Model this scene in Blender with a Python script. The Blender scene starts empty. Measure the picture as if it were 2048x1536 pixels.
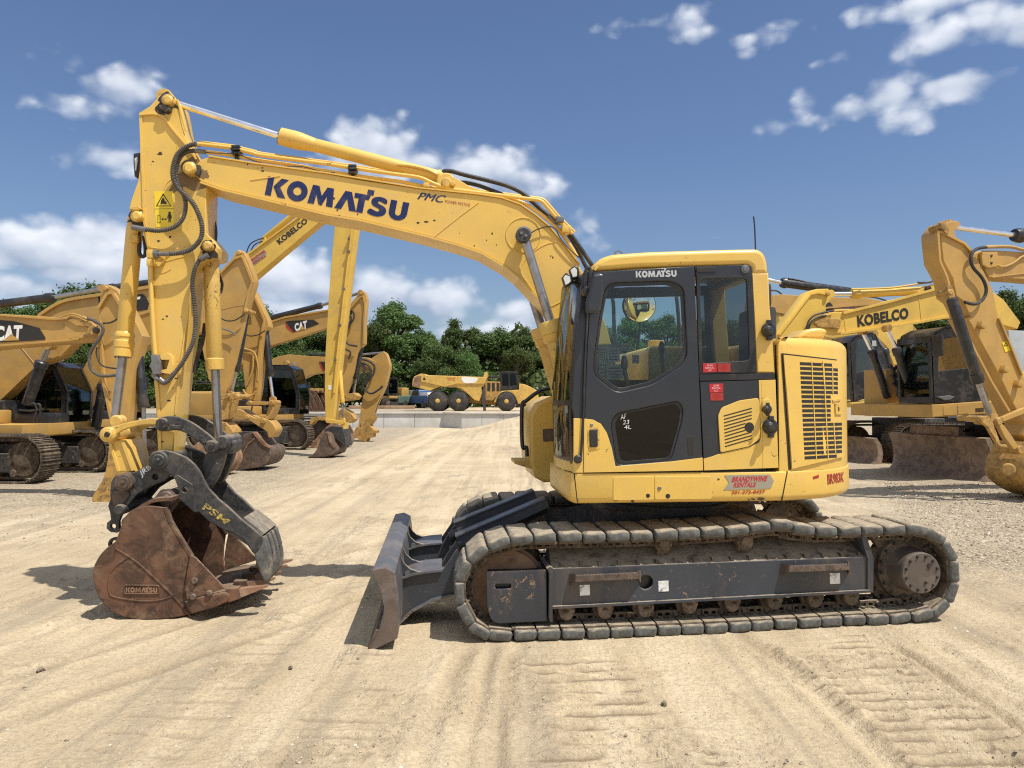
import bpy, bmesh, math, random
import numpy as np
from mathutils import Vector, Matrix, noise as mnoise

# ------------------------------------------------------------------ camera
scene = bpy.context.scene
F, CX, CY, EYE = 1500.0, 1024.0, 768.0, 1.70
PITCH = math.atan(32 / F)
cam_d = bpy.data.cameras.new("camera")
cam = bpy.data.objects.new("camera", cam_d)
scene.collection.objects.link(cam)
cam.location = (0, 0, EYE)
cam.rotation_euler = (math.radians(90) + PITCH, 0, 0)
cam_d.sensor_fit = 'HORIZONTAL'
cam_d.sensor_width = 36
cam_d.lens = F / 2048 * 36
cam_d.clip_start = 0.05
cam_d.clip_end = 3000
scene.camera = cam

# ------------------------------------------------------------------ light
SUN = Vector((0.42, -0.30, 1.0)).normalized()
sun_el = math.asin(SUN.z)
sun_rot = math.atan2(SUN.x, SUN.y)
ld = bpy.data.lights.new("sun", 'SUN')
ld.energy = 4.9
ld.angle = math.radians(0.55)
ld.color = (1.0, 0.955, 0.88)
lo = bpy.data.objects.new("sun", ld)
scene.collection.objects.link(lo)
lo.rotation_euler = SUN.to_track_quat('Z', 'Y').to_euler()
lo.location = (0, 0, 30)
scene.view_settings.view_transform = 'Standard'
scene.view_settings.look = 'None'
scene.view_settings.exposure = 0.13
scene.view_settings.gamma = 1.0
scene.view_settings.use_curve_mapping = False
scene.render.engine = 'CYCLES'
scene.cycles.max_bounces = 7
scene.cycles.transparent_max_bounces = 10
scene.cycles.use_denoising = False
scene.cycles.filter_width = 1.15
scene.cycles.use_adaptive_sampling = True
scene.cycles.adaptive_threshold = 0.008


def px_dir(px, py):
    a, b = (px - CX) / F, (CY - py) / F
    c, s = math.cos(PITCH), math.sin(PITCH)
    return Vector((a, c - b * s, s + b * c))


# ------------------------------------------------------------------ sky with clouds
world = bpy.data.worlds.new("World")
scene.world = world
world.use_nodes = True
wn, wl = world.node_tree.nodes, world.node_tree.links
wn.clear()


def N(nodes, typ, **kw):
    n = nodes.new(typ)
    for k, v in kw.items():
        setattr(n, k, v)
    return n


class NT:
    """tiny helper to write node maths"""
    def __init__(s, tree):
        s.t, s.n, s.l = tree, tree.nodes, tree.links

    def put(s, sock, v):
        if hasattr(v, 'is_output') or isinstance(v, bpy.types.NodeSocket):
            s.l.new(v, sock)
        else:
            if isinstance(v, (int, float)) and sock.type in ('RGBA',):
                v = (v, v, v, 1)
            sock.default_value = v

    def m(s, op, a, b=0.0, c=None, clamp=False):
        n = s.n.new('ShaderNodeMath'); n.operation = op; n.use_clamp = clamp
        s.put(n.inputs[0], a); s.put(n.inputs[1], b)
        if c is not None:
            s.put(n.inputs[2], c)
        return n.outputs[0]

    def mix(s, f, a, b, mode='MIX'):
        n = s.n.new('ShaderNodeMix'); n.data_type = 'RGBA'; n.blend_type = mode
        s.put(n.inputs[0], f)
        for i, v in ((6, a), (7, b)):
            if isinstance(v, tuple) and len(v) == 3:
                v = (*v, 1)
            s.put(n.inputs[i], v)
        return n.outputs[2]

    def ramp(s, f, stops, interp='LINEAR'):
        n = s.n.new('ShaderNodeValToRGB'); n.color_ramp.interpolation = interp
        e = n.color_ramp.elements
        while len(e) < len(stops):
            e.new(0.5)
        for i, (p, c) in enumerate(stops):
            e[i].position = p
            if isinstance(c, (int, float)):
                c = (c, c, c)
            e[i].color = (*c, 1) if len(c) == 3 else c
        s.put(n.inputs[0], f)
        return n.outputs[0]

    def noise(s, vec, scale, detail=4, rough=0.55, dist=0.0, out=0):
        n = s.n.new('ShaderNodeTexNoise')
        if vec is not None:
            s.l.new(vec, n.inputs['Vector'])
        n.inputs['Scale'].default_value = scale
        n.inputs['Detail'].default_value = detail
        n.inputs['Roughness'].default_value = rough
        n.inputs['Distortion'].default_value = dist
        return n.outputs[out]

    def smooth(s, x, a, b):
        n = s.n.new('ShaderNodeMapRange'); n.interpolation_type = 'SMOOTHSTEP'
        s.put(n.inputs[0], x); n.inputs[1].default_value = a; n.inputs[2].default_value = b
        return n.outputs[0]


W = NT(world.node_tree)
tc = wn.new('ShaderNodeTexCoord')
sep = wn.new('ShaderNodeSeparateXYZ'); wl.new(tc.outputs['Generated'], sep.inputs[0])
az = W.m('ARCTAN2', sep.outputs[0], sep.outputs[1])
el = W.m('ARCSINE', sep.outputs[2])
sky = wn.new('ShaderNodeTexSky'); sky.sky_type = 'NISHITA'; sky.sun_disc = False
sky.sun_elevation = sun_el; sky.sun_rotation = sun_rot
sky.altitude = 200; sky.air_density = 1.25; sky.dust_density = 0.9; sky.ozone_density = 2.2
# clouds as patches at fixed compass bearings / elevations
CLOUDS = [  # px, py, half width, half height (photo measure), thickness
    (235, 172, 95, 36, .74), (320, 150, 40, 18, .4), (150, 205, 70, 26, .42), (225, 215, 50, 22, .4), (140, 258, 40, 12, .2), (226, 308, 66, 22, .5),
    (40, 480, 80, 34, 1.25), (150, 490, 110, 50, 1.5), (200, 540, 130, 44, 1.5), (60, 515, 110, 30, 1.1), (20, 570, 60, 26, 1.1), (130, 565, 50, 22, .9), 
    (765, 298, 78, 50, 1.4), (850, 325, 70, 26, 1.0), (960, 348, 110, 42, 1.5), (1040, 355, 50, 30, 1.0), (690, 325, 100, 22, .75), (1108, 382, 22, 20, .8),
    (580, 555, 84, 44, 1.5), (640, 585, 70, 24, .9), (770, 590, 94, 46, 1.55), (860, 600, 84, 44, 1.5), (1030, 632, 65, 24, 1.05), (960, 662, 120, 14, .9),
    (1170, 455, 30, 26, .85), (1185, 490, 28, 30, .85), (560, 620, 120, 25, .8), 
    (1372, 35, 40, 26, .55), (1395, 68, 34, 18, .55), (1275, 50, 60, 16, .42), (1497, 77, 26, 12, .75), (1555, 66, 45, 26, .62), 
    (1890, 80, 75, 34, 1.15), (1830, 105, 70, 24, .8), (1960, 40, 90, 40, 1.05), (1860, 10, 130, 20, .9), (2060, 50, 100, 46, 1.25), (1790, 190, 62, 42, 1.0), (1795, 240, 45, 28, .9), (1700, 215, 55, 24, .75), (1900, 170, 100, 30, 1.0),
    (1600, 220, 32, 30, .55), (1580, 250, 60, 18, .5), (1640, 235, 40, 20, .4), (1675, 118, 50, 14, .42), (1705, 165, 40, 12, .34),
    (1440, 475, 60, 7, .02)]
field = None
lit = None
vec2 = wn.new('ShaderNodeCombineXYZ')
wl.new(az, vec2.inputs[0]); wl.new(W.m('MULTIPLY', el, 1.35), vec2.inputs[1])
for (px, py, rw, rh, th) in CLOUDS:
    d = px_dir(px, py).normalized()
    a0, e0 = math.atan2(d.x, d.y), math.asin(d.z)
    d2 = px_dir(px + rw, py).normalized(); d3 = px_dir(px, py - rh).normalized()
    ra = abs(math.atan2(d2.x, d2.y) - a0) * 1.35; re = abs(math.asin(d3.z) - e0) * 1.45
    ax = W.m('MULTIPLY', W.m('SUBTRACT', az, a0), 1 / ra)
    ey = W.m('MULTIPLY', W.m('SUBTRACT', el, e0), 1 / re)
    # flat-ish base: squeeze the lower half
    r2 = W.m('ADD', W.m('MULTIPLY', ax, ax), W.m('MULTIPLY', ey, ey))
    v = W.m('SUBTRACT', th, W.m('MULTIPLY', W.m('SQRT', r2), max(th, .62)))
    v = W.m('MAXIMUM', v, -0.9)
    field = v if field is None else W.m('SMOOTH_MAX', field, v, 0.12)
    lv = W.m('MULTIPLY', W.m('MULTIPLY', ey, 1.0), W.m('MAXIMUM', v, 0.0))
    lit = lv if lit is None else W.m('ADD', lit, lv)
n1 = W.noise(vec2.outputs[0], 9, 10, .60, .35)
n2 = W.noise(vec2.outputs[0], 34, 7, .6, .3)
nz = W.m('ADD', W.m('MULTIPLY', W.m('SUBTRACT', n1, .5), 1.35), W.m('MULTIPLY', W.m('SUBTRACT', n2, .5), .55))
dv = wn.new('ShaderNodeTexNoise'); wl.new(vec2.outputs[0], dv.inputs['Vector']); dv.inputs['Scale'].default_value = 20; dv.inputs['Detail'].default_value = 3
vmix = wn.new('ShaderNodeVectorMath'); vmix.operation = 'MULTIPLY_ADD'
wl.new(dv.outputs[1], vmix.inputs[0]); vmix.inputs[1].default_value = (.035, .035, 0); wl.new(vec2.outputs[0], vmix.inputs[2])
puff = None
for sc_, am in ((16, .50), (40, .36)):
    vo_ = wn.new('ShaderNodeTexVoronoi'); vo_.feature = 'SMOOTH_F1'; vo_.inputs['Scale'].default_value = sc_; vo_.inputs['Smoothness'].default_value = .5
    wl.new(vmix.outputs[0], vo_.inputs['Vector'])
    q_ = W.m('MULTIPLY', W.m('SUBTRACT', .42, vo_.outputs['Distance']), am * 1.9)
    puff = q_ if puff is None else W.m('ADD', puff, q_)
dens = W.m('ADD', W.m('ADD', field, nz), W.m('ADD', puff, .17))
# unseen broken cloud added overhead and behind, brightening shadows and front faces
back = W.m('MULTIPLY', W.smooth(sep.outputs[1], 0.25, -0.25), W.smooth(sep.outputs[2], -.05, .12))
high = W.smooth(sep.outputs[2], 0.55, 0.85)
n4 = W.noise(tc.outputs['Generated'], 3.2, 7, .6, .5)
over = W.m('ADD', W.m('MULTIPLY', W.m('SUBTRACT', n4, .46), 4.0), 0.55)
dens = W.m('MAXIMUM', dens, W.m('MULTIPLY', W.m('MAXIMUM', back, high), over))
alpha = W.smooth(dens, -0.03, 0.84)
alpha = W.m('MULTIPLY', alpha, 0.97)
n3 = W.noise(vec2.outputs[0], 15, 6, .55, .2)
shade = W.m('ADD', W.m('ADD', W.m('MULTIPLY', lit, 0.9), W.m('MULTIPLY', W.m('SUBTRACT', n3, .5), 1.1)), W.m('ADD', W.m('MULTIPLY', puff, .55), 0.60), clamp=True)
ccol = W.mix(shade, (0.33, 0.41, 0.56), (0.84, 0.88, 0.95))
skyc = W.mix(1.0, sky.outputs[0], (0.0725, 0.0785, 0.0945), 'MULTIPLY')
# thin horizon haze
skyf = W.mix(alpha, skyc, ccol)
bg = wn.new('ShaderNodeBackground'); bg.inputs[1].default_value = 1.0
wl.new(skyf, bg.inputs[0])
wo = wn.new('ShaderNodeOutputWorld'); wl.new(bg.outputs[0], wo.inputs[0])

# ------------------------------------------------------------------ geometry helpers
class Frame:
    """upright plane standing on the ground: u along, v away from the street side, z up"""
    def __init__(s, x, y, yaw_deg, z=0.0):
        s.x, s.y, s.z, s.a = x, y, z, math.radians(yaw_deg)
        s.c, s.s = math.cos(s.a), math.sin(s.a)

    def uz(s, p, v=0.0):
        d = px_dir(*p)
        nx, ny = -s.s, s.c
        t = (v + nx * s.x + ny * s.y) / (nx * d.x + ny * d.y)
        X, Y, Z = d.x * t, d.y * t, EYE + d.z * t
        return ((X - s.x) * s.c + (Y - s.y) * s.s, Z - s.z)

    def p3(s, p, v=0.0):
        u, z = s.uz(p, v)
        return (u, v, z)

    def m_per_px(s, p, v=0.0):
        a = s.uz(p, v); b = s.uz((p[0], p[1] + 10), v)
        return abs(a[1] - b[1]) / 10

    def to_px(s, q):
        X = s.x + q[0] * s.c - q[1] * s.s; Y = s.y + q[0] * s.s + q[1] * s.c; Z = s.z + q[2] - EYE
        c_, s_ = math.cos(PITCH), math.sin(PITCH)
        dep = Y * c_ + Z * s_; up = -Y * s_ + Z * c_
        return (CX + F * X / dep, CY - F * up / dep)


def cr(ox, oy, k, pts):
    return [(ox + x / k, oy + y / k) for x, y in pts]


def link(o, parent=None):
    scene.collection.objects.link(o)
    if parent is not None:
        o.parent = parent
    return o


def empty(name, fr, label, cat, group=None, z=0.0):
    o = bpy.data.objects.new(name, None)
    o.empty_display_size = 0.3
    link(o)
    o.location = (fr.x, fr.y, fr.z + z)
    o.rotation_euler = (0, 0, fr.a)
    o['label'] = label; o['category'] = cat
    if group:
        o['group'] = group
    return o


def finish(me, smooth=True, angle=38):
    if smooth:
        me.polygons.foreach_set('use_smooth', [True] * len(me.polygons))
        me.set_sharp_from_angle(angle=math.radians(angle))
    me.update()


def mk(name, parent, mat, *geoms, smooth=True, angle=38, label=None):
    vs, fs = [], []
    for g in geoms:
        if g is None:
            continue
        b = len(vs)
        vs.extend(g[0])
        fs.extend([tuple(i + b for i in f) for f in g[1]])
    me = bpy.data.meshes.new(name)
    me.from_pydata([tuple(v) for v in vs], [], fs)
    bm = bmesh.new(); bm.from_mesh(me)
    bmesh.ops.recalc_face_normals(bm, faces=bm.faces)
    bm.to_mesh(me); bm.free()
    me.materials.append(mat)
    finish(me, smooth, angle)
    o = bpy.data.objects.new(name, me)
    link(o, parent)
    if label:
        o['label'] = label
    return o


def mks(name, parent, mat, *geoms, **kw):
    """one object for each piece"""
    return [mk(name, parent, mat, g, **kw) for g in geoms][0]


def round_poly(pts, r, n=4, only=None):
    out = []
    L = len(pts)
    for i in range(L):
        p0, p1, p2 = Vector(pts[i - 1]), Vector(pts[i]), Vector(pts[(i + 1) % L])
        if only is not None and i not in only:
            out.append(tuple(p1)); continue
        a, b = p0 - p1, p2 - p1
        la, lb = a.length, b.length
        if la < 1e-6 or lb < 1e-6:
            continue
        ra = min(r, la * .45, lb * .45)
        A, B = p1 + a * (ra / la), p1 + b * (ra / lb)
        for k in range(n + 1):
            t = k / n
            out.append(tuple(A * (1 - t) ** 2 + p1 * 2 * t * (1 - t) + B * t * t))
    return out


def smooth_poly(pts, n=4, closed=True):
    """Catmull-Rom through points"""
    P = [Vector(p) for p in pts]; L = len(P); out = []
    rng = range(L) if closed else range(L - 1)
    for i in rng:
        if closed:
            a, b, c, d = P[i - 1], P[i], P[(i + 1) % L], P[(i + 2) % L]
        else:
            a, b, c, d = P[max(i - 1, 0)], P[i], P[i + 1], P[min(i + 2, L - 1)]
        for k in range(n):
            t = k / n
            out.append(tuple(0.5 * ((2 * b) + (c - a) * t + (2 * a - 5 * b + 4 * c - d) * t * t + (3 * b - a - 3 * c + d) * t ** 3)))
    if not closed:
        out.append(tuple(P[-1]))
    return out


def slab(uz, v0, v1, holes=(), bev=0.006, res=1):
    """extrude a (u,z) outline between v0 and v1 with softly rounded edges"""
    half = abs(v1 - v0) / 2; vm = (v0 + v1) / 2
    bev = min(bev, half * .8)
    cu = bpy.data.curves.new('tmp', 'CURVE'); cu.dimensions = '2D'; cu.fill_mode = 'BOTH'
    for loop in [uz] + list(holes):
        sp = cu.splines.new('POLY'); sp.points.add(len(loop) - 1)
        for i, (x, y) in enumerate(loop):
            sp.points[i].co = (x, y, 0, 1)
        sp.use_cyclic_u = True
    cu.extrude = max(half - bev, 0.0)
    cu.bevel_depth = bev; cu.bevel_resolution = res; cu.offset = -bev
    ob = bpy.data.objects.new('tmp', cu)
    me = ob.to_mesh()
    vs = [(v.co.x, vm - v.co.z, v.co.y) for v in me.vertices]
    fs = [tuple(p.vertices) for p in me.polygons]
    ob.to_mesh_clear()
    bpy.data.objects.remove(ob); bpy.data.curves.remove(cu)
    return vs, fs


def trace(fr, px, v0, v1, holes=(), bev=0.006, r=0, sm=0, res=1):
    """outline measured in the photo, stood at depth v0 and given its real thickness"""
    P = [fr.uz(p, v0) for p in px]
    H = [[fr.uz(p, v0) for p in h] for h in holes]
    if r:
        P = round_poly(P, r); H = [round_poly(h, r) for h in H]
    if sm:
        P = smooth_poly(P, sm)
    return slab(P, v0, v1, H, bev, res)


def tube(pts, r, n=10, caps=True, closed=False):
    P = [Vector(p) for p in pts]
    L = len(P)
    R = r if isinstance(r, (list, tuple)) else [r] * L
    vs, fs = [], []
    t_prev = None; nrm = None
    for i in range(L):
        if closed:
            t = (P[(i + 1) % L] - P[i - 1]).normalized()
        else:
            t = (P[min(i + 1, L - 1)] - P[max(i - 1, 0)]).normalized()
        if nrm is None:
            up = Vector((0, 1, 0)) if abs(t.y) < .9 else Vector((1, 0, 0))
            nrm = t.cross(up).normalized()
        else:
            ax = t_prev.cross(t)
            if ax.length > 1e-7:
                nrm = Matrix.Rotation(t_prev.angle(t), 3, ax) @ nrm
            nrm = (nrm - t * nrm.dot(t)).normalized()
        t_prev = t
        b = t.cross(nrm)
        for k in range(n):
            a = 2 * math.pi * k / n
            vs.append(P[i] + (nrm * math.cos(a) + b * math.sin(a)) * R[i])
    segs = L if closed else L - 1
    for i in range(segs):
        j = (i + 1) % L
        for k in range(n):
            k2 = (k + 1) % n
            fs.append((i * n + k, i * n + k2, j * n + k2, j * n + k))
    if caps and not closed:
        fs.append(tuple(range(n))[::-1]); fs.append(tuple((L - 1) * n + k for k in range(n)))
    return vs, fs


def rod(a, b, r, n=18, r2=None):
    return tube([a, b], [r, r2 if r2 is not None else r], n)


def turned(a, b, prof, n=22):
    """turned part on the axis a->b; prof = [(t, radius)] with t in 0..1"""
    A, B = Vector(a), Vector(b)
    pts = [A + (B - A) * t for t, _ in prof]
    # avoid identical points
    for i in range(1, len(pts)):
        if (pts[i] - pts[i - 1]).length < 1e-5:
            pts[i] = pts[i - 1] + (B - A).normalized() * 1.2e-4
    T = (B - A).normalized()
    up = Vector((0, 1, 0)) if abs(T.y) < .9 else Vector((1, 0, 0))
    nr = T.cross(up).normalized(); bn = T.cross(nr)
    vs, fs = [], []
    for p, (_, r) in zip(pts, prof):
        for k in range(n):
            an = 2 * math.pi * k / n
            vs.append(p + (nr * math.cos(an) + bn * math.sin(an)) * r)
    for i in range(len(prof) - 1):
        for k in range(n):
            k2 = (k + 1) % n
            fs.append((i * n + k, i * n + k2, (i + 1) * n + k2, (i + 1) * n + k))
    fs.append(tuple(range(n))[::-1]); fs.append(tuple((len(prof) - 1) * n + k for k in range(n)))
    return vs, fs


def pin(fr, p, v0, v1, r, n=20, ch=.012):
    """cylinder across the machine: round boss seen end-on"""
    u, z = fr.uz(p, v0)
    L = abs(v1 - v0)
    c = min(ch, r * .3, L * .3)
    return turned((u, v0, z), (u, v1, z), [(0, r - c), (c / L, r), (1 - c / L, r), (1, r - c)], n)


def box(c, s, bev=0.0, rot=None):
    bm = bmesh.new()
    bmesh.ops.create_cube(bm, size=1)
    for v in bm.verts:
        v.co = Vector((v.co.x * s[0], v.co.y * s[1], v.co.z * s[2]))
    if bev > 0:
        bmesh.ops.bevel(bm, geom=list(bm.edges), offset=bev, segments=2, affect='EDGES', profile=.6)
    M = Matrix.Translation(Vector(c))
    if rot is not None:
        M = M @ (rot.to_4x4() if not isinstance(rot, Matrix) or len(rot) == 3 else rot)
    bm.transform(M)
    bm.verts.index_update()
    g = ([tuple(v.co) for v in bm.verts], [tuple(v.index for v in f.verts) for f in bm.faces])
    bm.free()
    return g


def bxx(a, b, bev=0.0):
    return box([(a[i] + b[i]) / 2 for i in range(3)], [abs(b[i] - a[i]) for i in range(3)], bev)


def hexa(p):
    """8 corners: bottom ring 0-3, top ring 4-7"""
    return [tuple(q) for q in p], [(0, 3, 2, 1), (4, 5, 6, 7), (0, 1, 5, 4), (1, 2, 6, 5), (2, 3, 7, 6), (3, 0, 4, 7)]


def thick_strip(uz, v0, v1, th):
    """bent plate: open polyline in (u,z) of thickness th, from v0 to v1"""
    P = [Vector(p) for p in uz]; L = len(P)
    off = []
    for i in range(L):
        t = (P[min(i + 1, L - 1)] - P[max(i - 1, 0)]).normalized()
        off.append(P[i] + Vector((-t.y, t.x)) * th)
    loop = [tuple(p) for p in P] + [tuple(p) for p in reversed(off)]
    vs, fs = [], []
    for v in (v0, v1):
        vs += [(a, v, b) for a, b in loop]
    m = 2 * L
    for i in range(m):
        j = (i + 1) % m
        fs.append((i, j, m + j, m + i))
    for i in range(L - 1):
        a, b, c, d = i, i + 1, m - 2 - i, m - 1 - i
        fs.append((a, b, c, d)); fs.append((m + a, m + b, m + c, m + d))
    return vs, fs


def plan_prism(plan, z0, z1, bev_top=0.0, bev_bot=0.0, seg=4):
    """solid with a plan outline (u,v) and rounded top / bottom rims"""
    C = Vector((sum(p[0] for p in plan) / len(plan), sum(p[1] for p in plan) / len(plan)))
    n = len(plan)
    P = [Vector(p) for p in plan]
    area = sum(P[i].x * P[(i + 1) % n].y - P[(i + 1) % n].x * P[i].y for i in range(n))
    sg = 1 if area > 0 else -1
    nr = []
    for i in range(n):
        t = (P[(i + 1) % n] - P[i - 1]).normalized()
        nr.append(Vector((t.y, -t.x)) * sg)
    rings = []
    if bev_bot > 0:
        for k in range(seg + 1):
            a = math.pi / 2 * k / seg
            rings.append((bev_bot * (1 - math.sin(a)), z0 + bev_bot * (1 - math.cos(a))))
    else:
        rings.append((0, z0))
    if bev_top > 0:
        for k in range(seg + 1):
            a = math.pi / 2 * k / seg
            rings.append((bev_top * (1 - math.cos(a)), z1 - bev_top * (1 - math.sin(a))))
    else:
        rings.append((0, z1))
    vs, fs = [], []
    for ins, z in rings:
        for i in range(n):
            q = P[i] - nr[i] * ins
            vs.append((q.x, q.y, z))
    for k in range(len(rings) - 1):
        for i in range(n):
            j = (i + 1) % n
            fs.append((k * n + i, k * n + j, (k + 1) * n + j, (k + 1) * n + i))
    fs.append(tuple(range(n))[::-1]); fs.append(tuple((len(rings) - 1) * n + i for i in range(n)))
    return vs, fs


def hose(pts, r, n=8, ribs=0.0, sm=6):
    """bent hose; ribs = pitch of the spiral guard"""
    Q = smooth_poly([tuple(p) for p in pts], sm, closed=False)
    if ribs:
        V = [Vector(q) for q in Q]
        d = [0]
        for i in range(1, len(V)):
            d.append(d[-1] + (V[i] - V[i - 1]).length)
        m = max(4, int(d[-1] / (ribs / 4)))
        out, R = [], []
        j = 0
        for k in range(m + 1):
            s = d[-1] * k / m
            while j < len(d) - 2 and d[j + 1] < s:
                j += 1
            f = (s - d[j]) / max(d[j + 1] - d[j], 1e-9)
            out.append(tuple(V[j].lerp(V[j + 1], f)))
            R.append(r * (1.0 if k % 4 in (0, 1) else 0.78))
        return tube(out, R, n)
    return tube(Q, r, n)


def text_tris(s, bold=0.0, shear=0.0):
    cu = bpy.data.curves.new('tmp', 'FONT'); cu.body = s; cu.size = 1; cu.offset = bold; cu.shear = shear
    cu.resolution_u = 4
    cu.space_character = 1.0 + bold * 1.6
    ob = bpy.data.objects.new('tmp', cu)
    me = ob.to_mesh()
    vs = [(v.co.x, v.co.y) for v in me.vertices]
    fs = [tuple(p.vertices) for p in me.polygons]
    ob.to_mesh_clear(); bpy.data.objects.remove(ob); bpy.data.curves.remove(cu)
    return vs, fs


def fit_quad(vs, quad):
    x0 = min(v[0] for v in vs); x1 = max(v[0] for v in vs); y0 = min(v[1] for v in vs); y1 = max(v[1] for v in vs)
    tl, tr, br, bl = [Vector(q) for q in quad]
    out = []
    for x, y in vs:
        a = (x - x0) / (x1 - x0); b = (y - y0) / (y1 - y0)
        out.append(tuple((bl * (1 - a) + br * a) * (1 - b) + (tl * (1 - a) + tr * a) * b))
    return out


def write(name, parent, fr, quad, v, mat, s=None, bold=.02, shear=0, shapes=None, hit=None, label=None):
    vs, fs = shapes if shapes is not None else text_tris(s, bold, shear)
    q = fit_quad(vs, quad)
    P = [hit(p) if hit else fr.p3(p, v) for p in q]
    o = mk(name, parent, mat, (P, fs), smooth=False)
    if label:
        o['label'] = label
    return o


def poly_fill(loops):
    """filled 2D outline(s) -> tris (first is outline, rest holes), even-odd"""
    cu = bpy.data.curves.new('tmp', 'CURVE'); cu.dimensions = '2D'; cu.fill_mode = 'BOTH'
    for loop in loops:
        sp = cu.splines.new('POLY'); sp.points.add(len(loop) - 1)
        for i, (x, y) in enumerate(loop):
            sp.points[i].co = (x, y, 0, 1)
        sp.use_cyclic_u = True
    ob = bpy.data.objects.new('tmp', cu)
    me = ob.to_mesh()
    g = ([(v.co.x, v.co.y) for v in me.vertices], [tuple(p.vertices) for p in me.polygons])
    ob.to_mesh_clear(); bpy.data.objects.remove(ob); bpy.data.curves.remove(cu)
    return g


def arc_band(cx, cy, rx, ry, w, h, a0, a1, n=10):
    o = [(cx + rx * math.cos(math.radians(a0 + (a1 - a0) * k / n)), cy + ry * math.sin(math.radians(a0 + (a1 - a0) * k / n))) for k in range(n + 1)]
    i = [(cx + (rx - w) * math.cos(math.radians(a1 + (a0 - a1) * k / n)), cy + (ry - h) * math.sin(math.radians(a1 + (a0 - a1) * k / n))) for k in range(n + 1)]
    return o + i


def heavy_word():
    """the boom maker's wide heavy letters, drawn as outlines in a 0..1 high band"""
    gs = []
    def add(loops):
        gs.append(poly_fill(loops))
    # K
    add([[(0, 0), (.3, 0), (.3, 1), (0, 1)]])
    add([[(.34, .52), (.66, 1), (1.02, 1), (.66, .54), (1.02, 0), (.64, 0)]])
    # O
    ring = [(1.52 + .5 * math.cos(a), .5 + .54 * math.sin(a)) for a in [i * math.pi / 14 for i in range(28)]]
    hole = [(1.52 + .2 * math.cos(a), .5 + .22 * math.sin(a)) for a in [i * math.pi / 10 for i in range(20)]]
    add([ring, hole])
    # M
    add([[(2.1, 0), (2.2, 1), (2.52, 1), (2.72, .5), (2.92, 1), (3.24, 1), (3.34, 0), (3.02, 0), (2.98, .52), (2.8, .02), (2.64, .02), (2.46, .52), (2.42, 0)]])
    # A without a bar
    add([[(3.42, 0), (3.8, 1), (4.12, 1), (4.5, 0), (4.16, 0), (3.96, .6), (3.76, 0)]])
    # T with the raised block at its right
    add([[(4.28, 1), (4.28, .74), (4.5, .74), (4.5, 0), (4.82, 0), (4.82, .74), (5.0, .74), (5.0, 1)]])
    add([[(4.86, 1.02), (4.86, 1.3), (5.18, 1.3), (5.18, 1.02), (5.04, 1.02), (5.04, .86), (4.98, .86), (4.98, 1.02)]])
    # S
    S = smooth_poly([(5.86, .93), (5.55, 1.03), (5.22, .93), (5.13, .7), (5.26, .5), (5.55, .39), (5.58, .28), (5.46, .23), (5.13, .32),
                     (5.05, .07), (5.5, -.04), (5.84, .1), (5.93, .34), (5.8, .54), (5.52, .65), (5.45, .73), (5.55, .79), (5.86, .7)], 4)
    add([S])
    # U
    add([[(6.05, 1), (6.05, .36)] + [(6.5 + .45 * math.cos(a), .38 - .42 * math.sin(a)) for a in [math.pi - i * math.pi / 10 for i in range(1, 10)]] +
         [(6.95, .36), (6.95, 1), (6.64, 1), (6.64, .38)] + [(6.5 + .14 * math.cos(a), .36 - .14 * math.sin(a)) for a in [i * math.pi / 6 for i in range(1, 6)]] + [(6.36, .38), (6.36, 1)]])
    vs, fs = [], []
    for g in gs:
        b = len(vs); vs += g[0]; fs += [tuple(i + b for i in f) for f in g[1]]
    return vs, fs
# ------------------------------------------------------------------ materials
def srgb(r, g, b):
    return tuple(((c / 255 / 12.92) if c / 255 <= .04045 else ((c / 255 + .055) / 1.055) ** 2.4) for c in (r, g, b))


def new_mat(name):
    m = bpy.data.materials.new(name); m.use_nodes = True
    t = m.node_tree; t.nodes.clear()
    out = t.nodes.new('ShaderNodeOutputMaterial')
    p = t.nodes.new('ShaderNodeBsdfPrincipled')
    t.links.new(p.outputs[0], out.inputs[0])
    return m, NT(t), p


def coords(T, kind='Object'):
    return T.n.new('ShaderNodeTexCoord').outputs[kind]


def bump(T, p, h, strength=.3, dist=.01):
    b = T.n.new('ShaderNodeBump'); b.inputs['Strength'].default_value = strength; b.inputs['Distance'].default_value = dist
    T.put(b.inputs['Height'], h)
    T.l.new(b.outputs[0], p.inputs['Normal'])


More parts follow.
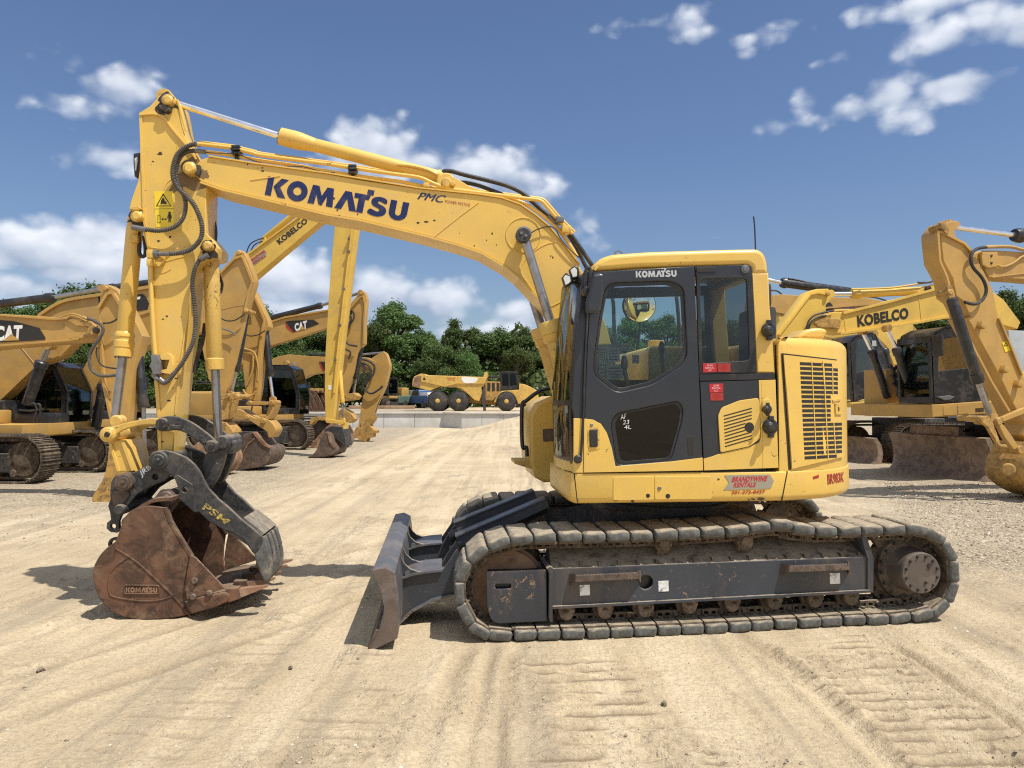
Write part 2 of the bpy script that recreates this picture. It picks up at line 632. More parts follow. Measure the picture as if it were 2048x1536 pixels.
def worn(name, base, rough=.45, var=.12, dirt=None, dirt_amt=.35, dirt_scale=3.0, chips=None, chip_amt=.62, coat=0.0,
         metal=0.0, bmp=.08, bscale=40, streak=False, spec=.5, mottle=None, mscale=9.0, mamt=.7, settle=None):
    m, T, p = new_mat(name)
    c = coords(T)
    n = T.noise(c, 1.7, 5, .6, .4)
    col = T.mix(T.smooth(n, .3, .7), tuple(x * (1 - var) for x in base), tuple(min(1, x * (1 + var)) for x in base))
    r = T.m('ADD', T.m('MULTIPLY', T.noise(c, 6, 5, .6), .3), rough - .15)
    if dirt:
        cc = c
        if streak:
            mp = T.n.new('ShaderNodeMapping'); T.l.new(c, mp.inputs[0]); mp.inputs['Scale'].default_value = (1, 1, .3); cc = mp.outputs[0]
        dn = T.noise(cc, dirt_scale, 9, .66, .5)
        dm = T.m('MULTIPLY', T.smooth(dn, .46, .72), dirt_amt)
        col = T.mix(dm, col, dirt)
        r = T.m('ADD', r, T.m('MULTIPLY', dm, .35), clamp=True)
    if mottle:
        mn = T.noise(c, mscale, 10, .72, .8)
        mm_ = T.m('MULTIPLY', T.smooth(mn, .44, .60), mamt)
        col = T.mix(mm_, col, mottle)
        r = T.m('ADD', r, T.m('MULTIPLY', mm_, .2), clamp=True)
    if chips:
        cn = T.noise(c, 24, 7, .7, 1.2)
        cl = T.noise(c, 1.9, 3, .5)
        cm = T.m('MULTIPLY', T.smooth(cn, chip_amt, chip_amt + .03), T.smooth(cl, .44, .56))
        col = T.mix(cm, col, chips)
        r = T.m('ADD', r, T.m('MULTIPLY', cm, .3), clamp=True)
    if settle:
        gn = T.n.new('ShaderNodeNewGeometry'); sz = T.n.new('ShaderNodeSeparateXYZ'); T.l.new(gn.outputs['Normal'], sz.inputs[0])
        up = T.m('MULTIPLY', T.smooth(sz.outputs[2], .25, .85), T.smooth(T.noise(c, 10, 8, .7, .5), .30, .58))
        col = T.mix(T.m('MULTIPLY', up, settle), col, (.40, .325, .225))
        r = T.m('ADD', r, T.m('MULTIPLY', up, .4), clamp=True)
    T.put(p.inputs['Base Color'], col); T.put(p.inputs['Roughness'], r)
    p.inputs['Metallic'].default_value = metal
    p.inputs['Coat Weight'].default_value = coat
    p.inputs['Coat Roughness'].default_value = .18
    p.inputs['Specular IOR Level'].default_value = spec
    bump(T, p, T.noise(c, bscale, 5, .6), bmp, .01)
    return m


DUST = (.46, .36, .235)
M = {}
M['yellow'] = worn('machine_yellow_paint', (.70, .455, .090), .40, .05, (.56, .38, .15), .34, 2.2, (.06, .03, .015), .638, coat=.25, bmp=.03, bscale=14, mottle=(.62, .37, .10), mscale=1.3, mamt=.22)
M['yellow_worn'] = worn('worn_yellow_paint', (.67, .425, .085), .48, .09, (.36, .24, .11), .45, 3.5, (.05, .03, .02), .60, coat=.1, bmp=.05, bscale=20, mottle=(.30, .19, .08), mscale=6.0, mamt=.35, settle=.25)
M['gold'] = worn('golden_yellow_paint', (.47, .275, .066), .5, .10, (.34, .25, .14), .4, 2.0, (.06, .04, .02), .68, coat=.1, bmp=.04, bscale=14, mottle=(.34, .22, .09), mscale=3.0, mamt=.28)
M['gold_dirty'] = worn('dirty_golden_paint', (.50, .29, .07), .6, .12, (.25, .17, .09), .7, 3.0, (.05, .03, .02), .58, bmp=.1, mottle=(.12, .075, .035), mscale=7.0, mamt=.55)
M['lemon'] = worn('lemon_yellow_paint', (.66, .43, .075), .5, .07, (.4, .28, .12), .35, 2.0, (.08, .05, .02), .68, coat=.1, bmp=.04, bscale=14)
M['charcoal'] = worn('charcoal_paint', (.013, .0165, .024), .42, .12, (.13, .12, .10), .09, 2.6, None, coat=.35, bmp=.03, bscale=12)
M['dark_steel'] = worn('dark_painted_steel', (.023, .025, .029), .5, .2, (.17, .14, .10), .5, 5.0, (.26, .17, .10), .60, bmp=.15, bscale=30, mottle=(.085, .078, .066), mscale=22.0, mamt=.5, settle=.45)
M['frame_steel'] = worn('track_frame_steel', (.034, .040, .051), .44, .2, (.17, .12, .075), .38, 3.4, (.28, .17, .10), .62, coat=.15, bmp=.12, streak=True, settle=.7)
M['dusty_steel'] = worn('dust_caked_steel', (.13, .098, .068), .85, .3, (.27, .205, .14), .85, 6.0, None, bmp=.6, bscale=34, mottle=(.05, .037, .026), mscale=12.0, mamt=.8, settle=.8)
M['rust'] = worn('rusty_bucket_steel', (.135, .066, .037), .72, .4, (.25, .17, .105), .85, 4.0, (.07, .035, .02), .66, bmp=.3, bscale=26, metal=.1, mottle=(.045, .026, .018), mscale=7.0, mamt=.75, settle=.35)
M['rust_light'] = worn('light_rusty_steel', (.33, .20, .115), .7, .25, (.18, .09, .05), .75, 5.0, None, bmp=.3, bscale=26, mottle=(.12, .06, .035), mscale=6.0, mamt=.7)
M['rust_brown'] = worn('brown_scoured_steel', (.135, .095, .072), .62, .25, (.24, .17, .12), .7, 3.0, (.06, .04, .03), .58, bmp=.2, bscale=26, metal=.15, mottle=(.055, .04, .03), mscale=8.0, mamt=.7)
M['blade'] = worn('scoured_blade_steel', (.15, .15, .16), .42, .2, (.28, .24, .18), .5, 4, (.15, .06, .03), .56, bmp=.12, metal=.35)
M['rubber'] = worn('weathered_rubber', (.125, .125, .115), .8, .2, (.36, .33, .25), .95, 5.0, None, bmp=.45, bscale=45, spec=.3, mottle=(.06, .06, .056), mscale=13.0, mamt=.55, settle=.85)
M['tyre'] = worn('dusty_tyre_rubber', (.045, .043, .04), .85, .2, (.2, .17, .13), .5, 2, None, bmp=.2, spec=.3)
M['hose'] = worn('black_hose', (.022, .022, .024), .5, .2, (.18, .15, .12), .35, 8, None, bmp=.1)
M['hose_grey'] = worn('grey_hose_guard', (.075, .068, .06), .6, .2, (.22, .19, .15), .5, 12, None, bmp=.1)
M['black'] = worn('black_plastic', (.011, .011, .013), .42, .1, (.12, .10, .08), .25, 4, None, coat=.2)
M['black_steel'] = worn('black_painted_steel', (.013, .013, .015), .4, .1, (.16, .13, .10), .35, 5, (.2, .15, .1), .66, coat=.2)
M['chrome'] = worn('bright_chrome', (.86, .86, .88), .22, .05, (.35, .28, .2), .25, 10, None, metal=1.0, bmp=.02)
M['chrome_dirty'] = worn('dirty_chrome', (.33, .33, .34), .27, .12, (.14, .11, .09), .6, 7, None, metal=.85, bmp=.05)
M['zinc'] = worn('grey_fittings', (.20, .20, .205), .45, .2, (.12, .09, .06), .5, 14, None, metal=.6)
M['red_brown'] = worn('dark_red_lettering', (.33, .03, .02), .5, .1)
M['red'] = worn('red_sticker', (.46, .018, .022), .4, .1)
M['pink'] = worn('pink_print', (.75, .42, .42), .5, .1)
M['navy'] = worn('navy_lettering', (.006, .014, .085), .4, .1, DUST, .1, 6)
M['silver'] = worn('silver_lettering', (.45, .47, .49), .4, .05)
M['white'] = worn('white_paint', (.78, .78, .75), .5, .05, (.5, .45, .36), .4, 5)
M['label_yellow'] = worn('yellow_sticker', (.82, .60, .03), .4, .05)
M['ink'] = worn('black_print', (.02, .018, .015), .5, .1)
M['greige'] = worn('grey_striped_sticker', (.30, .27, .20), .5, .1)
M['grey_plastic'] = worn('grey_interior_plastic', (.06, .063, .066), .6, .1)
M['seat'] = worn('seat_cloth', (.05, .05, .055), .9, .2, bmp=.2)
M['light_grey'] = worn('light_grey_plastic', (.36, .38, .38), .5, .1)
M['blue'] = worn('blue_paint', (.04, .085, .22), .4, .1)
M['green_paint'] = worn('dull_green_paint', (.09, .14, .11), .5, .1)
M['blade_brown'] = worn('brown_blade_steel', (.27, .19, .13), .65, .25, (.30, .22, .16), .6, 3.0, None, bmp=.2, mottle=(.10, .065, .05), mscale=5.0, mamt=.6)
M['wood'] = worn('weathered_timber', (.34, .22, .13), .8, .2, (.2, .14, .09), .6, 5)
M['bark'] = worn('tree_bark', (.11, .085, .06), .9, .3, (.06, .05, .035), .6, 8, bmp=.6, bscale=14)
M['rust_edge'] = worn('rust_streaked_blade_edge', (.125, .09, .07), .65, .3, (.22, .19, .16), .8, 5.0, None, bmp=.3)
M['rust_tooth'] = worn('orange_rusty_steel', (.20, .105, .06), .7, .25, (.4, .3, .2), .6, 6.0, None, bmp=.3)
M['tine'] = worn('dusty_grey_steel', (.11, .108, .10), .6, .25, (.34, .28, .20), .8, 5.0, None, bmp=.25, mottle=(.05, .048, .045), mscale=16.0, mamt=.6, settle=.5)
M['guard_blue'] = worn('blue_grey_steel', (.05, .055, .068), .38, .15, (.15, .13, .1), .4, 4.0, None, coat=.2)
M['decal'] = worn('pale_instruction_decal', (.42, .45, .45), .5, .05)
M['joint'] = worn('wall_joint', (.25, .24, .22), .9, .1)
M['scratched'] = worn('scratched_yellow_paint', (.66, .43, .095), .45, .08, (.40, .27, .13), .4, 4.0, (.045, .03, .02), .575, coat=.1, bmp=.05, mottle=(.34, .22, .10), mscale=5.0, mamt=.3)
M['grease'] = worn('old_dark_grease', (.028, .020, .014), .55, .3, (.12, .08, .05), .5, 12.0, None, bmp=.4, bscale=60)
M['grime'] = worn('brown_grime', (.20, .125, .05), .7, .3, (.30, .19, .08), .5, 12.0, None)
M['idler'] = worn('rusty_idler_steel', (.20, .115, .06), .7, .3, (.09, .06, .04), .7, 4.0, None, bmp=.2, mottle=(.07, .045, .03), mscale=6.0, mamt=.5)
M['worn_chips'] = worn('worn_yellow_lettering', (.62, .46, .10), .6, .2, (.05, .05, .05), .9, 30.0, None, mottle=(.04, .042, .046), mscale=26.0, mamt=.95)
M['concrete'] = worn('weathered_concrete', (.52, .51, .48), .85, .08, (.33, .31, .27), .5, .7, None, bmp=.2, bscale=12, streak=True)


def glass(name, tint, alpha, rough=.03, cap=1.0):
    """thin pane: transparent with a surface reflection"""
    m = bpy.data.materials.new(name); m.use_nodes = True
    t = m.node_tree; t.nodes.clear(); T = NT(t)
    out = t.nodes.new('ShaderNodeOutputMaterial')
    tr = t.nodes.new('ShaderNodeBsdfTransparent'); tr.inputs[0].default_value = (*tint, 1)
    gl = t.nodes.new('ShaderNodeBsdfGlossy'); gl.inputs['Roughness'].default_value = rough
    gl.inputs[0].default_value = (.9, .93, .95, 1)
    fr_ = t.nodes.new('ShaderNodeFresnel'); fr_.inputs[0].default_value = 1.5
    fac = T.m('ADD', T.m('MULTIPLY', fr_.outputs[0], .75), alpha, clamp=True)
    fac = T.m('MINIMUM', fac, cap)
    mx = t.nodes.new('ShaderNodeMixShader')
    t.links.new(fac, mx.inputs[0]); t.links.new(tr.outputs[0], mx.inputs[1]); t.links.new(gl.outputs[0], mx.inputs[2])
    t.links.new(mx.outputs[0], out.inputs[0])
    return m


M['glass'] = glass('clear_cab_glass', (.84, .90, .90), .0)
M['glass_mid'] = glass('rear_cab_glass', (.42, .47, .46), .01)
M['windscreen'] = glass('tinted_windscreen', (.42, .46, .42), .02, .04, .30)
M['glass_dark'] = glass('smoked_cab_glass', (.10, .12, .12), .0)
mm, TT, pp = new_mat('mirror_glass'); pp.inputs['Base Color'].default_value = (.8, .8, .78, 1); pp.inputs['Metallic'].default_value = 1
pp.inputs['Roughness'].default_value = .04; M['mirror'] = mm
mm, TT, pp = new_mat('lamp_lens'); pp.inputs['Base Color'].default_value = (.65, .66, .64, 1); pp.inputs['Roughness'].default_value = .12
pp.inputs['Coat Weight'].default_value = .8; M['lens'] = mm


def leaf_mat(name, a, b):
    m, T, p = new_mat(name)
    g = T.n.new('ShaderNodeNewGeometry')
    oi = T.n.new('ShaderNodeObjectInfo')
    ob = coords(T)
    n = T.noise(ob, .55, 3, .5)
    rnd = T.m('ADD', T.m('MULTIPLY', g.outputs['Random Per Island'], .55), T.m('MULTIPLY', n, .5))
    col = T.mix(rnd, a, b)
    hv = T.n.new('ShaderNodeHueSaturation')
    T.put(hv.inputs['Hue'], T.m('ADD', T.m('MULTIPLY', oi.outputs['Random'], .05), .475))
    T.put(hv.inputs['Value'], T.m('ADD', T.m('MULTIPLY', oi.outputs['Random'], .5), .75))
    T.put(hv.inputs['Color'], col)
    T.put(p.inputs['Base Color'], hv.outputs[0])
    p.inputs['Roughness'].default_value = .6
    p.inputs['Specular IOR Level'].default_value = .3
    tr = T.n.new('ShaderNodeBsdfTranslucent'); T.l.new(hv.outputs[0], tr.inputs[0])
    mx = T.n.new('ShaderNodeMixShader'); mx.inputs[0].default_value = .40
    T.l.new(p.outputs[0], mx.inputs[1]); T.l.new(tr.outputs[0], mx.inputs[2])
    out = [x for x in T.n if x.type == 'OUTPUT_MATERIAL'][0]
    T.l.new(mx.outputs[0], out.inputs[0])
    return m


M['leaf'] = leaf_mat('summer_leaves', (.052, .092, .026), (.16, .235, .070))

# ------------------------------------------------------------------ ground sheet
def ground_material():
    m, T, p = new_mat('packed_sandy_yard')
    c = coords(T)
    s = T.n.new('ShaderNodeSeparateXYZ'); T.l.new(c, s.inputs[0])
    x, y = s.outputs[0], s.outputs[1]
    big = T.noise(c, .22, 4, .55, .3)
    med = T.noise(c, 1.3, 6, .6, .4)
    fine = T.noise(c, 38, 6, .7)
    grit = T.noise(c, 140, 3, .7)
    sand = T.mix(T.smooth(big, .35, .65), (.54, .425, .272), (.65, .53, .352))
    sand = T.mix(T.m('MULTIPLY', T.smooth(med, .35, .7), .45), sand, (.40, .31, .19))
    # long wheel streaks running away from the camera to the upper right
    mp = T.n.new('ShaderNodeMapping'); T.l.new(c, mp.inputs[0])
    mp.inputs['Rotation'].default_value = (0, 0, math.radians(-20)); mp.inputs['Scale'].default_value = (1.7, .05, 1)
    st = T.noise(mp.outputs[0], 1.6, 6, .62, .25)
    sand = T.mix(T.m('MULTIPLY', T.smooth(st, .48, .66), .65), sand, (.68, .56, .385))
    sand = T.mix(T.m('MULTIPLY', T.smooth(st, .5, .34), .62), sand, (.35, .285, .205))
    # gravel zones: behind the machine on the right, and the row of machines on the left
    edge = T.m('MULTIPLY', T.m('SUBTRACT', med, .5), 2.6)
    gr = T.m('ADD', T.m('SUBTRACT', T.m('MULTIPLY', x, .9), T.m('MULTIPLY', T.m('SUBTRACT', y, 8.2), .30)), T.m('MULTIPLY', edge, 1.2))
    right = T.m('MULTIPLY', T.smooth(gr, 2.9, 4.8), T.smooth(T.m('ADD', y, edge), 5.6, 8.2))
    gl = T.m('ADD', T.m('ADD', x, T.m('MULTIPLY', y, .02)), edge)
    left = T.m('MULTIPLY', T.smooth(gl, -3.3, -5.2), T.smooth(T.m('ADD', y, edge), 9.5, 13.0))
    gv = T.m('MAXIMUM', right, left)
    # gravelly speckle patches in the foreground
    pt = T.noise(c, .8, 7, .7, .7)
    mp2 = T.n.new('ShaderNodeMapping'); T.l.new(c, mp2.inputs[0]); mp2.inputs['Rotation'].default_value = (0, 0, math.radians(-22)); mp2.inputs['Scale'].default_value = (1, .3, 1)
    pt2 = T.noise(mp2.outputs[0], 1.1, 6, .72, .5)
    patch = T.m('MULTIPLY', T.smooth(pt2, .555, .64), .85)
    gv = T.m('MAXIMUM', gv, patch)
    vor = T.n.new('ShaderNodeTexVoronoi'); T.l.new(c, vor.inputs['Vector']); vor.inputs['Scale'].default_value = 26
    vr = T.n.new('ShaderNodeSeparateColor'); T.l.new(vor.outputs['Color'], vr.inputs[0])
    grav = T.ramp(vr.outputs[0], [(0, (.22, .18, .135)), (.45, (.35, .29, .21)), (.8, (.48, .405, .30)), (1, (.68, .61, .50))])
    speck = T.smooth(vr.outputs[1], .45, .75)
    grav = T.mix(T.m('SUBTRACT', 1.0, speck), grav, T.mix(.5, sand, (.31, .27, .20)))
    vor2 = T.n.new('ShaderNodeTexVoronoi'); T.l.new(c, vor2.inputs['Vector']); vor2.inputs['Scale'].default_value = 60
    vr2 = T.n.new('ShaderNodeSeparateColor'); T.l.new(vor2.outputs['Color'], vr2.inputs[0])
    sp = T.m('MULTIPLY', T.smooth(vr2.outputs[0], .955, .97), T.smooth(vor2.outputs['Distance'], .45, .3))
    col = T.mix(gv, sand, grav)
    col = T.mix(T.m('MULTIPLY', sp, .7), col, T.mix(vr2.outputs[1], (.16, .13, .1), (.72, .68, .6)))
    col = T.mix(T.m('MULTIPLY', T.smooth(fine, .42, .66), .5), col, (.30, .24, .165))
    col = T.mix(T.m('MULTIPLY', T.smooth(grit, .55, .8), .3), col, (.70, .60, .45))
    at = T.n.new('ShaderNodeAttribute'); at.attribute_name = 'soil_shade'  # groove shade painted into the ground colour, along with darker pressed earth
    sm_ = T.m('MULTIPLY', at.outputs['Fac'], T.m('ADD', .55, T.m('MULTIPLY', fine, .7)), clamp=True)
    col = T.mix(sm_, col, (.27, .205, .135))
    T.put(p.inputs['Base Color'], col)
    p.inputs['Roughness'].default_value = .95
    p.inputs['Specular IOR Level'].default_value = .15
    h = T.m('ADD', T.m('MULTIPLY', fine, .5), T.m('MULTIPLY', T.noise(c, 11, 6, .65), .9))
    h = T.m('ADD', h, T.m('MULTIPLY', T.m('MULTIPLY', gv, T.m('SUBTRACT', 1.0, vor.outputs['Distance'])), 1.0))
    h = T.m('ADD', h, T.m('MULTIPLY', grit, .22))
    bump(T, p, h, 1.0, .028)
    return m


M['ground'] = ground_material()


def vnoise(x, y, seed=0):
    """cheap value noise on arrays"""
    xi = np.floor(x).astype(np.int64); yi = np.floor(y).astype(np.int64)
    fx = x - xi; fy = y - yi
    fx = fx * fx * (3 - 2 * fx); fy = fy * fy * (3 - 2 * fy)
    def h(a, b):
        n = (a * 374761393 + b * 668265263 + seed * 974711) & 0x7fffffff
        n = ((n ^ (n >> 13)) * 1274126177) & 0x7fffffff
        return ((n ^ (n >> 16)) & 0xffff) / 65535.0
    return (h(xi, yi) * (1 - fx) + h(xi + 1, yi) * fx) * (1 - fy) + (h(xi, yi + 1) * (1 - fx) + h(xi + 1, yi + 1) * fx) * fy


def fbm(x, y, o=4, seed=0):
    r = 0; a = .5
    for k in range(o):
        r = r + a * vnoise(x * 2 ** k, y * 2 ** k, seed + k * 17); a *= .5
    return r


def sstep(x, a, b):
    t = np.clip((x - a) / (b - a), 0, 1)
    return t * t * (3 - 2 * t)


WALL_Y = 45.0
def terrain(x, y):
    z = 0.05 * sstep(x, 0.2, 3.4) * sstep(y, 3.0, 5.0)
    rightramp = sstep(x, -3.0, 1.2)
    start = 44.85 + 1.5 * np.clip((-3.0 - x) / 1.2, 0, 1)
    up = sstep(y - start, 0.0, 0.35)
    ramp = sstep(y, 24, 50)
    z = z + 0.90 * (up * (1 - rightramp) + ramp * rightramp)
    z = z + 3.0 * sstep(y, 130, 420)
    return z


SOIL_SHADE = [None]  # mask of painted groove shade and darker earth, filled by relief()


def relief(x, y):
    """small relief in the near ground: ruts, cleat prints, crumbs"""
    z = (fbm(x * 1.1, y * 1.1, 4, 3) - .47) * .026 + (fbm(x * 9, y * 9, 3, 9) - .45) * .014 + (fbm(x * 26, y * 26, 2, 12) - .45) * .007
    cr_ = fbm(x * 22, y * 22, 3, 21)
    patch = sstep(fbm(x * 1.7, y * 1.7, 3, 31), .50, .62)
    z = z + patch * np.clip(cr_ - .47, 0, 1) * .11
    soil_shade = patch * .25
    # strips of track prints: start, direction, half width, pitch, amplitude
    for (x0, y0, x1, y1, hw, pitch, amp, sd) in [
            (.45, 2.6, .35, 5.1, .42, .16, .030, 1), (2.22, 3.0, 2.12, 5.5, .38, .12, .030, 2), (1.15, 2.9, 1.1, 4.7, .24, .10, .018, 7), (-.9, 2.8, -.75, 5.4, .30, .2, .010, 5),
            (-3.2, 4.5, -.3, 16., .33, .16, .009, 3), (-1.9, 2.8, -1.5, 8., .3, .2, .008, 4)]:
        dx, dy = x1 - x0, y1 - y0; L = math.hypot(dx, dy); dx /= L; dy /= L
        s = (x - x0) * dx + (y - y0) * dy; w = -(x - x0) * dy + (y - y0) * dx
        w = w + (fbm(x * 2, y * 2, 2, 50 + sd) - .5) * .2
        ph = s / pitch + (fbm(x * 1.5, y * 1.5, 2, 60 + sd) - .5) * 1.0
        fr_ = ph - np.floor(ph)
        ridge = np.clip((fr_ - .2) / .14, 0, 1) * np.clip((1.0 - fr_) / .60, 0, 1) ** 1.3
        msk = sstep(-np.abs(w), -hw, -hw * .86) * sstep(fbm(x * 1.6, y * 1.6, 4, 70 + sd), .30, .46) * sstep(s, 0, .3) * sstep(-s, -L, -L + .3)
        crumb = .25 + 1.6 * fbm(x * 17, y * 30, 3, 80 + sd)
        z = z + ridge * msk * amp * crumb + msk * (fbm(x * 40, y * 40, 2, 90 + sd) - .4) * .012
        soil_shade = np.maximum(soil_shade, msk * np.exp(-((fr_ - .10) / .13) ** 2) * sstep(fbm(x * 5, y * 9, 3, 95 + sd), .26, .46) * min(1.0, amp / .02) * 1.3)  # dark line at each cleat ridge: shade put into the colour
        z = z + np.exp(-((np.abs(w) - hw) / .03) ** 2) * .010 * sstep(s, 0, .3) * sstep(-s, -L, -L + .3)
    # tyre ruts curving across
    for (x0, k, w0, am) in [(-.35, .04, .05, .014), (-.12, .04, .04, .010), (.02, .035, .05, .013), (1.74, -.02, .05, .020), (2.62, -.02, .035, .020), (2.9, -.02, .05, .012), (-2.6, .32, .08, .016), (-3.4, .33, .07, .013), (-4.3, .35, .09, .014)]:
        xc = x0 + k * (y - 4) * 1.6 + (fbm(y * .7, y * 0 + x0, 2, 5) - .5) * .25
        z = z - 1.5 * am * np.exp(-((x - xc) / w0) ** 2) + am * .8 * np.exp(-((np.abs(x - xc) - w0 * 1.9) / (w0 * .5)) ** 2)
        soil_shade = np.maximum(soil_shade, .55 * np.exp(-((x - xc) / w0) ** 2) * sstep(fbm(x * 4, y * 1.5, 3, 99), .38, .56))  # rut bottoms darkened in the colour as well, shade and damp earth together
    SOIL_SHADE[0] = soil_shade
    # flatten under the tracks
    return z * (1 - .85 * sstep(y, 5.0, 5.3) * sstep(-y, -8.0, -7.6) * sstep(x, -.6, -.3) * sstep(-x, -3.8, -3.4))


def make_ground():
    def axis(spec):
        out = [spec[0][0]]
        for a, b, st in spec:
            n = max(1, int(round((b - a) / st)))
            out += [a + (b - a) * (i + 1) / n for i in range(n)]
        return np.array(out)
    xs = axis([(-900, -200, 100), (-200, -60, 20), (-60, -14, 1.2), (-14, -5, .12), (-5, 5, .022), (5, 12, .12), (12, 60, 1.2), (60, 200, 20), (200, 900, 100)])
    ys = axis([(-300, -20, 40), (-20, 2, 1), (2, 2.6, .1), (2.6, 5.3, .0125), (5.3, 7.4, .022), (7.4, 12, .05), (12, 30, .3), (30, 44, 2), (44, 47.5, .1), (47.5, 120, 4), (120, 1800, 70)])
    X, Y = np.meshgrid(xs, ys)
    near = sstep(-Y, -22, -16) * sstep(Y, 1.5, 2.2) * sstep(-np.abs(X), -12, -9)
    Z = terrain(X, Y) + relief(X, Y) * near
    nx, ny = len(xs), len(ys)
    co = np.stack([X, Y, Z], -1).reshape(-1, 3).astype(np.float32)
    idx = np.arange(nx * ny).reshape(ny, nx)
    q = np.stack([idx[:-1, :-1], idx[:-1, 1:], idx[1:, 1:], idx[1:, :-1]], -1).reshape(-1, 4)
    me = bpy.data.meshes.new('ground')
    me.vertices.add(len(co)); me.vertices.foreach_set('co', co.ravel())
    me.loops.add(q.size); me.loops.foreach_set('vertex_index', q.ravel().astype(np.int32))
    me.polygons.add(len(q)); me.polygons.foreach_set('loop_start', (np.arange(len(q)) * 4).astype(np.int32))
    me.polygons.foreach_set('loop_total', np.full(len(q), 4, np.int32))
    me.polygons.foreach_set('use_smooth', np.ones(len(q), bool))
    me.update(calc_edges=True)
    at = me.attributes.new('soil_shade', 'FLOAT', 'POINT'); at.data.foreach_set('value', (SOIL_SHADE[0] * near).astype(np.float32).ravel())
    me.materials.append(M['ground'])
    o = bpy.data.objects.new('ground', me); link(o)
    o['kind'] = 'structure'
    return o


make_ground()


def gz(x, y):
    return float(terrain(np.array(x * 1.0), np.array(y * 1.0)))


def scatter_stones():
    rnd = random.Random(5)
    vs, fs = [], []
    base = [(1, 0, 0), (-1, 0, 0), (0, 1, 0), (0, -1, 0), (0, 0, 1), (0, 0, -1)]
    tri = [(0, 2, 4), (2, 1, 4), (1, 3, 4), (3, 0, 4), (2, 0, 5), (1, 2, 5), (3, 1, 5), (0, 3, 5)]
    pts = []
    n = 26000
    r1, r2, r3, r4 = (np.random.RandomState(k).rand(n) for k in (1, 2, 3, 4))
    yy = 2.9 + 9 * r1 ** 1.6; xx = (r2 - .5) * 1.5 * yy
    dens = fbm(xx * 1.7, yy * 1.7, 3, 31) + .5 * (fbm(xx * 6, yy * 6, 2, 44) - .5)
    keep = r3 < .10 + .9 * sstep(dens, .47, .60)
    for x, y, q in zip(xx[keep], yy[keep], r4[keep]):
        pts.append((float(x), float(y), (.002 + .0042 * q) * (1 + 1.8 * (q * 7.3 % 1) ** 12)))
    for i in range(5200):
        y = rnd.uniform(7.5, 15); x = rnd.uniform(.42, .72) * y + 1
        pts.append((x, y, rnd.uniform(.008, .022)))
    for i in range(1500):
        y = rnd.uniform(9, 20); x = -rnd.uniform(.4, .72) * y
        pts.append((x, y, rnd.uniform(.006, .02)))
    X = np.array([p[0] for p in pts]); Y = np.array([p[1] for p in pts])
    Z = terrain(X, Y) + relief(X, Y)
    for (x, y, r), z in zip(pts, Z):
        b = len(vs)
        a = rnd.random() * 6.3; c, s = math.cos(a), math.sin(a)
        sx, sy, sz = r * rnd.uniform(.7, 1.3), r * rnd.uniform(.7, 1.3), r * rnd.uniform(.5, .8)
        for q in base:
            j = rnd.uniform(.75, 1.2)
            qx, qy, qz = q[0] * sx * j, q[1] * sy * j, q[2] * sz * j
            vs.append((x + qx * c - qy * s, y + qx * s + qy * c, z + qz + sz * .2))
        fs += [tuple(i + b for i in t) for t in tri]
    m, T, p = new_mat('mixed_gravel')
    g = T.n.new('ShaderNodeNewGeometry')
    T.put(p.inputs['Base Color'], T.ramp(g.outputs['Random Per Island'], [(0, (.17, .135, .10)), (.35, (.34, .27, .19)), (.75, (.46, .38, .27)), (1, (.62, .56, .46))]))
    p.inputs['Roughness'].default_value = .9
    o = mk('loose_gravel', None, m, (vs, fs), smooth=False)
    o['kind'] = 'stuff'; o['label'] = 'loose pebbles and gravel scattered over the sandy yard'; o['category'] = 'gravel'


scatter_stones()


def clod(x, y, r, label, seed):
    bm = bmesh.new(); bmesh.ops.create_icosphere(bm, subdivisions=3, radius=r)
    for v in bm.verts:
        n = mnoise.noise(v.co * (1.6 / r) + Vector((seed, 0, 0))) * .5 + mnoise.noise(v.co * (4 / r)) * .2
        v.co *= 1 + n
        v.co.z *= 1.1
    vs = [tuple(v.co) for v in bm.verts]; fs = [tuple(v.index for v in f.verts) for f in bm.faces]; bm.free()
    o = mk('dirt_clod', None, M['dusty_steel'], (vs, fs), smooth=False)
    o.location = (x, y, gz(x, y) + r * .6); o['label'] = label; o['category'] = 'clod'


clod(.842, 4.19, .017, 'small brown upright dirt clod on the sand in front of the tracks', 3)
clod(-2.93, 4.70, .024, 'dark crumbly dirt lump near the left edge of the sandy foreground', 9)
clod(-1.40, 4.78, .013, 'tiny dark dirt lump on the sand between the rusty bucket and the blade', 14)
# ------------------------------------------------------------------ the main excavator
FM = Frame(-0.12, 5.28, 5.3)
cA = lambda p: cr(1030, 420, 2.56, p)
cB = lambda p: cr(700, 940, 3.4133, p)
cC = lambda p: cr(1300, 940, 3.2, p)
c1 = lambda p: cr(160, 160, 3.84, p)
c2 = lambda p: cr(160, 540, 3.84, p)
c3 = lambda p: cr(160, 800, 3.072, p)
c4 = lambda p: cr(600, 280, 3.3032, p)
cD = lambda p: cr(1100, 500, 3.34, p)
cE = lambda p: cr(200, 430, 5.689, p)
one = lambda f, x, y: f([(x, y)])[0]

EX = empty('excavator', FM, 'nearest yellow excavator with charcoal cab door, rubber track pads, rusty bucket and black thumb', 'excavator')
VC = 1.245


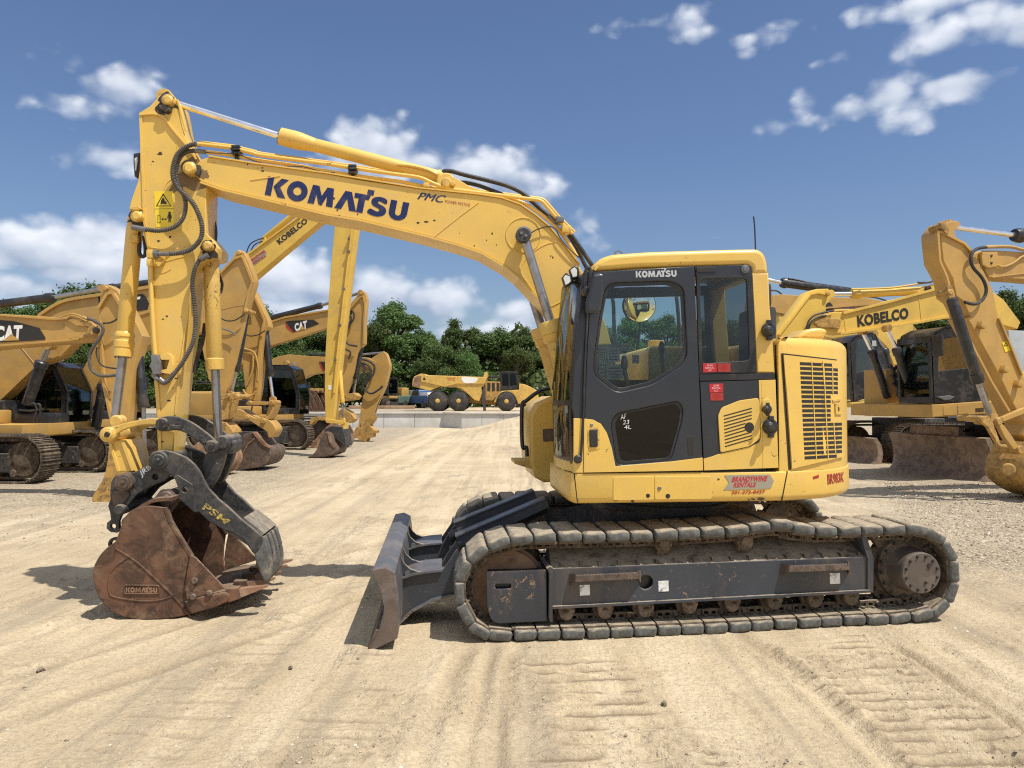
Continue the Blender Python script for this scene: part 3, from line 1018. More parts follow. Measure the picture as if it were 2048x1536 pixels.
def hit_plan(fr, plan, p, eps=0.0):
    d = px_dir(*p)
    ox, oy = -fr.x, -fr.y
    ou, ov = ox * fr.c + oy * fr.s, -ox * fr.s + oy * fr.c
    du, dv = d.x * fr.c + d.y * fr.s, -d.x * fr.s + d.y * fr.c
    best = None
    n = len(plan)
    for i in range(n):
        a, b = plan[i], plan[(i + 1) % n]
        ex, ey = b[0] - a[0], b[1] - a[1]
        den = du * ey - dv * ex
        if abs(den) < 1e-9:
            continue
        t = ((a[0] - ou) * ey - (a[1] - ov) * ex) / den
        s = ((a[0] - ou) * dv - (a[1] - ov) * du) / den
        if -1e-6 <= s <= 1 + 1e-6 and t > 0 and (best is None or t < best[0]):
            L = math.hypot(ex, ey); nx, ny = ey / L, -ex / L
            if nx * du + ny * dv > 0:
                nx, ny = -nx, -ny
            best = (t, nx, ny)
    if best is None:   # past the silhouette: clamp to the nearest point of the plan
        q = min(plan, key=lambda a: abs((a[0] - ou) * dv - (a[1] - ov) * du) / max(math.hypot(du, dv), 1e-9) + (5 if a[1] > 1.3 else 0))
        t = ((q[0] - ou) * du + (q[1] - ov) * dv) / (du * du + dv * dv)
        return (q[0], q[1], EYE + d.z * t - fr.z)
    t, nx, ny = best
    return (ou + du * t + nx * eps, ov + dv * t + ny * eps, EYE + d.z * t - fr.z)


def patch(fr, plan, quad, eps, th, nx=8, ny=1):
    """plate wrapped on the curved side: quad = TL,TR,BR,BL in photo measure"""
    tl, tr, br, bl = [Vector(q) for q in quad]
    vs = []
    for e in (eps + th, eps - .004):
        for j in range(ny + 1):
            for i in range(nx + 1):
                a, b = i / nx, j / ny
                p = (tl * (1 - a) + tr * a) * (1 - b) + (bl * (1 - a) + br * a) * b
                vs.append(hit_plan(fr, plan, p, e))
    w = nx + 1; m = w * (ny + 1)
    fs = []
    for j in range(ny):
        for i in range(nx):
            a = j * w + i
            fs.append((a, a + w, a + w + 1, a + 1)); fs.append((m + a, m + a + 1, m + a + w + 1, m + a + w))
    for i in range(nx):
        fs.append((i, i + 1, m + i + 1, m + i)); k = ny * w + i; fs.append((k, m + k, m + k + 1, k + 1))
    for j in range(ny):
        k = j * w; fs.append((k, m + k, m + k + w, k + w)); k = j * w + nx; fs.append((k, k + w, m + k + w, m + k))
    return vs, fs


# ---------------- crawler tracks
def pad_mesh(seed=0):
    L, Wd, T = .168, .50, .074
    rnd = random.Random(seed)
    bm = bmesh.new(); bmesh.ops.create_cube(bm, size=1)
    for v in bm.verts:
        v.co = Vector((v.co.x * L, v.co.y * Wd + Wd / 2, v.co.z * T - T / 2))
        if v.co.z > -T / 2:
            v.co.x *= .93
            v.co.z += rnd.uniform(-.006, .002)
    bmesh.ops.bevel(bm, geom=[e for e in bm.edges], offset=.018, segments=2, affect='EDGES', profile=.42)
    bmesh.ops.subdivide_edges(bm, edges=[e for e in bm.edges if e.calc_length() > .09], cuts=5, use_grid_fill=True)
    bmesh.ops.triangulate(bm, faces=bm.faces)
    for v in bm.verts:
        n = mnoise.noise(v.co * 14 + Vector((seed * 7.3, 0, 0))) * .0055 + mnoise.noise(v.co * 45 + Vector((seed * 3.1, 5, 0))) * .0022
        v.co.z += n
        v.co.x += mnoise.noise(v.co * 22 + Vector((0, seed * 5.1, 0))) * .003
        if v.co.y < .03:
            v.co.y += mnoise.noise(v.co * 30 + Vector((0, 0, seed * 4.1))) * .006 + rnd.uniform(0, .002)
    g = ([tuple(v.co) for v in bm.verts], [tuple(v.index for v in f.verts) for f in bm.faces]); bm.free()
    s = bxx((-.088, .03, -.088), (.075, .47, -.07), .003)
    b = [pin_local((dx, y, -.092)) for dx in (-.04, .04) for y in (.14, .36)]
    return g, s, b


def pin_local(c, r=.011, h=.02):
    return turned((c[0], c[1], c[2] - h / 2), (c[0], c[1], c[2] + h / 2), [(0, r), (1, r)], 6)


outline = [(985, 1284), (1130, 1281), (1300, 1275), (1500, 1266), (1700, 1254), (1800, 1249), (1878, 1234), (1912, 1203), (1922, 1152), (1914, 1104),
           (1888, 1069), (1840, 1051), (1780, 1050), (1700, 1053), (1630, 1053), (1585, 1043), (1545, 1040), (1500, 1049), (1400, 1057), (1250, 1063), (1100, 1066),
           (1030, 1070), (968, 1088), (927, 1124), (908, 1170), (912, 1215), (932, 1252), (957, 1276)]
path = smooth_poly([FM.uz(p, 0) for p in outline], 8)


def resample(path, n, ph=0.0):
    P = [Vector(p) for p in path]; P.append(P[0])
    d = [0]
    for i in range(1, len(P)):
        d.append(d[-1] + (P[i] - P[i - 1]).length)
    out = []
    for k in range(n):
        s = d[-1] * ((k + ph) % n) / n
        j = max(i for i in range(len(d)) if d[i] <= s + 1e-9); j = min(j, len(P) - 2)
        f = (s - d[j]) / max(d[j + 1] - d[j], 1e-9)
        out.append(P[j].lerp(P[j + 1], f))
    return out, d[-1]


_, plen = resample(path, 10)
NP = int(round(plen / .1735))
pg, ps, pb = pad_mesh()
far_path = path
PADS = []


def build_track(v0, far):
    pts, L = resample(path, NP, .3 if not far else .75)
    cen = Vector((sum(p.x for p in pts) / NP, sum(p.y for p in pts) / NP))
    s = 1 if not far else 1
    # chain of links
    lk = []
    half = L / NP / 2
    shape = [(-half - .022, -.118), (half * .2, -.126), (half + .03, -.122), (half + .034, -.095), (half + .02, -.075), (-half - .01, -.075), (-half - .034, -.09)]
    h1 = [(-.045, -.108), (-.012, -.108), (-.012, -.088), (-.045, -.088)]; h2 = [(.012, -.108), (.045, -.108), (.045, -.088), (.012, -.088)]
    shape = [(x, z * 1.15 - .0) for x, z in shape]; h1 = [(x, z * 1.15) for x, z in h1]; h2 = [(x, z * 1.15) for x, z in h2]
    base = [slab(round_poly(shape, .01, 2), a, b, [h1, h2], .003) for a, b in ((.155, .18), (.32, .345))]
    base.append(turned((half, .145, -.117), (half, .355, -.117), [(0, .016), (.05, .021), (.95, .021), (1, .016)], 10))
    objs = []
    for k in range(NP):
        p = pts[k]; t = (pts[(k + 1) % NP] - pts[k - 1]).normalized()
        ang = math.atan2(t.y, t.x)      # path runs so the outside is on its right side at the bottom
        Mx = Matrix.Translation((p.x, v0, p.y)) @ Matrix.Rotation(-ang, 4, 'Y') @ Matrix.Rotation(math.pi, 4, 'X') @ Matrix.Translation((0, -.5, 0))
        objs.append(Mx)
        for g in base:
            lk.append(([Mx @ Vector(v) for v in g[0]], g[1]))
    tr = mk('crawler_track', EX, M['dusty_steel'], *lk)
    pad0 = None
    rnd = random.Random(3 + far)
    for k, Mx in enumerate(objs):
        if k < 5:
            pad = mk('track_pad', tr, M['rubber'], pad_mesh(k + 1 + 5 * far)[0], angle=30)
            PADS.append(pad)
        else:
            pad = PADS[rnd.randrange(len(PADS))].copy(); link(pad, tr)
        J = Matrix.Rotation(rnd.uniform(-.03, .03), 4, 'Y') @ Matrix.Rotation(rnd.uniform(-.012, .012), 4, 'Z') @ Matrix.Translation((0, rnd.uniform(-.006, .006), rnd.uniform(-.003, .002)))
        pad.matrix_local = Mx @ J @ Matrix.Scale(1 + rnd.uniform(-.02, .02), 4, (1, 0, 0))
    sh = []
    for Mx in objs:
        for g in [ps] + pb:
            sh.append(([Mx @ Vector(v) for v in g[0]], g[1]))
    mk('steel_shoes', tr, M['dusty_steel'], *sh, smooth=False)
    return tr


def build_track_frame(v0, near):
    """side frame with rollers, idler, sprocket; v0 = outer plane of this track; o = offset direction"""
    V = (lambda a: v0 + a) if near else (lambda a: v0 + .5 - a)
    uz = lambda x, y: FM.uz((x, y), .06)
    # box beam
    tl, tr_, br, bl = uz(1103, 1137), uz(1738, 1113), uz(1738, 1180), uz(1103, 1213)
    mid = FM.uz((1292, 1165), .06)
    hole = [(mid[0] + .052 * math.cos(a), mid[1] + .052 * math.sin(a)) for a in [i * math.pi / 10 for i in range(20)]]
    beam = slab(round_poly([bl, br, tr_, tl], .02), V(.06), V(.09), [hole], .006)
    core = slab([bl, br, tr_, tl], V(.12), V(.42), bev=.01)
    lip = slab([(bl[0], bl[1] - .014), (br[0], br[1] - .014), (br[0], br[1] + .006), (bl[0], bl[1] + .006)], V(.035), V(.10), bev=.003)
    fr_ = mk('track_frame', EX, M['frame_steel'], beam, lip)
    mk('frame_core', fr_, M['black_steel'], core)
    # sloping dirty deck above the beam
    a0, a1 = tl, tr_
    up = .15
    deck = hexa([(a0[0], V(.09), a0[1] - .03), (a1[0], V(.09), a1[1] - .03), (a1[0], V(.44), a1[1] - .03), (a0[0], V(.44), a0[1] - .03),
                 (a0[0], V(.07), a0[1] - .004), (a1[0], V(.07), a1[1] - .004), (a1[0] - .05, V(.40), a1[1] + up), (a0[0] + .02, V(.40), a0[1] + up)])
    ribs = []
    for k in range(17):
        f = (k + .5) / 17; u = a0[0] + (a1[0] - a0[0]) * f; z = a0[1] + (a1[1] - a0[1]) * f
        ribs.append(bxx((u - .003, V(.075) if near else V(.15), z - .004), (u + .003, V(.15) if near else V(.075), z + .028)))
    mk('frame_deck', fr_, M['dusty_steel'], deck, *ribs, smooth=False)
    # end plates
    ep = slab([uz(1725, 1050), uz(1745, 1115), uz(1745, 1184), uz(1733, 1184), uz(1733, 1117), uz(1715, 1056)], V(.045), V(.40), bev=.004)
    g = cB([(1340, 668), (1362, 653), (1380, 660), (1380, 1032), (1362, 1034), (1352, 1000), (1355, 700)])
    ep2 = slab([uz(*p) for p in g], V(.03), V(.40), bev=.004)
    mks('end_plate', fr_, M['frame_steel'], ep, ep2)
    g = cB([(930, 695), (1340, 680), (1345, 1030), (1005, 1048), (960, 1020), (935, 930)])
    slot = [uz(*p) for p in round_poly(cB([(990, 778), (1098, 775), (1098, 808), (992, 812)]), 5)]
    G = slab(round_poly([uz(*p) for p in g], .05, only=(3, 4)), V(.05), V(.075), [slot], .006)
    G2 = slab([uz(*p) for p in cB([(945, 700), (1340, 690), (1340, 1020), (1010, 1035), (965, 1000)])], V(.10), V(.40), bev=.01)
    gd = mk('idler_guard', fr_, M['guard'], G)
    mk('guard_core', gd, M['black_steel'], G2)
    # bottom rollers
    P = [(1060, 1227), (1131, 1223), (1208, 1220), (1289, 1217), (1376, 1210), (1461, 1206), (1545, 1202), (1626, 1198), (1697, 1194)]
    for k, p in enumerate(P):
        u, z = FM.uz(p, .12)
        prof = [(0, .03), (.02, .052), (.22, .055), (.24, .078), (.32, .078), (.34, .06), (.66, .06), (.68, .078), (.76, .078), (.78, .055), (.98, .052), (1, .03)]
        g = turned((u, V(.07), z), (u, V(.43), z), prof, 18)
        c = box((u, V(.085), z + .03), (.12, .03, .06), .01)
        mk('bottom_roller', fr_, M['dusty_steel'], g, c)
    for p in [(1327, 1088), (1490, 1083)]:
        u, z = FM.uz(p, .12)
        g = turned((u, V(.10), z), (u, V(.40), z), [(0, .036), (.02, .046), (.04, .062), (.2, .062), (.22, .05), (.78, .05), (.8, .062), (1, .062)], 20)
        g2 = turned((u, V(.085), z), (u, V(.11), z), [(0, .040), (1, .040)], 18)
        st = bxx((u - .04, V(.16), z - .16), (u + .04, V(.34), z - .03), .008)
        mk('top_roller', fr_, M['dusty_steel'], g, g2, st)
    # idler wheel
    u, z = FM.uz((1010, 1176), .17)
    idl = turned((u, V(.16), z), (u, V(.34), z), [(0, .07), (.01, .235), (.06, .25), (.08, .275), (.25, .275), (.27, .30), (.73, .30), (.75, .275), (.92, .275), (.94, .25), (.99, .235), (1, .07)], 44)
    mk('idler_wheel', EX, M['idler'], idl)
    # sprocket with final drive
    u, z = FM.uz((1803, 1132), .25)
    teeth = []
    n = 21
    for k in range(n):
        a = 2 * math.pi * k / n
        for da, r in ((-.09, .275), (-.045, .318), (.045, .318), (.09, .275), (.14, .268)):
            teeth.append((u + r * math.cos(a + da), z + r * math.sin(a + da)))
    sp = slab(teeth, V(.225), V(.275), bev=.006)
    rim = turned((u, V(.17), z), (u, V(.30), z), [(0, .20), (.05, .235), (.4, .24), (.41, .262), (1, .262)], 40)
    sk = mk('drive_sprocket', EX, M['dusty_steel'], sp, rim)
    bolts = []
    for k in range(16):
        a = 2 * math.pi * (k + .3) / 16
        bolts.append(turned((u + .218 * math.cos(a), V(.145), z + .218 * math.sin(a)), (u + .218 * math.cos(a), V(.18), z + .218 * math.sin(a)), [(0, .012), (1, .014)], 6))
    mks('sprocket_bolt', sk, M['dark_steel'], *bolts, smooth=False)
    hub = turned((u, V(.005), z), (u, V(.24), z), [(0, .146), (.03, .152), (.12, .153), (.13, .147), (.55, .150), (.7, .17), (1, .19)], 44)
    hb = mk('final_drive', EX, M['dark_steel'] if not near else M['dirty_hub'], hub)
    bl_ = []
    for k in range(12):
        a = 2 * math.pi * (k + .5) / 12
        cx, cz = u + .125 * math.cos(a), z + .125 * math.sin(a)
        bl_.append(turned((cx, V(-.006), cz), (cx, V(.01), cz), [(0, .008), (.3, .0105), (1, .0105)], 10))
    bl_.append(turned((u + .06, V(-.004), z + .055), (u + .06, V(.01), z + .055), [(0, .016), (1, .018)], 6))
    bl_.append(turned((u + .03, V(-.004), z - .07), (u + .03, V(.01), z - .07), [(0, .010), (1, .012)], 6))
    mks('hub_bolt', hb, M['black_steel'], *bl_)
    if near:
        for (q, bar) in ((cB([(1535, 712), (1970, 690)]), 0), (cC([(890, 605), (1275, 592)]), 1)):
            a = FM.uz(q[0], -.01); b = FM.uz(q[1], -.01)
            th = .008
            arm = []
            top = [(a[0] + (b[0] - a[0]) * i / 60, a[1] + (b[1] - a[1]) * i / 60 - .012 - (.012 if i % 3 == 1 else 0) + (.018 if i in (0, 1, 59, 60) else 0)) for i in range(61)]
            bot = [(a[0] + (b[0] - a[0]) * i / 60, a[1] + (b[1] - a[1]) * i / 60 - .058 + (.006 if i % 3 == 1 else 0)) for i in range(60, -1, -1)]
            plate = slab(top + bot, V(-.01), V(-.01 + th), bev=.002)
            side = []
            for (uu, zz) in (a, b):
                e = -1 if (uu, zz) == a else 1
                side.append(hexa([(uu, V(-.01), zz - .055), (uu + .006, V(-.01), zz - .055), (uu + .006 + .03 * e, V(.062), zz - .10), (uu + .03 * e, V(.062), zz - .10),
                                  (uu, V(-.01), zz), (uu + .006, V(-.01), zz), (uu + .006 + .03 * e, V(.062), zz - .01), (uu + .03 * e, V(.062), zz - .01)]))
            tr2 = hexa([(a[0], V(-.005), a[1] - .03), (b[0], V(-.005), b[1] - .03), (b[0] + .03, V(.06), b[1] - .03), (a[0] - .03, V(.06), a[1] - .03), (a[0], V(-.005), a[1] - .022), (b[0], V(-.005), b[1] - .022), (b[0] + .03, V(.06), b[1] - .022), (a[0] - .03, V(.06), a[1] - .022)])
            mk('step_bracket', fr_, M['rust_brown'], plate, tr2, *side)
        for q in (cB([(1568, 785), (1638, 783), (1638, 855), (1570, 858)]), cC([(53, 712), (118, 709), (120, 776), (56, 780)]), cC([(1150, 660), (1216, 658), (1218, 728), (1154, 730)])):
            st = trace(FM, [q[3], q[2], q[1], q[0]], .0555, .061, bev=.001)
            mk('white_sticker', fr_, M['torn'], st)
    return fr_


M['guard'] = worn('rust_streaked_guard', (.034, .038, .046), .5, .2, (.20, .105, .05), .85, 2.6, (.3, .19, .1), .58, coat=.1, bmp=.15, streak=True)
M['dirty_hub'] = worn('brown_hub_steel', (.115, .09, .072), .6, .2, (.2, .16, .12), .6, 6.0, (.05, .045, .04), .58, bmp=.1)
M['torn'] = worn('torn_white_sticker', (.74, .74, .72), .5, .05, (.05, .05, .055), .95, 16.0)
build_track(0.0, 0)
build_track(1.99, 1)
build_track_frame(0.0, True)
build_track_frame(1.99, False)

# centre frame, swing ring
uc = (FM.uz((905, 1170), 0)[0] + FM.uz((1920, 1150), 0)[0]) / 2
UC = uc
legs = []
for su in (-1, 1):
    for v_a, v_b in ((.42, 1.0), (1.5, 2.07)):
        if v_a < 1:
            q = [(uc + su * .95, v_a), (uc + su * .55, v_a), (uc + su * .1, v_b), (uc + su * .5, v_b)]
        else:
            q = [(uc + su * .5, v_a), (uc + su * .1, v_a), (uc + su * .55, v_b), (uc + su * .95, v_b)]
        zt = [.60, .60, .78, .78] if v_a < 1 else [.78, .78, .60, .60]
        legs.append(hexa([(p[0], p[1], .32) for p in q] + [(p[0], p[1], z) for p, z in zip(q, zt)]))
cf = mk('centre_frame', EX, M['dark_steel'], bxx((uc - .62, .75, .36), (uc + .62, 1.75, .79), .03), *legs, smooth=False)
mk('swing_ring', EX, M['dark_steel'], turned((uc, VC, .76), (uc, VC, .97), [(0, .56), (.3, .56), (.32, .50), (.7, .50), (.72, .56), (1, .56)], 48))

# ---------------- dozer blade
prof = [(745, 1141), (752, 1160), (762, 1185), (768, 1215), (766, 1240), (755, 1268), (737, 1303), (745, 1301), (795, 1277), (797, 1240), (796, 1190), (792, 1160), (790, 1146), (771, 1136)]
P = [FM.uz(p, -.09) for p in prof]
zmin = min(p[1] for p in P); P = [(u, z - zmin + .002) for u, z in P]
bl = mk('dozer_blade', EX, M['blade'], slab(P, -.09, 2.41, bev=.006))
# worn end plate and bolted cutting edge
mks('end_plate', bl, M['rust_edge'] if 'rust_edge' in M else M['rust_brown'], slab([(u, z) for u, z in P], -.10, -.088, bev=.003), slab([(u, z) for u, z in P], 2.408, 2.42, bev=.003))
e0, e1 = P[6], P[5]
mk('cutting_edge', bl, M['rust_brown'], slab([(e0[0] - .012, e0[1]), (e0[0] + .03, e0[1]), (e1[0] + .012, e1[1] + .02), (e1[0] - .014, e1[1] + .02)], -.08, 2.40, bev=.004))
# top corner ear at the far end
ub, zt = P[12][0], P[13][1]
gus = cB([(335, 1060), (335, 860), (345, 740), (345, 592), (372, 640), (410, 675), (460, 692), (560, 695), (628, 690), (690, 600), (730, 540), (760, 600), (740, 800), (690, 850), (560, 880), (430, 950)])
gu = [FM.uz(p, .50) for p in gus]
mks('lift_arm', bl, M['frame_steel'], slab(gu, .50, .53, bev=.006), slab(gu, .84, .87, bev=.006), slab(gu, 1.60, 1.63, bev=.006), slab(gu, 1.94, 1.97, bev=.006))
top_g = [FM.uz(p, .50) for p in cB([(345, 745), (430, 715), (520, 700), (628, 690)])]
mks('arm_web', bl, M['blade'], thick_strip(top_g, .47, .90, .014), thick_strip(top_g, 1.57, 2.0, .014), thick_strip([FM.uz(p, .50) for p in cB([(335, 1055), (430, 960), (560, 890), (690, 855)])], .46, .91, .016), thick_strip([FM.uz(p, .50) for p in cB([(335, 1055), (430, 960), (560, 890), (690, 855)])], 1.56, 2.01, .016))
A1 = FM.uz(one(cB, 345, 720), .66); A2 = FM.uz(one(cB, 690, 700), .66)
B1 = FM.uz(one(cB, 345, 900), .66); B2 = FM.uz(one(cB, 690, 860), .66)
mks('push_beam', bl, M['dark_steel'], bxx((B2[0] - .12, .56, B2[1] + .03), (B2[0] + .75, .82, B2[1] + .2), .02), bxx((B2[0] - .12, 1.66, B2[1] + .03), (B2[0] + .75, 1.92, B2[1] + .2), .02))
bp = []
for a in (.49, 1.59):
    u, z = FM.uz(one(cB, 392, 705), .50)
    bp.append(turned((u, a, z), (u, a + .1, z), [(0, .02), (.2, .024), (1, .024)], 14))
mks('arm_pin', bl, M['zinc'], *bp)
# cylinder guards rising over the tracks
for (a, b, v) in ((cB([(735, 490), (1345, 215)]), None, .93), (cB([(722, 395), (1265, 160)]), None, 1.42)):
    p, q = FM.uz(a[0], v), FM.uz(a[1], v)
    t = Vector((q[0] - p[0], q[1] - p[1])).normalized(); n_ = Vector((-t.y, t.x))
    w = .052
    poly = [(p[0] - n_.x * w, p[1] - n_.y * w), (q[0] - n_.x * w, q[1] - n_.y * w), (q[0] + n_.x * w * .6, q[1] + n_.y * w * .6), (p[0] + n_.x * w, p[1] + n_.y * w)]
    g = mk('cylinder_guard', bl, M['guard_blue'] if 'guard_blue' in M else M['charcoal'], slab(poly, v, v + .014, bev=.003), slab([(a_ + n_.x * .0, b_) for a_, b_ in [poly[3], poly[2], (poly[2][0] - n_.x * .012, poly[2][1] - n_.y * .012), (poly[3][0] - n_.x * .012, poly[3][1] - n_.y * .012)]], v - .02, v + .16, bev=.002))
    mk('blade_cylinder', bl, M['black_steel'], rod((p[0] - .05, v + .08, p[1] - .1), (q[0], v + .08, q[1] - .06), .05))

# ---------------- upper body
u1 = FM.uz((1147, 980), 0)[0]
uB = FM.uz((1572, 940), 0)[0]
Rr = FM.uz((1680, 850), 0)[0]
z_sb = FM.uz((1350, 1006), 0)[1]
z_st = FM.uz((1350, 945), 0)[1]
umax = UC + 1.47
rear = []
for k in range(0, 25):
    v = -0.0 + k / 24 * 2.49
    w = abs((v - VC) / VC)
    rear.append((uB + (umax - uB) * (1 - w ** 2.5) ** (1 / 1.65), v))
rear = [(uB - .0, 0.0)] + rear[1:-1] + [(uB, 2.49)]
body_plan = rear + [(u1 + .55, 2.49), (u1 + .55, 1.65), (u1 + .55, .96), (u1 - .03, .96), (u1 - .035, .14), (u1 - .015, .03), (u1 + .03, 0.0)]
skirt = mk('lower_body', EX, M['yellow'], plan_prism(body_plan, z_sb, z_st, .012, .05, 5), angle=45)
# side locker doors and seams
for q in (cA([(503, 1367), (711, 1364), (713, 1484), (503, 1488)]), cA([(716, 1364), (1004, 1362), (1008, 1480), (716, 1484)])):
    mk('locker_door', skirt, M['yellow'], trace(FM, q[::-1], -.005, .01, bev=.003, r=.015))
mk('lock_button', skirt, M['zinc'], pin(FM, one(cA, 741, 1425), -.012, .0, .014), )
mks('drain_hole', skirt, M['ink'], pin(FM, one(cA, 681, 1463), -.0065, .0, .016), pin(FM, one(cA, 783, 1465), -.0065, .0, .018))
mks('seam_line', skirt, M['ink'], patch(FM, body_plan, cA([(1391, 1338), (1397, 1338), (1369, 1488), (1363, 1488)]), 0, .0015, 1, 4), patch(FM, body_plan, cA([(300, 1347), (306, 1347), (322, 1500), (318, 1502)]), 0, .001, 1, 1) )  # panel grooves drawn as thin dark strips
q = cA([(1072, 1358), (1305, 1354), (1326, 1387), (1310, 1426), (1068, 1434), (1096, 1396)])
mk('company_sticker', skirt, M['greige'], trace(FM, q[::-1], -.003, .0, bev=.0008))
write('sticker_lettering', skirt, FM, cA([(1112, 1366), (1294, 1362), (1292, 1388), (1109, 1393)]), -.0045, M['red'], 'BRANDYWINE', .03, .25)
write('sticker_lettering', skirt, FM, cA([(1120, 1396), (1236, 1393), (1233, 1418), (1117, 1421)]), -.0045, M['red'], 'RENTALS', .03, .25)
write('phone_lettering', skirt, FM, cA([(1110, 1438), (1283, 1433), (1281, 1451), (1107, 1456)]), -.003, M['red_brown'], '301-372-8427', .03, .1)

z_top = FM.uz((1600, 674), .05)[1]
hood_plan = [(uB - .045, .06)] + [(u - .02, v) for u, v in rear if .06 < v < 2.43] + [(uB - .045, 2.43), (UC - .1, 2.43), (UC - .1, 1.0), (uB - .045, 1.0)]
# keep the first points flush with the side
hood_plan = [(uB - .045, .012), (uB, .012)] + [(u - .012, v) for u, v in rear if .05 < v < 2.43] + [(uB, 2.45), (UC - .2, 2.45), (UC - .2, 1.0), (uB - .045, 1.0)]
hood = mk('engine_hood', EX, M['yellow'], plan_prism(hood_plan, z_st - .002, z_top, .075, .004, 6), angle=50)
door_q = cA([(1372, 742), (1640, 772), (1672, 1262), (1412, 1324)])
ed = mk('engine_door', hood, M['yellow'], patch(FM, hood_plan, door_q, .002, .014, 14, 6))
mks('seam_line', hood, M['ink'], patch(FM, hood_plan, cA([(1362, 735), (1374, 735), (1412, 1330), (1400, 1330)]), 0, .004, 1, 6),
   patch(FM, hood_plan, cA([(1366, 733), (1645, 765), (1645, 772), (1366, 740)]), 0, .004, 12, 1), patch(FM, hood_plan, cA([(1330, 690), (1338, 690), (1352, 1320), (1345, 1320)]), 0, .003, 1, 4))  # gaps round the door drawn as dark strips on the surface
rows = []
def Rlim(y):
    return 1612 if y < 800 else (1641 if y < 942 else (1605 if y < 1085 else (1662 if y < 1245 else 1636)))
def Llim(y):
    return 1450 + (y - 780) * .05
dark, bars = [], []
ys = [779 + k * 24.1 for k in range(21)]
for k, y in enumerate(ys):
    if k == 1: pass
    l, r_ = Llim(y), Rlim(y)
    sl = (y - 1000) * -.00012
    ya = y + (l - 1450) * 0
    d = (r_ - l) * ((1000 - y) * .00022)
    dark.append(patch(FM, hood_plan, cA([(l, y), (r_, y + d), (r_ + 1, y + 15.5 + d), (l + 1, y + 15.5)]), .016, .0012, 8, 1))
cols = [patch(FM, hood_plan, cA([(x, 775), (x + 4, 775), (x + 4 + 24, 1275), (x + 24, 1275)]), .017, .003, 1, 12) for x in (1508, 1566)]
cols.append(patch(FM, hood_plan, cA([(1612, 800), (1616, 800), (1618, 940), (1614, 940)]), .017, .003, 1, 4))
cols.append(patch(FM, hood_plan, cA([(1618, 1090), (1622, 1090), (1632, 1245), (1628, 1245)]), .017, .003, 1, 4))
mk('grille_openings', ed, M['ink'], *dark, smooth=False)
mk('grille_bars', ed, M['yellow'], *cols, smooth=False)
mks('door_latch', ed, M['yellow_worn'], patch(FM, hood_plan, cA([(1624, 992), (1655, 992), (1657, 1046), (1627, 1046)]), .016, .01, 3, 1), patch(FM, hood_plan, cA([(1612, 972), (1660, 962), (1660, 972), (1614, 982)]), .016, .008, 3, 1))
mk('key_slot', ed, M['ink'], patch(FM, hood_plan, cA([(1638, 1008), (1641, 1008), (1642, 1030), (1639, 1030)]), .0265, .001, 1, 1))
write('number_lettering', EX, FM, cA([(1597, 1352), (1684, 1340), (1682, 1392), (1600, 1407)]), 0, M['red_brown'], 'BR983K', .03, 0, hit=lambda p: hit_plan(FM, body_plan, p, .003))
mk('paint_chip', skirt, M['red_brown'], patch(FM, body_plan, cA([(1524, 1366), (1556, 1355), (1554, 1372), (1526, 1380)]), 0, .0012, 2, 1))
# exhaust cap on the hood
mk('hood_bump', hood, M['yellow'], trace(FM, smooth_poly(cA([(1440, 660), (1462, 632), (1500, 611), (1545, 603), (1588, 607), (1602, 624), (1590, 645), (1570, 665)]), 2)[::-1], .75, 1.05, bev=.03, res=3))

# ---------------- cab
CW = .93
cab = mk('cab_roof', EX, M['yellow'],
         trace(FM, round_poly(cA([(384, 314), (400, 284), (440, 245), (500, 225), (700, 211), (1110, 199), (1245, 197), (1278, 218), (1295, 262), (1300, 330), (1216, 330), (1213, 292), (1190, 279), (920, 286), (640, 294)]), 8, 3), 0, CW, bev=.035, res=3), angle=50)
pil = cA([(1214, 322), (1299, 322), (1306, 500), (1316, 600), (1332, 834), (1240, 834)])
mk('rear_pillar', EX, M['yellow'], trace(FM, pil, .004, .085, bev=.012, res=2))
P2 = [FM.uz(p, .004) for p in pil]
mk('rear_pillar', EX, M['yellow'], slab(P2, CW - .085, CW - .004, bev=.012))
# black belt below the rear window
belt = cA([(944, 842), (1332, 834), (1333, 866), (946, 876)])
mk('belt_rail', EX, M['black'], trace(FM, belt[::-1], -.006, .05, bev=.005))
mk('upper_rail', EX, M['charcoal'], trace(FM, cA([(921, 287), (1200, 281), (1213, 296), (1217, 330), (1217, 338), (930, 340)])[::-1], .006, .06, bev=.004))
mk('rail_slot', EX, M['ink'], trace(FM, round_poly(cA([(930, 292), (1034, 290), (1034, 317), (930, 318)])[::-1], 4), -.002, .006, bev=.002))
mk('speaker_boss', EX, M['zinc'], pin(FM, one(cA, 1181, 302), -.006, .01, .032), pin(FM, one(cA, 1181, 302), -.012, .0, .018))

door = cA([(352, 1345), (354, 1070), (358, 940), (366, 760), (378, 560), (392, 400), (400, 316), (919, 287), (930, 560), (944, 845), (952, 1080), (964, 1334)])
win = round_poly(cA([(500, 372), (800, 362), (866, 395), (884, 745), (850, 800), (700, 895), (520, 937), (405, 845), (402, 770), (430, 560), (462, 395)]), 16, 4)
lw = round_poly(cA([(520, 1040), (835, 978), (862, 1010), (858, 1075), (800, 1285), (522, 1308), (490, 1090)]), 13, 3)
dr = mk('cab_door', EX, M['charcoal'], trace(FM, door, -.004, .04, [win, lw], bev=.008, res=2))
def ring_frame(pts, grow, v0, v1, mat, name, parent):
    c = Vector((sum(p[0] for p in pts) / len(pts), sum(p[1] for p in pts) / len(pts)))
    inner = [tuple(c + (Vector(p) - c) * (1 - grow)) for p in pts]
    return mk(name, parent, mat, trace(FM, pts, v0, v1, [inner], bev=.003))
ring_frame([tuple(Vector(p)) for p in win], .075, .012, .03, M['black'], 'window_seal', dr)
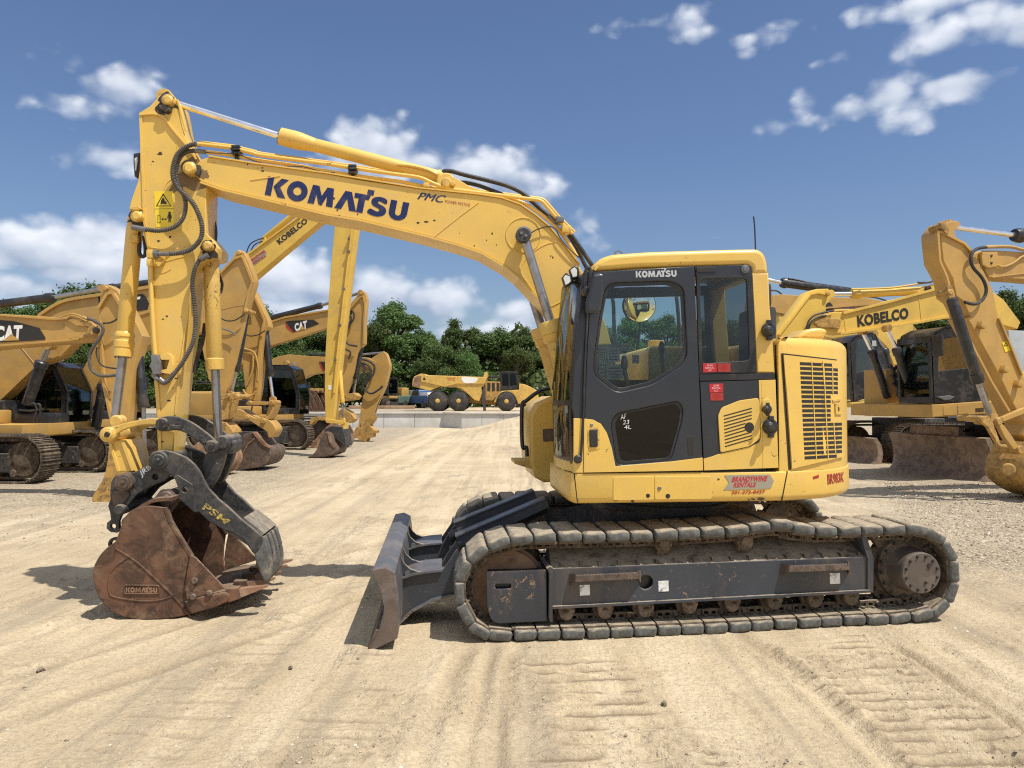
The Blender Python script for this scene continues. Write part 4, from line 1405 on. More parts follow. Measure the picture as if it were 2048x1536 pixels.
ring_frame(lw, .10, .010, .03, M['black'], 'window_seal', dr)
mk('door_glass', dr, M['glass'], trace(FM, win, .018, .022, bev=.001))
mk('lower_door_glass', dr, M['glass_dark'], trace(FM, lw, .018, .022, bev=.001))
mk('inner_glass_backing', dr, M['black'], trace(FM, cA([(480, 1320), (480, 1020), (870, 960), (870, 1300)]), .12, .13, bev=.001)) if False else None
yl = cA([(352, 1345), (354, 1068), (400, 1074), (440, 1095), (470, 1140), (495, 1215), (515, 1312), (640, 1302), (800, 1288), (961, 1268), (964, 1334)])
mk('door_lower_panel', dr, M['yellow'], trace(FM, yl, -.009, .0, bev=.003))
mk('door_handle', dr, M['black'], trace(FM, round_poly(cA([(381, 1125), (424, 1123), (425, 1213), (384, 1216)])[::-1], 3), -.022, -.006, bev=.006))
hc = round_poly(cA([(370, 1112), (436, 1108), (440, 1226), (374, 1232)])[::-1], 10)
mk('handle_recess', dr, M['yellow_worn'], trace(FM, hc, -.013, -.005, bev=.003))
mk('key_lock', dr, M['zinc'], pin(FM, one(cA, 393, 1101), -.016, -.004, .012))
mk('grab_slot', dr, M['ink'], trace(FM, round_poly(cA([(880, 1160), (914, 1158), (917, 1256), (886, 1256)])[::-1], 4), -.006, .0, bev=.002))
write('maker_lettering', dr, FM, cA([(617, 303), (826, 299), (828, 342), (619, 347)]), -.0065, M['silver'], shapes=heavy_word())
for s_, q in (('AF', [(537, 1050), (570, 1042), (572, 1066), (541, 1074)]), ('23', [(550, 1078), (584, 1074), (586, 1095), (552, 1098)]), ('4L', [(557, 1102), (592, 1102), (596, 1120), (560, 1122)])):
    write('chalk_writing', dr, FM, cA(q), .0125, M['white'], s_, -.01, .2)

# rear side window
rw = cA([(930, 340), (1217, 333), (1238, 832), (944, 840)])
hole = round_poly(cA([(948, 352), (1188, 346), (1204, 770), (960, 786)])[::-1], 10)
rwf = mk('rear_side_window', EX, M['black'], trace(FM, rw[::-1], .0, .03, [hole], bev=.004))
mk('window_glass', rwf, M['glass_mid'], trace(FM, hole, .012, .016, bev=.001))
# lower rear side panel
rp = cA([(948, 878), (1248, 870), (1336, 867), (1344, 1100), (1352, 1322), (968, 1336)])
sp_ = mk('side_panel', EX, M['charcoal'], trace(FM, rp[::-1], -.002, .05, bev=.006))
mk('side_panel_yellow', sp_, M['yellow'], trace(FM, cA([(1249, 871), (1334, 869), (1342, 1100), (1350, 1320), (968, 1334), (966, 1274), (1010, 1262), (1050, 1247), (1205, 1212), (1250, 1190), (1260, 1160), (1252, 1000)])[::-1], -.007, .0, bev=.003))
vent = round_poly(cA([(1040, 1052), (1058, 1012), (1150, 975), (1246, 962), (1252, 985), (1258, 1168), (1205, 1210), (1052, 1243)])[::-1], 5)
vp = mk('vent_panel', sp_, M['yellow'], trace(FM, vent, -.014, -.004, bev=.004))
sl = []
for k in range(10):
    y0 = 1052 + k * 17.4; x0 = 1068 + k * .8
    x1 = 1213 if k not in (4, 5, 6) else 1180
    sl.append(trace(FM, round_poly(cA([(x0, y0), (x1, y0 - 40 + (8 if x1 < 1200 else 0)), (x1, y0 - 34 + (8 if x1 < 1200 else 0)), (x0, y0 + 6)])[::-1], 2), -.0155, -.0135, bev=.0005))
sl.append(pin(FM, one(cA, 1200, 1112), -.016, -.012, .036))
mk('vent_slots', vp, M['ink'], *sl, smooth=False)
mks('seam_line', sp_, M['yellow_worn'], trace(FM, cA([(1262, 880), (1266, 880), (1272, 1320), (1268, 1320)]), -.0085, -.006, bev=.001))  # panel joint drawn as a thin worn yellow strip
for (x, y, r) in ((1303, 615, .055), (1294, 1021, .036), (1311, 1110, .058)):
    c = one(cA, x, y)
    g = [pin(FM, c, -.075, -.02, r * .62), pin(FM, c, -.03, .0, r), pin(FM, c, -.10, -.07, r * .35)]
    u, z = FM.uz(c, -.02)
    g.append(bxx((u - r * .35, -.03, z - r * 1.35), (u + r * .35, .0, z + r * 1.35), .006))
    mk('door_stop', EX, M['black'], *g)
mk('stop_base', sp_, M['yellow'], trace(FM, round_poly(cA([(1266, 975), (1290, 962), (1312, 975), (1316, 1060), (1270, 1062)])[::-1], 8), -.02, -.005, bev=.006))
for (q, mname) in ((cA([(962, 786), (1032, 786), (1033, 829), (963, 832)]), 'red'), (cA([(1037, 786), (1103, 785), (1104, 829), (1038, 829)]), 'red_brown'),
                   (cA([(995, 890), (1066, 888), (1066, 934), (996, 935)]), 'red'), (cA([(1000, 938), (1067, 937), (1067, 975), (1001, 976)]), 'red_brown')):
    st = mk('red_sticker', EX, M[mname], trace(FM, q[::-1], -.006, .0, bev=.0008))
    tl, tr_, br, bl_ = [Vector(p) for p in q]
    for k, w in enumerate(('SUM', 'RENTAL', 'LLC')):
        a, b = .12 + k * .28, .12 + k * .28 + .2
        in_ = (.3, .18, .35)[k]
        qq = [tl.lerp(tr_, in_).lerp(bl_.lerp(br, in_), a), tl.lerp(tr_, 1 - in_).lerp(bl_.lerp(br, 1 - in_), a), tl.lerp(tr_, 1 - in_).lerp(bl_.lerp(br, 1 - in_), b), tl.lerp(tr_, in_).lerp(bl_.lerp(br, in_), b)]
        write('sticker_lettering', st, FM, qq, -.0072, M['pink'] if mname == 'red' else M['red'], w, .02)

# front corner pillar + glass
fp = cA([(300, 1342), (302, 1064), (292, 1000), (304, 780), (322, 560), (345, 330), (352, 318), (400, 310), (392, 400), (376, 560), (365, 760), (357, 940), (352, 1068), (351, 1345)])
mk('front_pillar', EX, M['charcoal'], trace(FM, fp[::-1], .002, .05, bev=.008, res=2))
mk('front_pillar_foot', EX, M['yellow'], trace(FM, cA([(300, 1346), (302, 1066), (352, 1068), (351, 1347)])[::-1], -.004, .05, bev=.006))
def front_u(y_c, v):
    """front face position: u for a photo row at depth v"""
    y_c = min(y_c, 1339.9)
    xs_ = [(330, 345), (560, 322), (780, 304), (1000, 292), (1340, 300)]
    for (ya, xa), (yb, xb) in zip(xs_, xs_[1:]):
        if y_c <= yb:
            x = xa + (xb - xa) * (y_c - ya) / (yb - ya); break
    u, z = FM.uz(one(cA, x, y_c), .03)
    w = (v - .47) / .47
    return u - .055 * (1 - w * w), z
def front_grid(y0, y1, va, vb, th, n=10, m=8):
    vs = []
    for off in (0, th):
        for j in range(m + 1):
            y = y0 + (y1 - y0) * j / m
            for i in range(n + 1):
                v = va + (vb - va) * i / n
                u, z = front_u(y, v)
                vs.append((u + off, v, z))
    w = n + 1; k = w * (m + 1); fs = []
    for j in range(m):
        for i in range(n):
            a = j * w + i
            fs.append((a, a + 1, a + w + 1, a + w)); fs.append((k + a, k + a + w, k + a + w + 1, k + a + 1))
    return vs, fs
ws = mk('windscreen', EX, M['windscreen'], front_grid(345, 975, .07, .86, .004))
mk('lower_windscreen', ws, M['windscreen'], front_grid(1000, 1275, .10, .84, .004))
mk('windscreen_frame', ws, M['black'], front_grid(330, 360, .02, .91, .03), front_grid(972, 1002, .03, .9, .03), front_grid(330, 1300, .03, .085, .03), front_grid(330, 1300, .85, .91, .03), front_grid(1268, 1292, .03, .9, .03))
mk('front_sill', EX, M['yellow'], front_grid(1288, 1345, .0, .93, .05))
# hinge rod on the front edge
mk('hinge_rod', EX, M['black'], hose([FM.p3(p, -.012) for p in cA([(336, 1290), (345, 1150), (352, 1000), (358, 800), (368, 600), (378, 430), (388, 340)])], .009), pin(FM, one(cA, 324, 1277), -.03, .0, .03))
# interior
z_fl = z_st + .02
ua = FM.uz(one(cA, 330, 1200), 0)[0]; ub_ = FM.uz(one(cA, 1300, 1200), 0)[0]
ci = mk('cab_floor', EX, M['black'], bxx((ua, .05, z_st), (ub_, CW - .01, z_st + .06)), bxx((ub_ - .06, .05, z_st), (ub_, CW - .01, FM.uz(one(cA, 1300, 800), 0)[1])), bxx((ua + .2, CW - .03, z_st), (ub_, CW - .005, FM.uz(one(cA, 700, 880), 0.5)[1])))
U = lambda x, y, v: FM.p3(one(cA, x, y), v)
s0 = U(1090, 900, .45)
seat = mk('seat', EX, M['seat'], box((s0[0] - .02, .45, s0[2] - .05), (.5, .48, .14), .05), box((s0[0] + .24, .45, s0[2] + .3), (.14, .46, .62), .05), box((s0[0] + .26, .45, s0[2] + .70), (.1, .28, .2), .04))
mk('seat_base', seat, M['grey_plastic'], bxx((s0[0] - .2, .28, z_st + .06), (s0[0] + .2, .62, s0[2] - .1), .02))
mks('side_console', EX, M['grey_plastic'], box((s0[0] - .12, .15, s0[2] + .02), (.6, .13, .16), .03), box((s0[0] - .12, .76, s0[2] + .02), (.6, .13, .16), .03))
for (x, y, v, x2, y2) in ((560, 815, .2, 585, 930), (750, 735, .74, 760, 870)):
    a = U(x, y, v); b = U(x2, y2, v)
    mk('control_lever', EX, M['black'], rod(b, a, .016), turned(a, (a[0], a[1], a[2] + .10), [(0, .02), (.3, .028), (.7, .024), (1, .012)], 12), rod(b, (b[0], b[1], b[2] - .35), .03))
for (x, y) in ((500, 960), (560, 965)):
    a = U(x, y, .5)
    mk('travel_lever', EX, M['black'], rod(a, (a[0] + .02, a[1], a[2] - .35), .012), rod((a[0], a[1] - .04, a[2]), (a[0], a[1] + .04, a[2]), .018))
# far side of the cab
far_hole = [FM.uz(p, .0) for p in cA([(430, 860), (450, 560), (470, 370), (1190, 350), (1210, 800), (900, 850)])]
far_out = [FM.uz(p, .0) for p in cA([(330, 1335), (330, 900), (370, 400), (400, 305), (1230, 290), (1310, 600), (1330, 1320)])]
fs_ = mk('far_side_frame', EX, M['black'], slab(far_out, CW - .03, CW - .001, [far_hole], .005))
mk('far_window_glass', fs_, M['glass'], slab(far_hole, CW - .016, CW - .013, bev=.001))
for q in ([(432, 700), (468, 700), (468, 762), (432, 764)], [(472, 704), (536, 702), (536, 776), (472, 778)], [(542, 682), (596, 682), (596, 722), (542, 722)], [(430, 770), (462, 770), (462, 868), (430, 868)],
          [(468, 792), (556, 790), (556, 868), (468, 868)], [(420, 875), (480, 875), (480, 905), (424, 905)], [(600, 742), (636, 742), (636, 786), (600, 786)]):
    pp_ = cA(q)
    d_ = mk('operating_decal', fs_, M['decal'] if 'decal' in M else M['light_grey'], trace(FM, pp_[::-1], CW - .036, CW - .032, bev=.0005))
    tl, tr_, br, bl_ = [Vector(p) for p in pp_]
    ln = []
    for a in (.22, .42, .62, .8):
        ln.append(trace(FM, [tuple(tl.lerp(tr_, .15).lerp(bl_.lerp(br, .15), a)), tuple(tl.lerp(tr_, .15).lerp(bl_.lerp(br, .15), a + .05)), tuple(tl.lerp(tr_, .8).lerp(bl_.lerp(br, .8), a + .05)), tuple(tl.lerp(tr_, .8).lerp(bl_.lerp(br, .8), a))], CW - .0375, CW - .0362, bev=.0003))
    mk('decal_print', d_, M['ink'], *ln, smooth=False)
# lamps, mirror, antenna
for (c, q) in ((cA([(312, 305)])[0], cA([(283, 300), (312, 280), (330, 300), (330, 345), (300, 352)])), (cA([(270, 360)])[0], cA([(246, 340), (262, 320), (292, 330), (300, 365), (285, 382), (262, 392)]))):
    lp = mk('work_lamp', EX, M['black'], trace(FM, q[::-1], .10, .20, bev=.014, res=2))
    c_ = Vector((sum(p[0] for p in q) / len(q), sum(p[1] for p in q) / len(q)))
    mk('lamp_lens', lp, M['lens'], trace(FM, [tuple(c_ + (Vector(p) - c_) * .72 + Vector((-2.5, 1))) for p in q][::-1], .094, .11, bev=.004))
mk('lamp_bracket', EX, M['black'], hose([U(300, 345, .15), U(330, 355, .15), U(352, 345, .1), U(372, 340, .03)], .012), hose([U(286, 370, .15), U(310, 372, .15), U(352, 345, .1)], .012))
mk('mirror_arm', EX, M['black'], hose([U(362, 395, -.05), U(360, 330, -.05), U(370, 296, -.05), U(383, 300, -.05), U(384, 350, -.05), U(375, 405, -.05)], .013), pin(FM, one(cA, 372, 415), -.09, .0, .035))
mk('rear_view_mirror', EX, M['charcoal'], trace(FM, round_poly(cA([(398, 330), (440, 320), (459, 330), (455, 400), (440, 505), (420, 528), (368, 530), (366, 470), (385, 400)])[::-1], 5), -.15, -.09, bev=.02, res=2))
mk('antenna', EX, M['black'], hose([FM.p3(p, .5) for p in ((1512, 532), (1511, 500), (1510, 470), (1509, 450), (1507, 433))], .006))
mk('roof_ring', cab, M['zinc'], tube([(FM.p3((1237, 509), .4)[0] + .028 * math.cos(a), .4, FM.p3((1237, 509), .4)[2] + .028 * math.sin(a)) for a in [i * math.pi / 8 for i in range(16)]], .006, 6, closed=True))

# ---------------- right-hand body across the boom
rb = cA([(76, 1085), (80, 1040), (112, 988), (190, 952), (330, 952), (560, 930), (636, 830), (645, 742), (860, 736), (1300, 700), (1300, 1385), (330, 1390), (150, 1396), (104, 1372), (78, 1290)])
RB = mk('right_body', EX, M['yellow'], trace(FM, rb[::-1], 1.65, 2.45, bev=.03, res=2))
mk('air_vent', RB, M['rust_brown'], trace(FM, round_poly(cA([(142, 1122), (206, 1118), (208, 1182), (144, 1186)])[::-1], 3), 1.642, 1.652, bev=.002))
mk('filler_cap', RB, M['yellow'], turned(U(720, 742, 1.85), U(720, 668, 1.85), [(0, .075), (.9, .075), (.96, .08), (1, .06)], 24))
mk('hand_rail', EX, M['black'], hose([U(*p, 1.68) for p in ((62, 1262), (58, 1215), (38, 1205), (36, 1010), (60, 975), (130, 926), (200, 914))], .019))
mk('hand_rail', EX, M['black'], hose([U(*p, 1.95) for p in ((515, 760), (505, 500), (520, 412), (790, 404), (826, 440), (850, 760))], .019))
rm = mk('round_mirror', EX, M['black'], turned(U(635, 490, 1.80), U(633, 490, 1.86), [(0, .155), (.2, .162), (.5, .13), (1, .05)], 32), hose([U(640, 490, 1.9), U(640, 600, 1.9), U(620, 740, 1.9)], .014))
mk('mirror_glass', rm, M['mirror'], turned(U(635, 490, 1.755), U(635, 490, 1.801), [(0, .015), (.08, .05), (.3, .095), (.6, .13), (1, .155)], 36))
mk('foot_step', EX, M['yellow_worn'], hexa([(*[FM.p3(one(cA, 0, 1300), 1.7)[0]], 1.7, FM.p3(one(cA, 0, 1300), 1.7)[2]), (FM.p3(one(cA, 95, 1330), 1.7)[0], 1.7, FM.p3(one(cA, 95, 1330), 1.7)[2]), (FM.p3(one(cA, 95, 1330), 1.7)[0], 2.1, FM.p3(one(cA, 95, 1330), 1.7)[2]), (FM.p3(one(cA, 0, 1300), 1.7)[0], 2.1, FM.p3(one(cA, 0, 1300), 1.7)[2]),
                                            (FM.p3(one(cA, 0, 1290), 1.7)[0], 1.7, FM.p3(one(cA, 0, 1290), 1.7)[2] + .01), (FM.p3(one(cA, 95, 1290), 1.7)[0], 1.7, FM.p3(one(cA, 95, 1290), 1.7)[2] + .01), (FM.p3(one(cA, 95, 1290), 1.7)[0], 2.1, FM.p3(one(cA, 95, 1290), 1.7)[2] + .01), (FM.p3(one(cA, 0, 1290), 1.7)[0], 2.1, FM.p3(one(cA, 0, 1290), 1.7)[2] + .01)]))
# ---------------- boom
BV0, BV1, BC = 1.12, 1.46, 1.29
boom_px = [(392, 330), (402, 319), (418, 314), (440, 317), (501, 327), (600, 340), (655, 348), (721, 360), (842, 378), (957, 390), (1003, 397), (1040, 410), (1072, 432), (1097, 453), (1130, 492),
           (1158, 530), (1185, 580), (1215, 660), (1240, 760), (1262, 880), (1262, 940), (1240, 965), (1205, 960), (1175, 900), (1150, 800), (1128, 710), (1112, 640), (1097, 616), (1072, 590), (1039, 555),
           (1009, 531), (963, 504), (918, 489), (842, 468), (721, 439), (655, 428), (446, 378), (402, 363), (392, 352)]
boom = mk('boom', EX, M['yellow'], trace(FM, boom_px, BV0, BV1, bev=.006, res=1))
# bottom flange lip + top flange lip
low = [(402, 364), (446, 379), (655, 429), (721, 440), (842, 469), (918, 490), (963, 505), (1009, 532), (1039, 556), (1072, 591), (1097, 617), (1112, 641)]
top = [(418, 314), (501, 327), (655, 348), (842, 378), (957, 390), (1003, 397), (1040, 410), (1072, 432), (1097, 453), (1130, 492), (1158, 530)]
def lip_strip(pts, v0, v1, th, up):
    P = [FM.uz(p, BV0) for p in pts]
    return thick_strip(P if up else P[::-1], v0, v1, th)
mks('boom_flange', boom, M['yellow'], lip_strip(low, BV0 - .022, BV1 + .022, .014, False), lip_strip(top, BV0 - .016, BV1 + .016, .012, True), smooth=False)
seams = []
for pts in (cr(600, 280, 3.3032, [(1180, 412), (1060, 500), (885, 640)]), cr(600, 280, 3.3032, [(1780, 1040), (1660, 1100)]), [(501, 360), (560, 352)], cr(600, 280, 3.3032, [(1600, 1000), (1660, 1130)])):
    seams.append(tube([FM.p3(p, BV0 - .001) for p in pts], .005, 6))
c = FM.uz((1047, 470), BV0)
seams.append(tube([(c[0] + .150 * math.cos(a), BV0, c[1] + .150 * math.sin(a)) for a in [i * math.pi / 20 for i in range(40)]], .007, 6, closed=True))
c8 = FM.uz(one(c4, 1620, 790), BV0)
seams.append(tube([FM.p3(p, BV0) for p in smooth_poly(c4([(1450, 870), (1480, 800), (1540, 740), (1620, 690), (1700, 670)]), 5, False)], .006, 6))
seams.append(tube([FM.p3(p, BV0) for p in smooth_poly(c4([(1450, 830), (1460, 880), (1500, 940), (1560, 1020), (1640, 1110)]), 5, False)], .006, 6))
mks('weld_seam', boom, M['yellow'], *seams)
write('maker_lettering', boom, FM, [(539, 341), (821, 395), (811, 444), (529, 391)], BV0 - .0025, M['navy'], shapes=heavy_word())

write('dealer_lettering', boom, FM, c4([(788, 345), (964, 368), (948, 416), (774, 390)]), BV0 - 0.0024, M['navy'], 'PMC', .0, .25)
write('dealer_lettering', boom, FM, c4([(790, 345), (966, 368), (950, 416), (776, 390)]), BV0 - 0.0025, M['navy'], 'PMC', .0, .25)
write('dealer_lettering', boom, FM, c4([(792, 345), (968, 368), (952, 416), (778, 390)]), BV0 - 0.0026, M['navy'], 'PMC', .0, .25)
write('dealer_lettering', boom, FM, c4([(960, 396), (1124, 420), (1122, 440), (958, 414)]), BV0 - .0025, M['red_brown'], 'POWER MOTIVE', .0)

# boom lift cylinders, one each side of the boom
def cyl(name, parent, a, b, c, v, rb, rr, mb='yellow', mr='chrome', collar=True, n=26):
    """a = barrel end, b = gland, c = rod eye (photo measure)"""
    A, B, C = FM.p3(a, v), FM.p3(b, v), FM.p3(c, v)
    L = (Vector(B) - Vector(A)).length
    g = .09 / L
    prof = [(0, rb * .9), (.02, rb)]
    if collar:
        prof += [(1 - g - .01, rb), (1 - g, rb * 1.12), (1 - .004, rb * 1.12), (1, rb * 1.02)]
    else:
        prof += [(.99, rb), (1, rb * .9)]
    o = mk(name, parent, M[mb], turned(A, B, prof, n))
    r = mk('piston_rod', o, M[mr], rod(B, C, rr, 22))
    return o, A, B, C

for v in (1.02, 1.57):
    k = FM.uz((1047, 470), v) if v < 1.2 else None
    e = (1047, 470) if v < 1.2 else FM.to_px((FM.uz((1047, 470), 1.02)[0], 1.57, FM.uz((1047, 470), 1.02)[1]))
    gl = (1101, 644) if v < 1.2 else FM.to_px((FM.uz((1101, 644), 1.02)[0], 1.57, FM.uz((1101, 644), 1.02)[1]))
    ba = (1178, 900) if v < 1.2 else FM.to_px((FM.uz((1178, 900), 1.02)[0], 1.57, FM.uz((1178, 900), 1.02)[1]))
    o, A, B, C = cyl('lift_cylinder', EX, ba, gl, e, v, .088, .040, 'yellow_worn', 'chrome_dirty', False)
    d = (Vector(B) - Vector(A)).normalized()
    B_ = Vector(B)
    mk('gland', o, M['yellow'], turned(B_ - d * .17, B_ + d * .01, [(0, .09), (.1, .103), (.4, .103), (.42, .112), (.9, .112), (1, .10)], 24))
    mk('rod_eye', o, M['chrome_dirty'], turned((C[0], v - .05, C[2]), (C[0], v + .05, C[2]), [(0, .058), (.1, .066), (.9, .066), (1, .058)], 24))
q = FM.uz((1046, 471), .96)
cap = mk('boom_pin', EX, M['dark_steel'], turned((q[0], .925, q[1]), (q[0], 1.64, q[1]), [(0, .056), (.01, .062), (.10, .062), (.11, .035), (.9, .035), (.91, .06), (1, .056)], 28))
mks('pin_bolts', cap, M['zinc'], *[turned((q[0] + dx, .915, q[1] + dz), (q[0] + dx, .93, q[1] + dz), [(0, .013), (1, .015)], 6) for dx, dz in ((-.018, .012), (.02, -.008))])

# arm cylinder along the top of the boom
a_v = BC
o, A, B, C = cyl('arm_cylinder', EX, one(c4, 985, 262), one(c1, 1538, 432), one(c1, 690, 165), a_v, .057, .0285, 'yellow', 'chrome', False)
d = (Vector(A) - Vector(B)).normalized(); B_ = Vector(B)
mk('gland', o, M['yellow'], turned(B_ - d * .004, B_ + d * .30, [(0, .062), (.03, .074), (.45, .077), (.6, .074), (1, .057)], 26))
mks('gland_bolts', o, M['zinc'], *[turned(B_ - d * .012 + Vector((0, math.cos(a), 0)) * .062 + d.cross(Vector((0, 1, 0))) * .062 * math.sin(a), B_ + d * .01 + Vector((0, math.cos(a), 0)) * .062 + d.cross(Vector((0, 1, 0))) * .062 * math.sin(a), [(0, .008), (1, .008)], 6) for a in [k * math.pi / 5 for k in range(10)]])
mk('rod_eye', o, M['yellow_worn'], turned((FM.uz((333, 198), a_v)[0], a_v - .07, FM.uz((333, 198), a_v)[1]), (FM.uz((333, 198), a_v)[0], a_v + .07, FM.uz((333, 198), a_v)[1]), [(0, .06), (.1, .066), (.9, .066), (1, .06)], 24))
mk('barrel_band', o, M['yellow'], turned(Vector(A) + (Vector(B) - Vector(A)) * .04, Vector(A) + (Vector(B) - Vector(A)) * .07, [(0, .064), (1, .064)], 24), pin(FM, one(c4, 965, 278), BC - .09, BC + .09, .085))
mks('cylinder_mount', boom, M['yellow'], trace(FM, c4([(900, 320), (930, 260), (990, 238), (1050, 262), (1110, 300), (1190, 328), (1200, 352), (1100, 352), (960, 330)])[::-1], BC - .12, BC - .095, bev=.004),
   trace(FM, c4([(900, 320), (930, 260), (990, 238), (1050, 262), (1110, 300), (1190, 328), (1200, 352), (1100, 352), (960, 330)])[::-1], BC + .095, BC + .12, bev=.004))
mks('mount_pin', boom, M['yellow_worn'], pin(FM, one(c4, 968, 278), BC - .15, BC + .15, .045), pin(FM, one(c4, 1010, 285), BC - .155, BC - .12, .022))

# steel pipes and hoses along the boom
P1 = c1([(905, 492), (1000, 502), (1170, 522), (1240, 540), (1330, 562), (1400, 580), (1900, 645)]) + c4([(180, 158), (330, 182), (600, 222), (780, 246), (860, 278), (960, 316), (1080, 336), (1330, 366), (1500, 388), (1585, 400), (1630, 440), (1690, 510), (1740, 560), (1800, 620)])
P2 = c1([(960, 552), (1080, 565), (1200, 585), (1400, 620)]) + c4([(0, 172), (120, 196), (400, 240), (650, 272), (800, 302), (1000, 332), (1300, 372), (1430, 398), (1520, 440), (1620, 510), (1700, 580), (1780, 690), (1830, 770)])
P3 = c4([(640, 162), (740, 172), (840, 196), (905, 228)])
mk('hydraulic_pipe', EX, M['yellow'], hose([FM.p3(p, 1.17) for p in P1], .017, 10, sm=3))
mk('hydraulic_pipe', EX, M['yellow'], hose([FM.p3(p, 1.21) for p in P2], .016, 10, sm=3))
mk('hydraulic_pipe', EX, M['yellow'], hose([FM.p3(p, 1.40) for p in [(a + 4, b - 3) for a, b in P1]], .016, 10, sm=3))
mk('hydraulic_pipe', EX, M['yellow'], hose([FM.p3(p, 1.22) for p in P3], .013, 8, sm=3))
for i, (pts, v, r) in enumerate(((c4([(945, 215), (960, 205), (1010, 208), (1080, 228), (1300, 282), (1400, 315), (1480, 358), (1560, 430), (1640, 500)]), 1.25, .020),
                  (c4([(1040, 282), (1100, 282), (1180, 300), (1260, 330), (1340, 362)]), 1.3, .019), (c4([(1750, 575), (1800, 640), (1850, 710), (1900, 785), (1945, 850)]), 1.25, .020),
                  (c4([(1760, 610), (1820, 700), (1860, 780), (1900, 860)]), 1.34, .018))):
    mks('rubber_hose', EX, M['hose'], hose([FM.p3(p, v) for p in pts], r, 10, sm=5))
for p, r in ((c4([(1640, 500), (1690, 548)]), .022), (c4([(1735, 565), (1765, 600)]), .024), (c1([(880, 490), (925, 494)]), .022), (c1([(860, 540), (965, 553)]), .019)):
    mks('hose_fitting', EX, M['zinc'], rod(FM.p3(p[0], 1.2), FM.p3(p[1], 1.2), r, 10))
for c_, s_ in ((c1([(1200, 540)])[0], .075), (c4([(348, 195)])[0], .075)):
    u, z = FM.uz(c_, 1.17)
    mk('pipe_clamp', EX, M['black_steel'], box((u, 1.19, z), (s_, .12, .018), .003), box((u, 1.19, z + .026), (s_ * .9, .10, .02), .003), box((u, 1.19, z - .028), (s_ * .9, .1, .018), .003), box((u, 1.20, z - .06), (.03, .05, .06), .003))
for c_, s_ in ((c4([(1715, 528)])[0], .07), (c4([(835, 300)])[0], .05), (c4([(1760, 590)])[0], .08)):
    u, z = FM.uz(c_, 1.15)
    mk('pipe_clamp', EX, M['zinc'] if s_ == .07 else M['yellow'], box((u, 1.19, z), (s_, .14, s_ * .75), .008))
mks('wiring', EX, M['hose'], hose([FM.p3(p, 1.115) for p in c1([(1165, 565), (1050, 562), (960, 555)])], .004, 6), hose([FM.p3(p, 1.11) for p in c1([(1235, 575), (1350, 625), (1500, 660), (1700, 665), (1850, 700), (1960, 712)])], .004, 6),
   hose([FM.p3(p, 1.09) for p in c4([(1525, 615), (1570, 590), (1640, 572), (1690, 590), (1720, 650), (1790, 730), (1860, 790), (1880, 820)])], .005, 6))
mks('cab_wiring', EX, M['hose'], hose([U(*p, .96) for p in ((232, 620), (238, 560), (255, 510), (265, 520), (262, 600), (250, 660), (255, 720))], .008, 6), hose([U(*p, 1.0) for p in ((240, 640), (225, 750), (205, 850), (195, 920))], .012, 6))

# ---------------- stick
SV0, SV1 = 1.13, 1.45
st_px = [(277, 226), (300, 212), (314, 196), (322, 188), (332, 185), (344, 188), (352, 198), (358, 225), (362, 250), (370, 273), (378, 290), (394, 318), (404, 345), (413, 376), (412, 410), (411, 466), (424, 478), (436, 496),
         (433, 512), (420, 515), (409, 520), (397, 530), (386, 550), (381, 590), (376, 644), (364, 726), (357, 790), (352, 840), (344, 900), (338, 935), (322, 938), (316, 905), (311, 800), (303, 707), (295, 550), (294, 498), (283, 452), (264, 444), (259, 428), (260, 408), (268, 384), (276, 362), (279, 340), (281, 240)]
stick = mk('stick', EX, M['yellow'], trace(FM, st_px[::-1], SV0, SV1, bev=.006))
# framing flanges proud of the side plate
def band(fr, pts, w, v0, v1, close=False):
    P = [Vector(fr.uz(p, v0)) for p in pts]; L = len(P); o1, o2 = [], []
    for i in range(L):
        t = (P[min(i + 1, L - 1)] - P[max(i - 1, 0)]).normalized(); n_ = Vector((-t.y, t.x))
        o1.append(tuple(P[i] + n_ * w / 2)); o2.append(tuple(P[i] - n_ * w / 2))
    return slab(o1 + o2[::-1], v0, v1, bev=.002)
mks('stick_flange', stick, M['yellow'], band(FM, smooth_poly([(279, 229), (300, 227), (316, 229), (330, 238), (345, 258), (372, 290), (392, 318)], 3, False), .016, SV0 - .02, SV0 + .002),
   band(FM, [(281, 232), (283, 300), (286, 360), (288, 440), (299, 500), (300, 560), (308, 705), (316, 800), (320, 900)], .022, SV0 - .012, SV0 + .002),
   band(FM, [(404, 500), (384, 560), (372, 650), (358, 745), (350, 830)], .012, SV0 - .010, SV0 + .002))
mks('weld_seam', stick, M['yellow'], *[tube([FM.p3(p, SV0 - .001) for p in smooth_poly(q, 5, False)], .004, 6) for q in (c1([(750, 460), (742, 560), (740, 600)]), c1([(640, 850), (670, 790), (720, 750)]), c1([(550, 1285), (650, 1300), (780, 1290), (870, 1260)]), c1([(560, 1390), (620, 1400), (740, 1370), (860, 1340)]), c1([(550, 1480), (640, 1480), (700, 1450)]))], tube([FM.p3(p, SV0 - .002) for p in smooth_poly([(355, 200), (364, 232), (372, 262)], 4, False)], .01, 6))
for (c_, r, mname, v0) in ((c1([(668, 148)])[0], .048, 'yellow_worn', 1.05), (c1([(835, 672)])[0], .056, 'yellow', 1.01), (c1([(430, 1040)])[0], .050, 'yellow', 1.05), (c1([(975, 1272)])[0], .042, 'yellow_worn', 1.04)):
    pn = mk('pivot_pin', stick, M[mname], pin(FM, c_, v0, SV1 + .06, r * .78, 26), pin(FM, c_, v0 + .04, SV0 + .01, r, 26))
    mk('grease_ring', pn, M['dark_steel'], pin(FM, c_, v0 + .055, v0 + .062, r * 1.12, 26))
